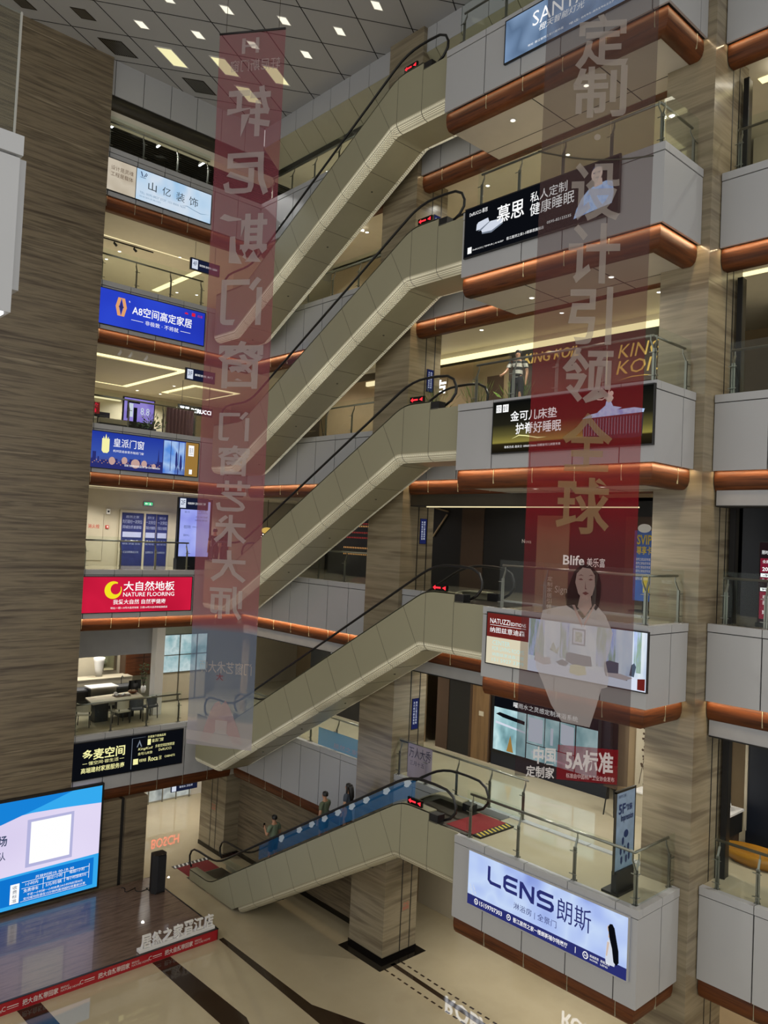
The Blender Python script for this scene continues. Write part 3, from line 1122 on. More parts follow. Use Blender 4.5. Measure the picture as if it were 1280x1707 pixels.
# ================================================================== glass railings
def railing(name_label, pts, z, inward=0.16, step=1.35, glassz=1.12, railz=1.0, ends=(True, True)):
    """pts: plan polyline of the glass; outward is to the right of travel"""
    rt = thing('glass_railing', name_label, 'railing', (pts[0][0], pts[0][1], z), 'glass balustrades around the atrium')
    g, rail = MB(), MB()
    posts = []
    inn = []
    segs = list(zip(pts[:-1], pts[1:]))
    for (p, q) in segs:
        d = Vector((q[0] - p[0], q[1] - p[1], 0))
        L = d.length
        d.normalize()
        n = Vector((-d.y, d.x, 0))                       # inward
        m = max(1, round(L / step))
        for i in range(m):
            a = Vector((p[0], p[1], 0)) + d * (L * i / m + 0.012)
            b = Vector((p[0], p[1], 0)) + d * (L * (i + 1) / m - 0.012)
            v = [a, b, b + n * 0.014, a + n * 0.014]
            g.prism([Vector((t.x, t.y, z + 0.02)) for t in v], (0, 0, glassz))
        for i in range(m + 1):
            if L < 0.9 and i > 0: continue
            a = Vector((p[0], p[1], z)) + d * min(max(L * i / m, 0.07), L - 0.07) + n * 0.08
            posts.append((a, d, n))
    for a, d, n in posts:
        b = MB()
        fr = Frame(a, d, (0, 0, 1), 1, 1)
        b.box(a.x - 0.05, a.x + 0.05, a.y - 0.05, a.y + 0.05, a.z - 0.02, a.z + 0.012)
        w = 0.028
        for sgn in (-1, 1):
            o = d * sgn * 0.018
            b.bar(a + o, a + o + Vector((0, 0, 0.70)), 0.012, 0.05)
        b.bar(a + Vector((0, 0, 0.68)), a + n * (inward - 0.08) + Vector((0, 0, 0.88)), 0.045, 0.018)
        b.bar(a + n * (inward - 0.08) + Vector((0, 0, 0.87)), a + n * (inward - 0.08) + Vector((0, 0, railz)), 0.02, 0.02)
        for h in (0.14, 0.62):
            b.bar(a + Vector((0, 0, h)) - d * 0.09 - n * 0.055, a + Vector((0, 0, h)) + d * 0.09 - n * 0.055, 0.016)
            b.bar(a + Vector((0, 0, h)), a + Vector((0, 0, h)) - n * 0.06, 0.016)
        b.build('post', 'steel', rt)
    # handrail path, offset inwards
    rp = []
    for i, p in enumerate(pts):
        nn = []
        for s in (i - 1, i):
            if 0 <= s < len(segs):
                (u, v) = segs[s]
                d = Vector((v[0] - u[0], v[1] - u[1])).normalized()
                nn.append(Vector((-d.y, d.x)))
        m = nn[0] if len(nn) == 1 else (nn[0] + nn[1]) / (nn[0] + nn[1]).dot(nn[0])
        rp.append((p[0] + m.x * inward, p[1] + m.y * inward, z + railz))
    for a, b in zip(rp[:-1], rp[1:]):
        rail.tube([a, b], 0.03, 10)
    for a in rp:
        rail.sphere(a, 0.031, 10)
    g.build('glass_panel', 'glass', rt)
    rail.build('handrail', 'steel', rt)
    return rt


for k in (2, 3, 4, 5, 6):
    what = {2: 'bathroom showroom', 3: 'lift lobby with blue doors', 4: 'furniture showroom with the purple screen', 5: 'cream hall above the blue billboard', 6: 'dark slatted top floor'}[k]
    railing('glass railing on the left side in front of the ' + what, [(10.62, YF + 0.10), (14.60, YF + 0.10)], CAP[k], step=1.35)
    if k != 6:
        railing('glass railing behind the escalators, left of the middle pillar, ' + {2: 'above the riders', 3: 'before the dark lit shop', 4: 'before the brown poster', 5: 'before the curved light'}[k],
            [(XF + 0.10, YF - 0.4), (XF + 0.10, PC[3] + 0.05)], CAP[k])
    else:
        railing('glass railing of the top floor under the ceiling, left of the middle pillar', [(XF + 0.10, YF - 0.4), (XF + 0.10, PC[3] + 0.05)], CAP[k])
for k in (2, 3, 4, 5, 6):
    what = {2: 'above the purple and blue shower billboard', 3: 'above the living room billboard', 4: 'above the dancer billboard', 5: 'above the black mattress billboard', 6: 'above the pale blue lighting billboard'}[k]
    railing('glass railing round the balcony ' + what, [(XB + 0.10, BOX[k] - (0.35 if k != 2 else 0.25)), (XB + 0.10, YB + 0.10), (PR[0] - 0.06, YB + 0.10)], CAP[k])
railing('short glass railing from the middle pillar towards the shower shop, second floor', [(XF + 0.02, PC[2] - 0.05), (XF + 0.02, 12.5)], CAP[2])
for k in (2, 3, 4, 5):
    what = {2: 'in front of the basin showroom', 3: 'in front of the red price board', 4: 'in front of the tall cream shop', 5: 'in front of the shop with the curved light'}[k]
    railing('glass railing right of the right pillar ' + what, [(XF + 0.10, PR[2] - 0.25), (XF + 0.10, 3.0)], CAP[k], step=0.95)

# ================================================================== billboards
def board(name, label, fr, face, frame_m='black', depth=0.05, border=0.025, group=None, cat='billboard'):
    o = fr(0.5, 0.0, -depth)
    rt = thing(name, label, cat, o, group)
    b = MB()
    ba, bb_ = border / fr.w, border / fr.h
    for (a0, b0, a1, b1) in ((-ba, -bb_, 1 + ba, 0), (-ba, 1, 1 + ba, 1 + bb_), (-ba, 0, 0, 1), (1, 0, 1 + ba, 1)):
        b.prism([fr(a0, b0, -depth), fr(a1, b0, -depth), fr(a1, b1, -depth), fr(a0, b1, -depth)], fr.n * (depth + 0.008))
    b.build('frame', frame_m, rt)
    s = MB()
    s.prism([fr(0, 0, -depth + 0.005), fr(1, 0, -depth + 0.005), fr(1, 1, -depth + 0.005), fr(0, 1, -depth + 0.005)], fr.n * (depth - 0.006))
    s.build('lit_face', face, rt)
    return rt


def put(rt, fr, name, m, items, label=None, c=0.0):
    """one printed layer: items = list of ('t'|'r'|'p'|'o', args...)"""
    b = MB()
    for it in items:
        k = it[0]
        if k == 't': b.text(fr, it[1], *it[2:6], c=c + 0.003, bold=(it[6] if len(it) > 6 else 0.0), shear=(it[7] if len(it) > 7 else 0.0))
        elif k == 'r': b.rect(fr, *it[1:5], c=c, th=0.002)
        elif k == 'p': b.poly(fr, it[1], c=c, th=0.002)
        elif k == 'o': b.oval(fr, *it[1:5], c=c, th=0.002)
    return b.build(name, m, rt, label)


GB = 'billboards on the left balcony fronts'
# --- left, top: white and pale blue decoration company sign
fr = FY(10.56, 14.60, 24.30, 25.40, YF - 0.06)
M['s1'] = emit_noise('pale_blue_print', ['8fb8dc', 'b9d3ea', 'cfdcea', '9cc4e6'], 1.0, 0.7)
M['s1b'] = emit_noise('ivory_print', ['b5a894', 'cabfac', 'bdb19d'], 0.95, 1.2)
rt = board('billboard', 'white and pale blue billboard with grey characters, topmost on the left wall', fr, 's1', group=GB)
put(rt, fr, 'ivory_field', 's1b', [('r', 0, 0, 0.262, 1)])
M['e_brown'] = emit('print_brown', '5b4638', 1)
M['e_dgrey'] = emit('print_dark_grey', '3e464d', 1)
M['e_bluegrey'] = emit('print_blue_grey', '7492ad', 1)
put(rt, fr, 'slogan', 'e_brown', [('t', '设计是灵魂', 0.035, 0.66, 0.235, 0.80), ('t', '工程是载体', 0.035, 0.46, 0.235, 0.60)], c=0.003)
put(rt, fr, 'lettering', 'e_dgrey', [('t', '山', 0.375, 0.42, 0.455, 0.70, 0.01), ('t', '亿', 0.51, 0.42, 0.59, 0.70), ('t', '装', 0.645, 0.40, 0.73, 0.70), ('t', '饰', 0.775, 0.40, 0.865, 0.70)])
put(rt, fr, 'small_print', 'e_bluegrey', [('t', 'TEL: 0595-8827 3737  153 8000 7634', 0.30, 0.22, 0.74, 0.29), ('t', '地址:晋江居然之家六楼山亿装饰', 0.30, 0.11, 0.50, 0.165),
    ('p', [(0.70, 0.30), (0.76, 0.34), (0.83, 0.28), (0.90, 0.24), (0.99, 0.30), (0.90, 0.22), (0.83, 0.26), (0.76, 0.32)])])
put(rt, fr, 'logo', 'e_ink', [('p', [(0.30, 0.93), (0.315, 0.78), (0.325, 0.78), (0.31, 0.93)]), ('p', [(0.33, 0.78), (0.352, 0.93), (0.358, 0.93), (0.338, 0.78)]), ('p', [(0.345, 0.80), (0.36, 0.90), (0.366, 0.90), (0.352, 0.80)]), ('r', 0.30, 0.74, 0.35, 0.755)])
put(rt, fr, 'divider', 'steel', [('r', 0.259, 0, 0.265, 1)], c=0.004)

# --- left, blue home furnishing sign
fr = FY(10.56, 14.60, 19.66, 20.88, YF - 0.06)
M['s2'] = emit_noise('royal_blue_print', ['2437b8', '2c45cf', '3350dc'], 0.9, 0.4)
rt = board('billboard', 'royal blue billboard with an orange hexagon logo and white text', fr, 's2', group=GB)
put(rt, fr, 'logo', 'e_orange', [('p', [(0.145, 0.58), (0.165, 0.84), (0.195, 0.84), (0.175, 0.58), (0.195, 0.32), (0.165, 0.32)]), ('p', [(0.245, 0.58), (0.225, 0.84), (0.195, 0.84), (0.215, 0.58), (0.195, 0.32), (0.225, 0.32)])])
put(rt, fr, 'logo_star', 'e_navy', [('p', [(0.195, 0.80), (0.205, 0.62), (0.22, 0.58), (0.205, 0.54), (0.195, 0.36), (0.185, 0.54), (0.17, 0.58), (0.185, 0.62)])], c=0.004)
put(rt, fr, 'lettering', 'e_white', [('t', 'A8空间高定家居', 0.295, 0.44, 0.87, 0.72, 0.01), ('t', '非极致 · 不将就', 0.42, 0.22, 0.74, 0.35), ('r', 0.29, 0.28, 0.40, 0.292), ('r', 0.76, 0.28, 0.86, 0.292), ('t', 'R', 0.262, 0.76, 0.275, 0.81)])
put(rt, fr, 'corner_icons', 'e_red', [('p', [(0.79, 0.86), (0.81, 0.90), (0.83, 0.86), (0.825, 0.84), (0.80, 0.84)]), ('r', 0.865, 0.82, 0.90, 0.92), ('t', '红星', 0.925, 0.83, 0.975, 0.90)])

# --- left, night scene window and door sign
fr = FY(10.56, 14.63, 14.72, 15.96, YF - 0.06)
M['s3'] = emit_grad('night_sky_print', [(0, '1a2152'), (0.18, '47508f'), (0.35, '3d57ad'), (1, '2238a0')], 14.72, 15.96, 0.95)
rt = board('billboard', 'blue night skyline billboard with a castle logo and tan right end', fr, 's3', group=GB)
sky = []
random.seed(3)
a = 0.0
while a < 0.64:
    w = random.uniform(0.012, 0.035)
    sky.append(('r', a, 0.0, a + w, random.uniform(0.14, 0.34)))
    a += w
sky += [('p', [(0.60, 0.1), (0.612, 0.72), (0.624, 0.1)]), ('r', 0.02, 0.1, 0.05, 0.44)]
put(rt, fr, 'skyline', 'e_navy', sky)
put(rt, fr, 'window_lights', 'e_orange', [('r', 0.02 + i * 0.0163, 0.12 + (i * 7 % 5) * 0.022, 0.026 + i * 0.0163, 0.14 + (i * 7 % 5) * 0.022) for i in range(38)], c=0.003)
M['e_glow'] = emit('bokeh_peach', 'c9a59c', 0.9)
put(rt, fr, 'lanterns', 'e_glow', [('o', 0.19, 0.22, 0.028, 0.11), ('o', 0.30, 0.26, 0.026, 0.10), ('o', 0.40, 0.20, 0.04, 0.13), ('o', 0.48, 0.22, 0.026, 0.10), ('o', 0.57, 0.18, 0.02, 0.07)], c=0.004)
M['e_sky'] = emit_noise('window_sky_print', ['5a8fe0', 'a8c6ef', '4a7ad6'], 0.95, 1.5)
put(rt, fr, 'window_view', 'e_sky', [('r', 0.655, 0.02, 0.87, 0.98)])
put(rt, fr, 'window_bars', 'e_navy', [('r', 0.65, 0.0, 0.657, 1), ('r', 0.725, 0.10, 0.73, 0.98), ('r', 0.80, 0.02, 0.806, 0.98), ('r', 0.86, 0.02, 0.866, 0.98), ('p', [(0.775, 0.30), (0.775, 0.62), (0.783, 0.70), (0.792, 0.62), (0.798, 0.30), (0.785, 0.12)]), ('p', [(0.815, 0.25), (0.82, 0.55), (0.826, 0.62), (0.835, 0.55), (0.842, 0.25), (0.83, 0.1)])] + [('r', 0.775 + i * 0.011, 0.02, 0.779 + i * 0.011, 0.2) for i in range(8)], c=0.003)
put(rt, fr, 'tan_field', 'e_tan', [('r', 0.872, 0, 1, 1)])
put(rt, fr, 'lettering', 'e_white', [('t', '皇派门窗', 0.195, 0.62, 0.47, 0.86), ('t', '杭州亚运会官方指定门窗', 0.195, 0.47, 0.47, 0.54), ('r', 0.90, 0.60, 0.955, 0.92), ('r', 0.915, 0.06, 0.945, 0.2), ('t', '全屋门窗焕新就选皇派门窗 0595-85000000', 0.30, 0.10, 0.63, 0.16)], c=0.005)
put(rt, fr, 'castle_logo', 'e_gold', [('p', [(0.095, 0.48), (0.095, 0.82), (0.105, 0.82), (0.105, 0.88), (0.118, 0.80), (0.128, 0.95), (0.138, 0.80), (0.15, 0.88), (0.15, 0.82), (0.16, 0.82), (0.16, 0.48), (0.145, 0.42), (0.11, 0.42)])], c=0.005)
put(rt, fr, 'label_text', 'e_ink', [('t', '皇派', 0.907, 0.70, 0.948, 0.85), ('t', '0595', 0.907, 0.63, 0.948, 0.68)], c=0.008)

# --- left, red flooring sign
fr = FY(10.56, 14.66, 9.76, 10.98, YF - 0.06)
M['s4'] = emit_noise('red_print_lit', ['c01738', 'd21d40', 'b71535'], 0.95, 0.4)
rt = board('billboard', 'red billboard with a yellow crescent logo and white flooring text', fr, 's4', group=GB)
cres = [(0.265 + 0.075 * math.cos(math.radians(t)), 0.63 + 0.25 * math.sin(math.radians(t))) for t in range(60, 385, 12)]
cres += [(0.287 + 0.045 * math.cos(math.radians(t)), 0.66 + 0.155 * math.sin(math.radians(t))) for t in range(380, 70, -14)]
put(rt, fr, 'crescent_logo', 'e_yellow', [('p', cres)])
put(rt, fr, 'lettering', 'e_white', [('t', '大自然地板', 0.355, 0.60, 0.83, 0.88, 0.012), ('t', 'NATURE FLOORING', 0.355, 0.44, 0.83, 0.56, 0.006), ('t', '我爱大自然 自然更健康', 0.27, 0.22, 0.75, 0.36, 0.005), ('t', '地址:一楼1-10号大自然地板  三楼3-8号大自然地板旗舰店', 0.25, 0.09, 0.77, 0.15)])

# --- left, black and gold sign
fr = FY(10.56, 14.63, 4.14, 5.37, YF - 0.06)
rt = board('billboard', 'black billboard with gold characters above the big parking screen', fr, 'e_black', group=GB)
put(rt, fr, 'lettering', 'e_gold', [('t', '多麦空间', 0.085, 0.50, 0.455, 0.80, 0.02), ('t', '懂空间·容生活', 0.14, 0.37, 0.40, 0.47), ('r', 0.09, 0.415, 0.13, 0.425), ('r', 0.41, 0.415, 0.45, 0.425), ('t', '高端建材家居服务商', 0.08, 0.16, 0.455, 0.31, 0.01)])
put(rt, fr, 'thin_frame', 'e_grey', [('r', 0.515, 0.06, 0.519, 0.93), ('r', 0.519, 0.925, 0.64, 0.93), ('p', [(0.56, 0.66), (0.585, 0.86), (0.61, 0.66), (0.60, 0.66), (0.585, 0.78), (0.57, 0.66)])])
put(rt, fr, 'brand_names', 'e_gold', [('t', '多麦旗下高端品牌', 0.66, 0.88, 0.83, 0.95), ('r', 0.66, 0.68, 0.69, 0.85), ('t', '皇派门窗', 0.70, 0.74, 0.81, 0.84), ('t', 'KingKoil', 0.575, 0.54, 0.71, 0.63, 0, 0.2), ('t', '金可儿床垫', 0.575, 0.42, 0.71, 0.50), ('t', '多麦空间定制家居', 0.735, 0.57, 0.92, 0.66), ('t', 'DeRUCCI', 0.77, 0.46, 0.89, 0.53), ('r', 0.535, 0.17, 0.58, 0.33), ('t', '老板电器', 0.59, 0.22, 0.655, 0.31), ('t', 'Roca', 0.675, 0.20, 0.765, 0.34, 0.01), ('t', '乐家', 0.775, 0.20, 0.80, 0.32), ('t', 'CABINETS', 0.83, 0.24, 0.93, 0.30)])

# --- big parking screen on the stage
fr = FY(7.0, 11.58, 0.50, 3.90, 26.14)
M['scr'] = emit_noise('screen_white', ['d9cfee', 'e6ddf7'], 1.0, 0.3)
M['scr_blue'] = emit('screen_blue', '1782d8', 1.0)
M['scr_sky'] = emit('screen_sky', '35a9ee', 1.0)
M['scr_deep'] = emit('screen_deep_blue', '0f74cf', 1.0)
rt = board('led_screen', 'large blue and white lit screen standing on the wooden stage', fr, 'scr', depth=0.14, border=0.07, cat='screen')
put(rt, fr, 'sky_wave', 'scr_sky', [('p', [(0, 0.82), (0.3, 0.84), (0.5, 0.86), (0.75, 0.85), (1, 0.83), (1, 1), (0, 1)])])
put(rt, fr, 'blue_wave', 'scr_blue', [('p', [(0, 0.74), (0.3, 0.80), (0.55, 0.90), (0.78, 1.0), (0, 1.0)])], c=0.003)
put(rt, fr, 'blue_field', 'scr_deep', [('p', [(0, 0.28), (0.35, 0.29), (0.7, 0.30), (0.965, 0.30), (0.965, 0.03), (0, 0.03)])])
put(rt, fr, 'light_band', 'scr_sky', [('r', 0, 0, 1, 0.035), ('p', [(0.0, 0.30), (0.5, 0.315), (1.0, 0.33), (1, 0.30), (0.5, 0.295), (0, 0.275)]), ('r', 0.965, 0.03, 1.0, 0.3)], c=0.002)
M['scr_lilac'] = emit('screen_lilac', 'b4b4dc', 1.0)
put(rt, fr, 'card', 'scr_lilac', [('r', 0.475, 0.355, 0.80, 0.80)])
put(rt, fr, 'card_face', 'e_white', [('r', 0.50, 0.385, 0.78, 0.775)], c=0.004)
put(rt, fr, 'left_lettering', 'e_ink', [('t', '停车场', 0.16, 0.60, 0.345, 0.70, 0.02), ('t', '减少排队', 0.11, 0.47, 0.34, 0.55)], c=0.003)
put(rt, fr, 'table_text', 'e_white', [('t', '开放时间10: 00-18: 00', 0.55, 0.232, 0.82, 0.262), ('t', '1小时内', 0.485, 0.185, 0.57, 0.215), ('t', '超过1小时', 0.63, 0.190, 0.74, 0.220), ('t', '每超1小时', 0.79, 0.195, 0.90, 0.225),
    ('t', '免费停车', 0.475, 0.125, 0.575, 0.158), ('t', '5元/时/辆', 0.625, 0.130, 0.735, 0.163), ('t', '每小时加收3元', 0.77, 0.138, 0.915, 0.170), ('t', '不足一小时按一小时收费,24小时内封顶30元', 0.50, 0.088, 0.89, 0.112), ('t', '支付成功后请在15分钟内离场超时将重新计费', 0.475, 0.055, 0.91, 0.080),
    ('r', 0.46, 0.222, 0.935, 0.226), ('r', 0.46, 0.165, 0.935, 0.168), ('r', 0.605, 0.12, 0.608, 0.222), ('r', 0.755, 0.13, 0.758, 0.226), ('r', 0.932, 0.11, 0.935, 0.25), ('r', 0.455, 0.045, 0.92, 0.048), ('r', 0.385, 0.045, 0.445, 0.225)], c=0.004)
put(rt, fr, 'tab_text', 'e_ink', [('t', '收', 0.40, 0.178, 0.43, 0.212), ('t', '费', 0.40, 0.137, 0.43, 0.171), ('t', '标', 0.40, 0.096, 0.43, 0.130), ('t', '准', 0.40, 0.055, 0.43, 0.089)], c=0.009)

GR = 'billboards on the right balcony fronts'
# --- right top, lighting shop
fr = FX(12.30, 8.40, 24.57, 25.62, XB - 0.07)
M['s6'] = emit_noise('steel_blue_print', ['4b5f7c', '86a3c8', '5f7796', '99b5d8'], 0.9, 0.55)
rt = board('billboard', 'steel blue lighting billboard, topmost on the right balconies', fr, 's6', group=GR)
put(rt, fr, 'lettering', 'e_white', [('t', 'SANTA', 0.21, 0.52, 0.60, 0.86), ('t', '橙天智能灯光', 0.26, 0.34, 0.58, 0.50, 0, 0.2), ('t', '地址: 晋江居然之家六楼中庭', 0.18, 0.10, 0.44, 0.155), ('t', '电话: 0595-85596227  1820', 0.48, 0.10, 0.86, 0.155)])

# --- right, black mattress sign with a man
fr = FX(13.36, 9.0, 19.96, 21.19, XB - 0.07)
rt = board('billboard', 'black mattress billboard with a man wrapped in pale blue cloth', fr, 'e_black', group=GR)
put(rt, fr, 'lettering', 'e_white', [('t', 'DeRUCCI 慕思', 0.03, 0.83, 0.165, 0.92), ('t', '慕思', 0.235, 0.48, 0.425, 0.84, 0.01), ('t', '私人定制', 0.465, 0.68, 0.70, 0.88), ('t', '健康睡眠', 0.465, 0.42, 0.745, 0.66), ('t', '晋江居然之家1-5楼慕思旗舰店', 0.31, 0.10, 0.56, 0.16), ('t', '0595-82123235', 0.58, 0.17, 0.73, 0.22), ('r', 0.025, 0.06, 0.055, 0.19), ('t', 'DeRUCCI | TEMPUR | AI SLEEP', 0.065, 0.09, 0.29, 0.13)])
put(rt, fr, 'bed_picture', 'e_soft', [('p', [(0.085, 0.50), (0.088, 0.62), (0.10, 0.66), (0.17, 0.69), (0.18, 0.60), (0.115, 0.50)]), ('p', [(0.12, 0.49), (0.19, 0.60), (0.27, 0.58), (0.28, 0.50), (0.20, 0.40), (0.13, 0.42)])])
put(rt, fr, 'bed_shadow', 'e_grey', [('p', [(0.10, 0.47), (0.115, 0.50), (0.18, 0.60), (0.187, 0.595), (0.122, 0.47)]), ('p', [(0.13, 0.42), (0.20, 0.40), (0.28, 0.50), (0.28, 0.47), (0.20, 0.36), (0.13, 0.39)])], c=0.004)
M['e_cloth'] = emit_noise('pale_blue_cloth_print', ['7fa3dd', 'b7cff2', '93b3e6'], 0.95, 6)
put(rt, fr, 'man_cloth', 'e_cloth', [('p', [(0.745, 0.10), (0.76, 0.26), (0.79, 0.44), (0.83, 0.56), (0.875, 0.60), (0.93, 0.62), (0.965, 0.58), (0.975, 0.36), (0.965, 0.18), (0.90, 0.16), (0.82, 0.13)])])
put(rt, fr, 'man_head', 'e_skin', [('o', 0.875, 0.80, 0.032, 0.145), ('p', [(0.862, 0.56), (0.862, 0.70), (0.905, 0.70), (0.91, 0.58)])], c=0.003)
put(rt, fr, 'man_features', 'e_ink', [('r', 0.855, 0.81, 0.87, 0.83), ('r', 0.880, 0.81, 0.895, 0.83), ('r', 0.868, 0.72, 0.886, 0.735), ('p', [(0.845, 0.86), (0.855, 0.93), (0.875, 0.955), (0.898, 0.92), (0.907, 0.84), (0.90, 0.90), (0.875, 0.925), (0.857, 0.905)])], c=0.006)

# --- right, dark dancer sign
fr = FX(12.18, 8.02, 14.92, 16.13, XB - 0.07)
M['s8'] = emit_grad('dark_gold_print', [(0.0, '15120c'), (0.17, '2a2414'), (0.20, '8e8440'), (0.34, '5f5930'), (0.55, '222118'), (1.0, '0c0d0c')], 14.92, 16.13, 0.95)
rt = board('billboard', 'dark gold billboard with a dancer stretching on a thick mattress', fr, 's8', group=GR)
put(rt, fr, 'lettering', 'e_white', [('t', '金可儿床垫', 0.125, 0.60, 0.44, 0.80, 0.01), ('t', '护脊好睡眠', 0.165, 0.34, 0.47, 0.56, 0.01), ('r', 0.02, 0.80, 0.058, 0.95), ('r', 0.068, 0.80, 0.108, 0.95), ('t', '联系方式: 赵女士 18960228666 四楼金可儿床垫专卖', 0.09, 0.08, 0.47, 0.13)])
put(rt, fr, 'logo_marks', 'e_black', [('t', 'KING', 0.024, 0.88, 0.054, 0.93), ('t', 'KOIL', 0.024, 0.82, 0.054, 0.87), ('t', '金可', 0.072, 0.82, 0.104, 0.93)], c=0.006)
M['e_matt'] = emit('mattress_side_print', '3a3238', 0.9)
put(rt, fr, 'mattress_side', 'e_matt', [('p', [(0.60, 0.52), (0.95, 0.56), (0.945, 0.14), (0.90, 0.12), (0.61, 0.16)])])
put(rt, fr, 'mattress_ribs', 'e_grey', [('r', 0.61 + i * 0.0165, 0.20, 0.613 + i * 0.0165, 0.50) for i in range(20)], c=0.003)
put(rt, fr, 'mattress_top', 'e_cloth', [('p', [(0.60, 0.52), (0.64, 0.58), (0.72, 0.62), (0.90, 0.64), (0.955, 0.60), (0.95, 0.545)]), ('p', [(0.69, 0.61), (0.735, 0.72), (0.74, 0.80), (0.765, 0.80), (0.78, 0.70), (0.83, 0.66), (0.80, 0.62)])], c=0.004)
put(rt, fr, 'dancer', 'e_skin', [('o', 0.768, 0.925, 0.012, 0.045), ('p', [(0.745, 0.78), (0.742, 0.86), (0.755, 0.88), (0.775, 0.88), (0.782, 0.84), (0.77, 0.78)]), ('p', [(0.742, 0.86), (0.715, 0.82), (0.69, 0.83), (0.675, 0.86), (0.69, 0.85), (0.715, 0.84), (0.742, 0.875)]), ('p', [(0.75, 0.87), (0.748, 0.94), (0.753, 0.995), (0.757, 0.995), (0.756, 0.94), (0.762, 0.88)])], c=0.006)
put(rt, fr, 'swirl', 'e_gold', [('p', [(0.14, 0.26), (0.19, 0.33), (0.24, 0.31), (0.32, 0.26), (0.38, 0.25), (0.32, 0.235), (0.24, 0.29), (0.19, 0.31)])], c=0.004)

# --- right, living room sign
fr = FX(12.10, 7.97, 9.92, 11.10, XB - 0.07)
M['s9'] = emit_noise('bright_room_print', ['8fa6d0', 'c5d4e6', 'dfe8ef', 'a9bcdb'], 1.0, 1.6, (1, 1.4, 0.35), 4)
rt = board('billboard', 'bright living room picture billboard with a dark red left end', fr, 's9', group=GR)
M['e_maroon'] = emit('print_maroon', '6d2420', 0.9)
M['e_ivory'] = emit('print_ivory', 'dcd3b8', 0.95)
put(rt, fr, 'maroon_field', 'e_maroon', [('r', 0, 0.53, 0.295, 1)])
put(rt, fr, 'ivory_field', 'e_ivory', [('r', 0, 0, 0.295, 0.53)])
put(rt, fr, 'lettering', 'e_white', [('t', 'NATUZZI', 0.022, 0.80, 0.165, 0.90), ('t', 'EDITIONS', 0.172, 0.80, 0.275, 0.865), ('t', '纳图兹意迪森', 0.022, 0.62, 0.27, 0.73), ('r', 0.022, 0.765, 0.275, 0.772)], c=0.003)
M['e_cyan'] = emit('print_cyan', 'b9e3df', 1.0)
put(rt, fr, 'pale_slogan', 'e_cyan', [('t', 'CENTER', 0.045, 0.38, 0.17, 0.47), ('t', 'FOR LIVING ROOMS', 0.045, 0.27, 0.27, 0.35), ('t', '纳图兹意迪森三楼', 0.045, 0.16, 0.27, 0.23), ('t', '151 5927 3399', 0.045, 0.05, 0.27, 0.12)], c=0.003)
M['e_curtain'] = emit_noise('curtain_print', ['7f97d6', 'b9c9ee', '8ea88f', '9fb2e2'], 1.0, 3.0, (1, 3, 0.5), 4)
put(rt, fr, 'curtains', 'e_curtain', [('r', 0.30, 0.30, 0.40, 1), ('r', 0.50, 0.34, 0.56, 1), ('r', 0.72, 0.30, 0.83, 1), ('r', 0.93, 0.30, 0.97, 1)])
M['e_floorp'] = emit('print_floor', 'd6def0', 1.0)
put(rt, fr, 'floor_picture', 'e_floorp', [('r', 0.30, 0.0, 1.0, 0.22)])
put(rt, fr, 'wall_picture', 'e_grey', [('r', 0.575, 0.62, 0.655, 0.92)], c=0.003)
put(rt, fr, 'wall_picture_mat', 'e_soft', [('r', 0.583, 0.65, 0.647, 0.89)], c=0.006)
M['e_plantp'] = emit_noise('print_art', ['7a8a6e', 'c9d0c0', '5f7458'], 0.9, 12)
put(rt, fr, 'wall_picture_art', 'e_plantp', [('r', 0.595, 0.68, 0.635, 0.86), ('p', [(0.44, 0.46), (0.46, 0.62), (0.48, 0.48), (0.50, 0.56), (0.49, 0.40)])], c=0.009)
M['e_sofa'] = emit('print_sofa', '4e5a6c', 0.9)
M['e_sofa2'] = emit('print_sofa_light', 'b7b0b2', 0.95)
put(rt, fr, 'sofas', 'e_sofa', [('p', [(0.54, 0.30), (0.54, 0.44), (0.56, 0.47), (0.69, 0.45), (0.70, 0.28), (0.60, 0.24)]), ('p', [(0.77, 0.26), (0.77, 0.40), (0.80, 0.44), (0.85, 0.42), (0.85, 0.24), (0.90, 0.20), (0.90, 0.14), (0.78, 0.16)]), ('p', [(0.91, 0.24), (0.92, 0.42), (0.935, 0.46), (0.945, 0.40), (0.935, 0.22)]), ('p', [(0.48, 0.26), (0.52, 0.32), (0.56, 0.27), (0.54, 0.20), (0.50, 0.21)])], c=0.003)
put(rt, fr, 'pale_sofas', 'e_sofa2', [('p', [(0.34, 0.22), (0.345, 0.38), (0.365, 0.36), (0.40, 0.30), (0.44, 0.32), (0.45, 0.20), (0.40, 0.16)]), ('p', [(0.78, 0.22), (0.86, 0.24), (0.93, 0.20), (0.89, 0.14), (0.79, 0.16)])], c=0.005)
M['e_table'] = emit('print_coffee_table', 'd8d3a2', 0.95)
put(rt, fr, 'coffee_table', 'e_table', [('p', [(0.565, 0.10), (0.57, 0.24), (0.60, 0.27), (0.66, 0.26), (0.67, 0.12), (0.62, 0.07)])], c=0.006)
put(rt, fr, 'red_stool', 'e_maroon', [('p', [(0.955, 0.02), (0.955, 0.20), (0.995, 0.22), (0.995, 0.02)])], c=0.006)

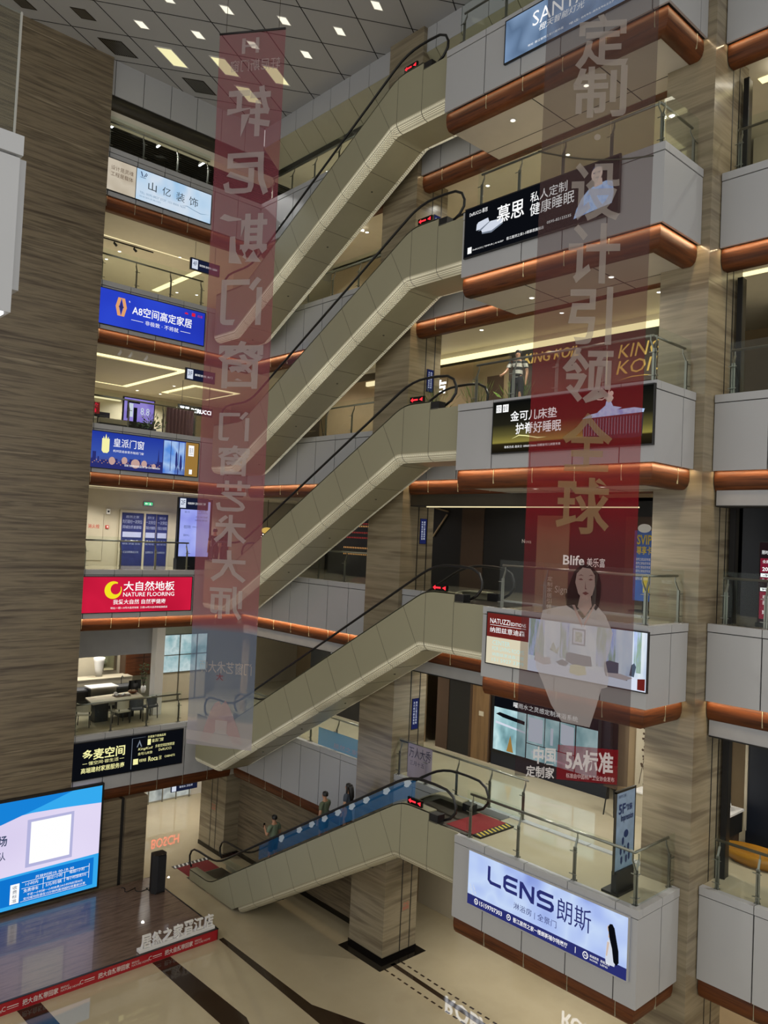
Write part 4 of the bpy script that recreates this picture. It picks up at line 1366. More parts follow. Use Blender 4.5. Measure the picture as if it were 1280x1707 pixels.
# --- right bottom, shower sign
fr = FX(12.36, 8.17, 4.18, 5.42, XB - 0.07)
M['s10'] = emit_noise('pale_violet_print', ['7f92d8', 'a9bdf0', 'c3d6f6', '9db1ec'], 1.0, 0.9)
rt = board('billboard', 'pale violet blue shower billboard with large navy letters, lowest on the right', fr, 's10', frame_m='panel', group=GR)
put(rt, fr, 'navy_band', 'e_navy', [('r', 0, 0, 1, 0.19)])
put(rt, fr, 'big_lettering', 'e_navy', [('t', '朗斯', 0.60, 0.46, 0.80, 0.85), ('t', '淋浴房 | 全景门', 0.325, 0.28, 0.60, 0.42),
    ('p', [(0.14, 0.86), (0.158, 0.86), (0.158, 0.62), (0.17, 0.60), (0.235, 0.60), (0.235, 0.54), (0.16, 0.54), (0.14, 0.60)]),
    ('p', [(0.25, 0.60), (0.25, 0.78), (0.27, 0.84), (0.345, 0.84), (0.345, 0.78), (0.28, 0.78), (0.268, 0.75), (0.268, 0.72), (0.34, 0.72), (0.34, 0.66), (0.268, 0.66), (0.268, 0.62), (0.28, 0.60), (0.345, 0.60), (0.345, 0.54), (0.27, 0.54)]),
    ('p', [(0.36, 0.53), (0.36, 0.83), (0.38, 0.83), (0.438, 0.63), (0.438, 0.83), (0.456, 0.83), (0.456, 0.53), (0.436, 0.53), (0.378, 0.73), (0.378, 0.53)]),
    ('p', [(0.475, 0.53), (0.475, 0.59), (0.555, 0.59), (0.562, 0.61), (0.562, 0.63), (0.555, 0.65), (0.49, 0.65), (0.472, 0.70), (0.472, 0.78), (0.49, 0.83), (0.575, 0.83), (0.575, 0.77), (0.50, 0.77), (0.49, 0.75), (0.49, 0.73), (0.50, 0.71), (0.565, 0.71), (0.58, 0.66), (0.58, 0.58), (0.565, 0.53)])])
ring = [(0.065 + 0.014 * math.cos(t * 0.3142), 0.10 + 0.05 * math.sin(t * 0.3142)) for t in range(21)]
put(rt, fr, 'contact_text', 'e_white', [('t', '15159707303', 0.09, 0.06, 0.25, 0.14, 0.01), ('t', '晋江居然之家一楼朗斯瑞尔特展厅', 0.325, 0.055, 0.67, 0.145, 0.01), ('o', 0.065, 0.10, 0.014, 0.055), ('o', 0.295, 0.10, 0.014, 0.055), ('r', 0.715, 0.05, 0.718, 0.15), ('o', 0.775, 0.095, 0.016, 0.06), ('t', '高端家居', 0.80, 0.10, 0.85, 0.145), ('t', '高端卫浴', 0.86, 0.10, 0.91, 0.145), ('t', 'SHOWER', 0.80, 0.05, 0.845, 0.08), ('t', 'LENS', 0.86, 0.05, 0.90, 0.08)], c=0.003)
put(rt, fr, 'contact_icons', 'e_navy', [('o', 0.065, 0.10, 0.010, 0.040), ('o', 0.295, 0.10, 0.010, 0.040), ('o', 0.775, 0.095, 0.012, 0.045)], c=0.006)
put(rt, fr, 'contact_icon_cores', 'e_white', [('p', [(0.06, 0.12), (0.063, 0.085), (0.071, 0.075), (0.068, 0.09), (0.065, 0.12)]), ('o', 0.295, 0.105, 0.004, 0.016), ('t', 'H', 0.769, 0.07, 0.782, 0.12)], c=0.009)
put(rt, fr, 'girl_hair', 'e_black', [('p', [(0.895, 0.72), (0.905, 0.78), (0.918, 0.79), (0.93, 0.74), (0.94, 0.60), (0.955, 0.40), (0.958, 0.22), (0.945, 0.16), (0.93, 0.20), (0.92, 0.40), (0.905, 0.55)])], c=0.006)
put(rt, fr, 'girl_dress', 'e_soft', [('p', [(0.885, 0.20), (0.892, 0.48), (0.905, 0.55), (0.92, 0.50), (0.925, 0.34), (0.94, 0.20), (0.935, 0.13), (0.89, 0.12)])], c=0.003)
put(rt, fr, 'girl_skin', 'e_skin', [('o', 0.902, 0.70, 0.011, 0.055), ('p', [(0.897, 0.56), (0.90, 0.64), (0.908, 0.64), (0.912, 0.54)]), ('p', [(0.893, 0.48), (0.89, 0.34), (0.888, 0.25), (0.895, 0.25), (0.90, 0.36), (0.905, 0.48)])], c=0.005)
put(rt, fr, 'flower_sprig', 'e_soft', [('o', 0.012 + (i * 37 % 23) * 0.0022, 0.20 + (i * 53 % 19) * 0.010, 0.003, 0.010) for i in range(26)], c=0.003)

# --- hanging direction boards on the left
M['dir_blue'] = emit('direction_board_navy', '171c33', 1.0)
for k, x0, z0, no, t1, col in ((5, 14.20, 22.62, '4F', '欧式家具 现代家具 儿童家具', 'second'), (4, 14.25, 18.42, '3F', '橱柜衣柜 木门', 'third'), (3, 14.25, 13.52, '2F', '地板瓷砖 卫浴洁具 门窗', 'lowest')):
    fr = FY(x0, x0 + 1.22, z0, z0 + 0.42, 26.9)
    w = {5: 'above the royal blue billboard', 4: 'above the night skyline billboard', 3: 'above the red flooring billboard'}[k]
    rt = board('direction_sign', 'dark hanging direction sign with a white floor number, ' + w, fr, 'dir_blue', depth=0.08, border=0.015, cat='sign', group='hanging direction signs')
    put(rt, fr, 'number_panel', 'e_soft', [('r', 0.04, 0.08, 0.24, 0.92)])
    put(rt, fr, 'number', 'e_ink', [('t', no, 0.07, 0.36, 0.21, 0.76)], c=0.004)
    put(rt, fr, 'lettering', 'e_white', [('t', t1, 0.30, 0.42, 0.92, 0.62)])
    b = MB()
    zc = ceil_l(k)
    for a in (0.15, 0.85):
        b.bar(fr(a, 1.0, -0.04), Vector((fr(a, 1, -0.04).x, fr(a, 1, -0.04).y, zc)), 0.012)
    b.build('hanger', 'steel', rt)

# --- vertical blue boards and red plates on the pillars
M['blue_board'] = emit('navy_plate', '1f2552', 0.8)
for k, z0, z1 in ((2, 6.86, 7.80), (3, 12.64, 13.42), (4, 17.45, 18.15), (5, 22.35, 23.1)):
    fr = FY(17.50, 17.78, z0, z1, PC[2] - 0.01)
    w = {2: 'second floor beside the oak door', 3: 'third floor beside the dark shop', 4: 'fourth floor beside the escalator top', 5: 'fifth floor behind the escalator loop'}[k]
    rt = board('wall_sign', 'narrow navy sign on the middle pillar, ' + w, fr, 'blue_board', depth=0.02, border=0.008, cat='sign', group='navy signs on the middle pillar')
    put(rt, fr, 'lettering', 'e_soft', [('t', c, a, 0.92 - (i + 1) * 0.095, a + 0.24, 0.92 - i * 0.095 - 0.02) for a, s in ((0.56, '居然之家正品保障'), (0.2, '先行赔付服务承诺')) for i, c in enumerate(s)])
for (fr, w) in ((FY(17.45, 17.78, 1.30, 1.58, PC[2] - 0.01), 'low on the middle pillar'), (Frame((16.85, 27.74, 1.6), (0, -1, 0), (0, 0, 1), 0.36, 0.3), 'on the pillar by the lit doorway')):
    rt = board('notice', 'small red notice ' + w, fr, 'stone_light', frame_m='stone_light', depth=0.01, border=0.004, cat='sign')
    M.setdefault('red_ink', plain('red_ink', 'c3352a', 0.5))
    put(rt, fr, 'lettering', 'red_ink', [('t', '小心', 0.1, 0.55, 0.9, 0.95), ('t', '台阶', 0.1, 0.08, 0.9, 0.48)])

# --- tall purple screen of the lift lobby
fr = FY(14.66, 15.95, 11.70, 13.86, 27.52)
M['lcd'] = emit_noise('lavender_screen', ['7d82da', '9da6ee', 'b6bff6'], 1.0, 0.9)
rt = board('advert_screen', 'tall lavender lit screen in the lift lobby left of the pink banner', fr, 'lcd', frame_m='navy_wall', depth=0.12, border=0.09, cat='screen')
put(rt, fr, 'print', 'e_ink', [('t', '开盘公告', 0.62, 0.80, 0.88, 0.87), ('r', 0.58, 0.78, 0.92, 0.785), ('r', 0.58, 0.89, 0.92, 0.895), ('t', '如需咨询', 0.14, 0.84, 0.34, 0.89), ('t', '请扫一扫', 0.14, 0.78, 0.30, 0.815), ('t', '楼层导购', 0.14, 0.50, 0.36, 0.56), ('t', '一楼 瓷砖卫浴', 0.40, 0.52, 0.60, 0.545), ('t', '服务中心', 0.14, 0.36, 0.34, 0.40), ('t', '二楼 木门地板 三楼 橱柜', 0.50, 0.70, 0.92, 0.73), ('t', '四楼 家具 五楼 软装', 0.50, 0.64, 0.92, 0.67)])
b = MB()
b.box(14.6, 16.0, 27.5, 27.75, CAP[3] - 0.03, 11.62)
b.build('plinth', 'navy_wall', rt)

# ================================================================== hanging sheer banners
def banner(label, tl, tr, bl, br, stops, alpha, ceil_drop):
    tl, tr, bl, br = map(Vector, (tl, tr, bl, br))
    rt = thing('hanging_banner', label, 'banner', (tl + tr) / 2, 'sheer banners hung from the ceiling')
    nx, nz = 6, 40
    zlo, zhi = (bl.z + br.z) / 2, (tl.z + tr.z) / 2
    M['gz' + label[:8]] = gauze('banner_cloth', alpha, stops, zlo, zhi)
    c = MB()
    n = ((tr - tl).cross(bl - tl)).normalized()
    v = []
    for j in range(nz + 1):
        for i in range(nx + 1):
            s, t = i / nx, j / nz
            p = (tl * (1 - s) + tr * s) * (1 - t) + (bl * (1 - s) + br * s) * t
            v.append(p + n * 0.02 * math.sin(t * 9 + s * 2))
    f = [(j * (nx + 1) + i, j * (nx + 1) + i + 1, (j + 1) * (nx + 1) + i + 1, (j + 1) * (nx + 1) + i) for j in range(nz) for i in range(nx)]
    c.add(v, f, 0, True)
    c.build('cloth', 'gz' + label[:8], rt)
    r = MB()
    r.tube([tl, tr], 0.025, 8)
    r.build('rod', 'black', rt)
    w = MB()
    for p in (tl * 0.9 + tr * 0.1, tl * 0.1 + tr * 0.9):
        w.bar(p, (p.x, p.y, CEIL), 0.008)
    w.build('cord', 'dark_steel', rt)
    u = ((tl + tr) / 2 - (bl + br) / 2)
    fr = Frame(bl, br - bl, u, (br - bl).length, u.length)
    # lean follows the cloth
    class G(Frame):
        pass
    g = Frame(bl, br - bl, u, (br - bl).length, u.length)
    def at(a, b, cc=0.0):
        p = (bl * (1 - a) + br * a) * (1 - b) + (tl * (1 - a) + tr * a) * b
        return p + g.n * (cc + 0.035)
    class W:
        n = g.n
        def __call__(s, a, b, cc=0.0): return at(a, b, cc)
    return rt, W()


def bput(rt, fr, name, m, items, c=0.0, mirror=False, label=None):
    b = MB()
    for it in items:
        if it[0] == 't': b.text(fr, it[1], *it[2:6], c=c, bold=(it[6] if len(it) > 6 else 0.0), mirror=mirror)
        elif it[0] == 'r': b.add([fr(it[1], it[2], c), fr(it[3], it[2], c), fr(it[3], it[4], c), fr(it[1], it[4], c)], [(0, 1, 2, 3)])
        elif it[0] == 'p': b.add([fr(x, y, c) for x, y in it[1]], [tuple(range(len(it[1])))])
        elif it[0] == 'o':
            b.add([fr(it[1] + it[3] * math.cos(k * math.pi / 10), it[2] + it[4] * math.sin(k * math.pi / 10), c) for k in range(20)], [tuple(range(20))])
    return b.build(name, m, rt, label)


# --- left banner, seen from behind (its writing reads backwards)
LB = dict(tl=(9.30, 16.80, 24.78), tr=(10.27, 15.43, 24.78), bl=(9.65, 17.19, 7.57), br=(10.62, 15.81, 7.57))
rt, fr = banner('long pink and blue sheer banner with mirrored white characters, left of the escalators',
                LB['tl'], LB['tr'], LB['bl'], LB['br'],
                [(0, 'b9b4c0'), (0.035, 'b9b4c0'), (0.04, '8694ad'), (0.16, '7f8fae'), (0.17, 'b06c78'), (0.32, 'a9626f'), (1.0, '9c515e')], 0.58, 3)
M['bl_white'] = gauze('banner_white_print', 0.52, col='c9c3c2', trans=0.45)
M['bl_red'] = gauze('banner_red_print', 0.6, col='a33040', trans=0.45)
def ay(y):                                       # picture-free vertical scale of the banner: 0 bottom .. 1 top
    return y
chars = [('轩', 0.735, 0.805), ('尼', 0.640, 0.705), ('斯', 0.547, 0.620), ('门', 0.468, 0.535), ('窗', 0.395, 0.462)]
CH = []
H = lambda p: 1 - (p - 50) / 1195.0              # height share from the top edge
for ch, y0, y1, x0, x1 in (('轩', 143, 228, 0.18, 0.84), ('尼', 254, 326, 0.17, 0.86), ('斯', 355, 440, 0.14, 0.88), ('门', 462, 542, 0.22, 0.84), ('窗', 568, 648, 0.22, 0.90),
                           ('门', 686, 735, 0.28, 0.74), ('窗', 742, 793, 0.29, 0.77), ('艺', 801, 852, 0.29, 0.80), ('木', 858, 911, 0.28, 0.78), ('大', 917, 970, 0.26, 0.80), ('师', 977, 1032, 0.26, 0.76)):
    CH.append(('t', ch, x0, H(y1), x1, H(y0), 0.02))
CH[8] = ('t', '术') + CH[8][2:]
for it in CH: bput(rt, fr, 'character', 'bl_white', [it], mirror=True)
bput(rt, fr, 'logo', 'bl_white', [('t', 'H', 0.36, H(88), 0.62, H(62), 0.01), ('t', '轩尼斯门窗', 0.20, H(118), 0.95, H(98))], mirror=True)
bput(rt, fr, 'small_lettering', 'bl_white', [('t', '门窗艺术大师', 0.16, H(1122), 0.95, H(1102), 0.01)], mirror=True)
bput(rt, fr, 'small_mark', 'bl_red', [('t', '大', 0.42, H(1134), 0.53, H(1122), 0.02)], mirror=True)
M['bl_skin'] = gauze('banner_skin_print', 0.5, col='c3a2a4', trans=0.45)
bput(rt, fr, 'hands_picture', 'bl_skin', [('p', [(0.22, H(1234)), (0.30, H(1205)), (0.36, H(1185)), (0.42, H(1172)), (0.48, H(1168)), (0.52, H(1174)), (0.58, H(1166)), (0.64, H(1176)), (0.70, H(1190)), (0.78, H(1210)), (0.86, H(1236)), (0.72, H(1238)), (0.66, H(1225)), (0.56, H(1215)), (0.46, H(1216)), (0.38, H(1228)), (0.34, H(1238))])])
bput(rt, fr, 'camera_picture', 'bl_white', [('r', 0.44, H(1222), 0.62, H(1200)), ('p', [(0.0, H(1236)), (0.0, H(1220)), (1.0, H(1226)), (1.0, H(1244))])], c=0.004)

# --- right banner with a portrait
s = 1.13
E0 = Vector((0, 0, 12.75))
q = lambda p: E0 + (Vector(p) - E0) * s
TL, TR, BL, BR = q((8.66, 6.54, 21.9)), q((9.56, 5.35, 21.9)), q((8.99, 6.83, 9.52)), q((9.90, 5.62, 9.52))
# continue upwards to the rod below the ceiling
rt, fr = banner('wide dark red sheer banner with a portrait of a woman in white',
                TL, TR, BL, BR,
                [(0, '3a2f35'), (0.09, '4a3438'), (0.17, '6b4146'), (0.26, '7a2a31'), (0.31, '9b2530'), (0.43, '962a33'), (0.50, '70353a'), (0.6, '60494a'), (1, '5c524e')], 0.56, 3)
M['br_white'] = gauze('portrait_banner_print', 0.55, col='bcb2ab', trans=0.45)
M['br_gold'] = gauze('portrait_banner_gold_print', 0.62, col='a08a66', trans=0.45)
M['br_bright'] = gauze('portrait_banner_bright_print', 0.85, col='f2eeee', trans=0.4)
for it in [('t', c, a0, b0, a1, b1, 0.02) for c, a0, b0, a1, b1 in (('定', 0.272, 0.795, 0.745, 0.855), ('制', 0.264, 0.74, 0.744, 0.797), ('设', 0.287, 0.625, 0.726, 0.690), ('计', 0.284, 0.555, 0.743, 0.622), ('引', 0.307, 0.487, 0.698, 0.551), ('领', 0.275, 0.422, 0.736, 0.484))] + [('o', 0.5, 0.718, 0.03, 0.0035)]: bput(rt, fr, 'character', 'br_white', [it])
for it in [('t', '全', 0.301, 0.346, 0.745, 0.411, 0.02), ('t', '球', 0.271, 0.276, 0.747, 0.339, 0.02)]: bput(rt, fr, 'character', 'br_gold', [it], label='gold character')
bput(rt, fr, 'brand_lettering', 'br_bright', [('t', 'Blife', 0.353, 0.241, 0.543, 0.252, 0.02), ('t', '美乐富', 0.565, 0.240, 0.724, 0.250)])
M['br_hair'] = gauze('portrait_hair_print', 0.66, col='261c1d', trans=0.45)
M['br_skin'] = gauze('portrait_skin_print', 0.6, col='c9aca4', trans=0.45)
M['br_suit'] = gauze('portrait_suit_print', 0.52, col='d8d0cf', trans=0.45)
M['br_lip'] = gauze('portrait_feature_print', 0.7, col='7a3b3d', trans=0.45)
bput(rt, fr, 'portrait_hair', 'br_hair', [('p', [(0.40, 0.196), (0.385, 0.207), (0.42, 0.220), (0.455, 0.234), (0.52, 0.2425), (0.60, 0.2415), (0.675, 0.233), (0.70, 0.222), (0.70, 0.207), (0.685, 0.196), (0.66, 0.192), (0.60, 0.20), (0.48, 0.190)])], c=0.002)
bput(rt, fr, 'portrait_suit', 'br_suit', [('p', [(0.15, 0.165), (0.19, 0.189), (0.33, 0.194), (0.45, 0.197), (0.55, 0.181), (0.66, 0.199), (0.75, 0.187), (0.82, 0.168), (0.80, 0.15), (0.77, 0.135), (0.80, 0.118), (0.79, 0.108), (0.74, 0.106), (0.70, 0.085), (0.65, 0.062), (0.40, 0.066), (0.30, 0.084), (0.22, 0.107), (0.15, 0.125), (0.13, 0.145)])])
bput(rt, fr, 'portrait_skin', 'br_skin', [('p', [(0.47, 0.222), (0.48, 0.232), (0.53, 0.239), (0.60, 0.238), (0.64, 0.231), (0.645, 0.219), (0.625, 0.209), (0.585, 0.2035), (0.545, 0.2035), (0.50, 0.210)]), ('p', [(0.52, 0.209), (0.61, 0.209), (0.625, 0.197), (0.57, 0.185), (0.50, 0.195)])], c=0.005)
bput(rt, fr, 'portrait_features', 'br_lip', [('p', [(0.535, 0.2105), (0.565, 0.2125), (0.595, 0.2105), (0.565, 0.2085)]), ('p', [(0.495, 0.2255), (0.52, 0.2270), (0.54, 0.2252), (0.52, 0.2248)]), ('p', [(0.585, 0.2255), (0.605, 0.2272), (0.628, 0.2258), (0.605, 0.2250)]), ('p', [(0.49, 0.2295), (0.52, 0.2312), (0.545, 0.2296), (0.52, 0.2302)]), ('p', [(0.582, 0.2298), (0.608, 0.2314), (0.634, 0.2300), (0.608, 0.2304)]), ('p', [(0.558, 0.2240), (0.566, 0.2160), (0.578, 0.2150), (0.558, 0.2150)])], c=0.008)
bput(rt, fr, 'suit_lapels', 'br_skin', [('p', [(0.45, 0.197), (0.475, 0.197), (0.55, 0.176), (0.545, 0.172)]), ('p', [(0.66, 0.199), (0.645, 0.199), (0.565, 0.178), (0.56, 0.172)])], c=0.008)
M['br_red'] = gauze('banner_red_plate', 0.6, col='a01e2a', trans=0.45)
bput(rt, fr, 'red_plate', 'br_red', [('r', 0.375, 0.0015, 0.91, 0.040)])
bput(rt, fr, 'footer_lettering', 'br_bright', [('t', '中国', 0.16, 0.0165, 0.36, 0.036, 0.03), ('t', '定制家', 0.10, 0.001, 0.355, 0.014, 0.02), ('t', '5A标准', 0.45, 0.0125, 0.87, 0.0365, 0.03), ('t', '标准由中国林产工业协会发布', 0.46, 0.0040, 0.885, 0.0095)], c=0.004)
bput(rt, fr, 'side_lettering', 'br_white', [('t', c, 0.22, 0.222 - i * 0.0062, 0.265, 0.227 - i * 0.0062) for i, c in enumerate('定制家居引领者')] + [('t', 'Sign', 0.29, 0.207, 0.40, 0.217)], c=0.004)
# a cable slung across the banner's upper third
cb = MB()
PA, PB = fr(-0.03, 0.704), fr(1.0, 0.694)
cb.tube([PA.lerp(PB, i / 10) + Vector((0, 0, -0.10 * math.sin(math.pi * i / 10))) + fr.n * 0.03 for i in range(11)], 0.012, 6)
cb.build('slung_cable', 'dark_steel', rt)

# ================================================================== ceiling lights and vents
def rhomb(b, c, ha, hb, z0, z1, mi=0):
    a, bb = A_.normalized(), B_.normalized()
    b.prism([(*(c + a * i * ha + bb * j * hb), z0) for i, j in ((-1, -1), (1, -1), (1, 1), (-1, 1))], (0, 0, z1 - z0), mi)


def ceil_lamp(c, ha, hb, label, m, cat, name, group):
    rt = thing(name, label, cat, (c.x, c.y, CEIL), group)
    f = MB()
    a, bb = A_.normalized(), B_.normalized()
    for (i0, i1, j0, j1) in ((-1, 1, 1, 1.12), (-1, 1, -1.12, -1), (1, 1.12, -1.12, 1.12), (-1.12, -1, -1.12, 1.12)):
        f.prism([(*(c + a * i * ha + bb * j * hb), CEIL - 0.012) for i, j in ((i0, j0), (i1, j0), (i1, j1), (i0, j1))], (0, 0, 0.012))
    f.build('frame', 'white' if 'vent' not in name else 'dark_steel', rt)
    d = MB()
    rhomb(d, c, ha, hb, CEIL - 0.006, CEIL - 0.001)
    if 'vent' in name:
        for i in range(-4, 5):
            p = c + a * i * ha / 4.6
            d.bar((*(p - bb * hb), CEIL - 0.008), (*(p + bb * hb), CEIL - 0.008), 0.03, 0.008, 1)
        d.build('grille', ['dark_steel', 'steel'], rt)
    else:
        d.build('diffuser', m, rt)
    return rt


lamp_i = 0
BIG = {(0, 0), (1, 0), (2, 0), (1, -1), (2, -1)}
first = {}
for i in range(-8, 8):
    for j in range(-12, 12):
        c = Vector((10.425, 23.90)) + A_ * i + B_ * j
        if not (-1 < c.x < 16.2 and -2 < c.y < 26.0): continue
        v = Vector((c.x, c.y, CEIL)) - EYE
        zz = v.dot(_f)
        if zz < 3: continue
        u, w = 640 + 1308.4 * v.dot(_r2) / zz, 853.5 - 1308.4 * v.dot(_u2) / zz
        if not (-120 < u < 1400 and -260 < w < 400): continue
        big = c.y - 0 > 22.6 and c.x > 11.7 and not (c.x < 12.2 and c.y < 23.5)
        vent = (c.x < 10.6 and c.y > 24.5) or (c.x > 13 and c.x < 14 and c.y > 25.4)
        kind = 'vent' if vent else 'big' if big else 'small'
        if kind == 'vent':
            hh = 0.42 if c.x > 9.5 else 0.25
            if c.y > 26.0: continue
            rt = ceil_lamp(c, 0.34 * hh / 0.42, hh, 'dark louvred vent in the grey ceiling above the stone wall' if c.x < 12 else 'dark louvred vent in the ceiling corner beside the pink banner', 'black', 'ceiling vent', 'ceiling_vent', 'dark ceiling vents')
        else:
            ha, hb = (0.24, 0.52) if big else (0.13, 0.19)
            if kind in first:
                rt = copy_thing(first[kind], (c.x, c.y, CEIL))
            else:
                rt = first[kind] = ceil_lamp(c, ha, hb, 'large glowing rhombus light in the ceiling corner around the pink banner' if big else 'small glowing square light in the grey diamond ceiling', 'lamp_panel_y' if big else 'lamp_panel', 'ceiling light', 'ceiling_light', 'large corner ceiling lights' if big else 'small ceiling lights')

# ================================================================== recessed downlights (with their real beams)
proto = None
def downlight(x, y, z, label, group, power=SPOT_W, col=(1, 0.95, 0.86), size=2.4):
    global proto
    if proto is None:
        proto = thing('downlight', label, 'light', (x, y, z), group)
        t = MB()
        t.lathe((x, y, z), [(0.085, 0.004), (0.09, -0.008), (0.075, -0.012), (0.06, -0.004)], 16)
        t.build('trim_ring', 'white', proto)
        t = MB()
        t.disc((x, y, z - 0.006), (0, 0, 1), 0.058, 0.003, 16)
        t.build('bulb', 'lamp', proto)
    else:
        r = copy_thing(proto, (x, y, z), label)
        r['group'] = group
    if power > 0: spot((x, y, z - 0.02), power, size, 0.05, col)


# under the right balconies
for k, ys in ((5, ((16.06, 12.27), (15.94, 9.91))), (6, ((15.61, 12.76), (15.55, 10.53))), (4, ((15.65, 11.62), (15.51, 9.67))), (3, ((15.6, 11.6), (15.5, 9.6)))):
    z = CAP[k] - PD[k] - WD + 0.025
    w = {6: 'under the topmost balcony', 5: 'under the balcony with the black mattress billboard', 4: 'under the balcony with the dancer billboard', 3: 'under the balcony with the living room billboard'}[k]
    for (x, y) in ys:
        downlight(x, y, z, 'round recessed downlight ' + w, 'downlights ' + w, SPOT_W * 0.8)
# walkways on the right and rooms on the left
for k in (2, 3, 4, 5, 6):
    zr = ceil_z(k) if k < 6 else CEIL - 1.625
    zl = ceil_l(k) if k < 6 else 28.1
    wr = {2: 'over the second floor walkway', 3: 'over the third floor walkway', 4: 'over the fourth floor walkway', 5: 'over the fifth floor walkway', 6: 'over the sixth floor walkway'}[k]
    for y in (24.6, 22.0, 19.6, 16.2, 13.2, 10.2, 6.2):
        downlight(18.7, y, zr - 0.005, 'round recessed downlight ' + wr + ' on the right', 'downlights ' + wr, SPOT_W * {2: 1.2, 3: 0.30, 4: 0.9, 5: 1.1, 6: 0.6}[k])
    if k == 6: continue
    wl = {2: 'in the bathroom showroom', 3: 'in the lift lobby', 4: 'in the furniture showroom', 5: 'in the cream hall'}[k]
    pts = {2: ((12.2, 29.4), (11.8, 30.6), (13.6, 30.8), (16.4, 28.6)), 3: ((11.8, 28.4), (13.2, 28.0), (14.6, 28.2), (16.6, 28.3)), 4: ((14.2, 29.7), (14.2, 32.4), (15.9, 34.6), (17.0, 34.5), (16.4, 32.0), (16.0, 29.4)), 5: ((12.85, 30.3), (12.87, 31.6), (13.8, 31.0), (17.0, 33.4), (17.8, 33.0), (14.8, 29.0))}[k]
    for (x, y) in pts:
        downlight(x, y, zl - 0.005, 'round recessed downlight ' + wl + ' on the left', 'downlights ' + wl, SPOT_W * {2: 1.0, 3: 0.9, 4: 1.1, 5: 1.1}[k])
for (x, y) in ((18.7, 15.0), (18.7, 12.0), (19.0, 8.0), (18.5, 4.5), (15.8, 10.5)):
    downlight(x, y, 3.6 if x > 17.2 else 3.22, 'round recessed downlight over the ground floor walkway', 'downlights over the ground floor walkway', SPOT_W * 0.9)
for (x, y) in ((14.6, 28.6), (16.2, 31.0), (18.0, 33.0), (18.6, 30.8), (15.6, 33.0)):
    downlight(x, y, 3.22, 'round recessed downlight in the bright ground floor corridor', 'downlights in the ground floor corridor', SPOT_W * 0.6, (1, 0.97, 0.92))

# ================================================================== linear lights and coves (left)
for (x, y0, y1, w) in ((11.84, 28.54, 29.35, 'first from the stone wall'), (13.78, 28.63, 29.47, 'second from the stone wall'), (15.76, 28.70, 29.61, 'nearest the pink banner')):
    rt = thing('tube_light', 'slim white tube light on the dark slatted ceiling, ' + w, 'light', (x, (y0 + y1) / 2, 28.02), 'tube lights on the top floor')
    b = MB(); b.box(x - 0.04, x + 0.04, y0, y1, 28.03, 28.12); b.build('housing', 'white', rt)
    b = MB(); b.box(x - 0.03, x + 0.03, y0 + 0.12, y1, 27.99, 28.03); b.build('tube', 'lamp_cool', rt)
    b = MB(); b.sphere((x, y0 + 0.03, 28.0), 0.035, 10); b.build('sensor', 'lamp_cool', rt)
    spot((x, (y0 + y1) / 2, 27.95), SPOT_W * 0.8, 2.9, 0.1, (1, 0.98, 0.95))

def tray(name_label, x0, x1, y0, y1, z, w=0.22, m='cove', drop=0.10):
    """recessed ceiling tray with a glowing cove round its edge"""
    rt = thing('cove_light', name_label, 'light', ((x0 + x1) / 2, (y0 + y1) / 2, z), None)
    b = MB()
    for (a, c, d, e) in ((x0, x1, y0, y0 + w), (x0, x1, y1 - w, y1), (x0, x0 + w, y0 + w, y1 - w), (x1 - w, x1, y0 + w, y1 - w)):
        b.box(a, c, d, e, z - 0.012, z - 0.004)
    b.build('glow', m, rt)
    b = MB()
    b.box(x0 + w, x1 - w, y0 + w, y1 - w, z - 0.05, z - 0.012)
    b.build('tray_panel', 'ceiling_in', rt)
    return rt
zl = ceil_l(4)
tray('bright rectangular ceiling cove over the furniture showroom, beside the pink banner', 8.0, 15.2, 28.4, 34.2, zl, 0.36)
tray('second smaller ceiling cove seen through the pink banner on the fourth floor', 16.8, 19.2, 31.0, 34.0, zl, 0.24)
b = MB(); b.box(9.0, 15.5, 35.4, 35.5, zl - 0.5, zl - 0.44)
tag(b.build('strip_light', 'cove_soft'), 'pale linear strip light along the furniture showroom back wall', 'light')
zl = ceil_l(5)
b = MB(); b.box(16.05, 16.35, 29.4, 34.0, zl - 0.02, zl - 0.004)
tag(b.build('strip_light', 'cove'), 'yellow linear ceiling light in the cream hall above the blue billboard', 'light')
b = MB(); b.box(8.0, 15.3, 29.0, 29.06, zl - 0.02, zl - 0.004)
tag(b.build('strip_light', 'cove_soft'), 'thin pale ceiling line in the cream hall, beside the track lights', 'light')
rt = thing('track_light', 'black ceiling track with two spotlights in the cream hall', 'light', (12.7, 29.3, zl))
b = MB(); b.box(10.0, 13.8, 29.28, 29.32, zl - 0.04, zl - 0.004); b.build('track', 'black', rt)
for x in (12.2, 13.0):
    b = MB(); b.tube([(x, 29.3, zl - 0.04), (x, 29.3, zl - 0.10), (x + 0.08, 29.25, zl - 0.20)], [0.015, 0.045, 0.05], 10); b.build('spotlight', 'black', rt)
rt = thing('track_light', 'row of small white spotlights in front of the showroom cove', 'light', (11.5, 27.2, ceil_l(4)))
for x in (10.9, 11.8, 12.2, 12.8):
    b = MB(); b.tube([(x, 27.2, ceil_l(4) - 0.005), (x, 27.2, ceil_l(4) - 0.08), (x - 0.10, 27.15, ceil_l(4) - 0.22)], [0.02, 0.045, 0.05], 10); b.build('spotlight', 'white', rt)
zl = ceil_l(3)
b = MB(); b.box(8.0, 16.5, 27.0, 27.25, zl - 0.02, zl - 0.004)
tag(b.build('strip_light', 'cove_soft'), 'pale ceiling strip along the front of the lift lobby', 'light')
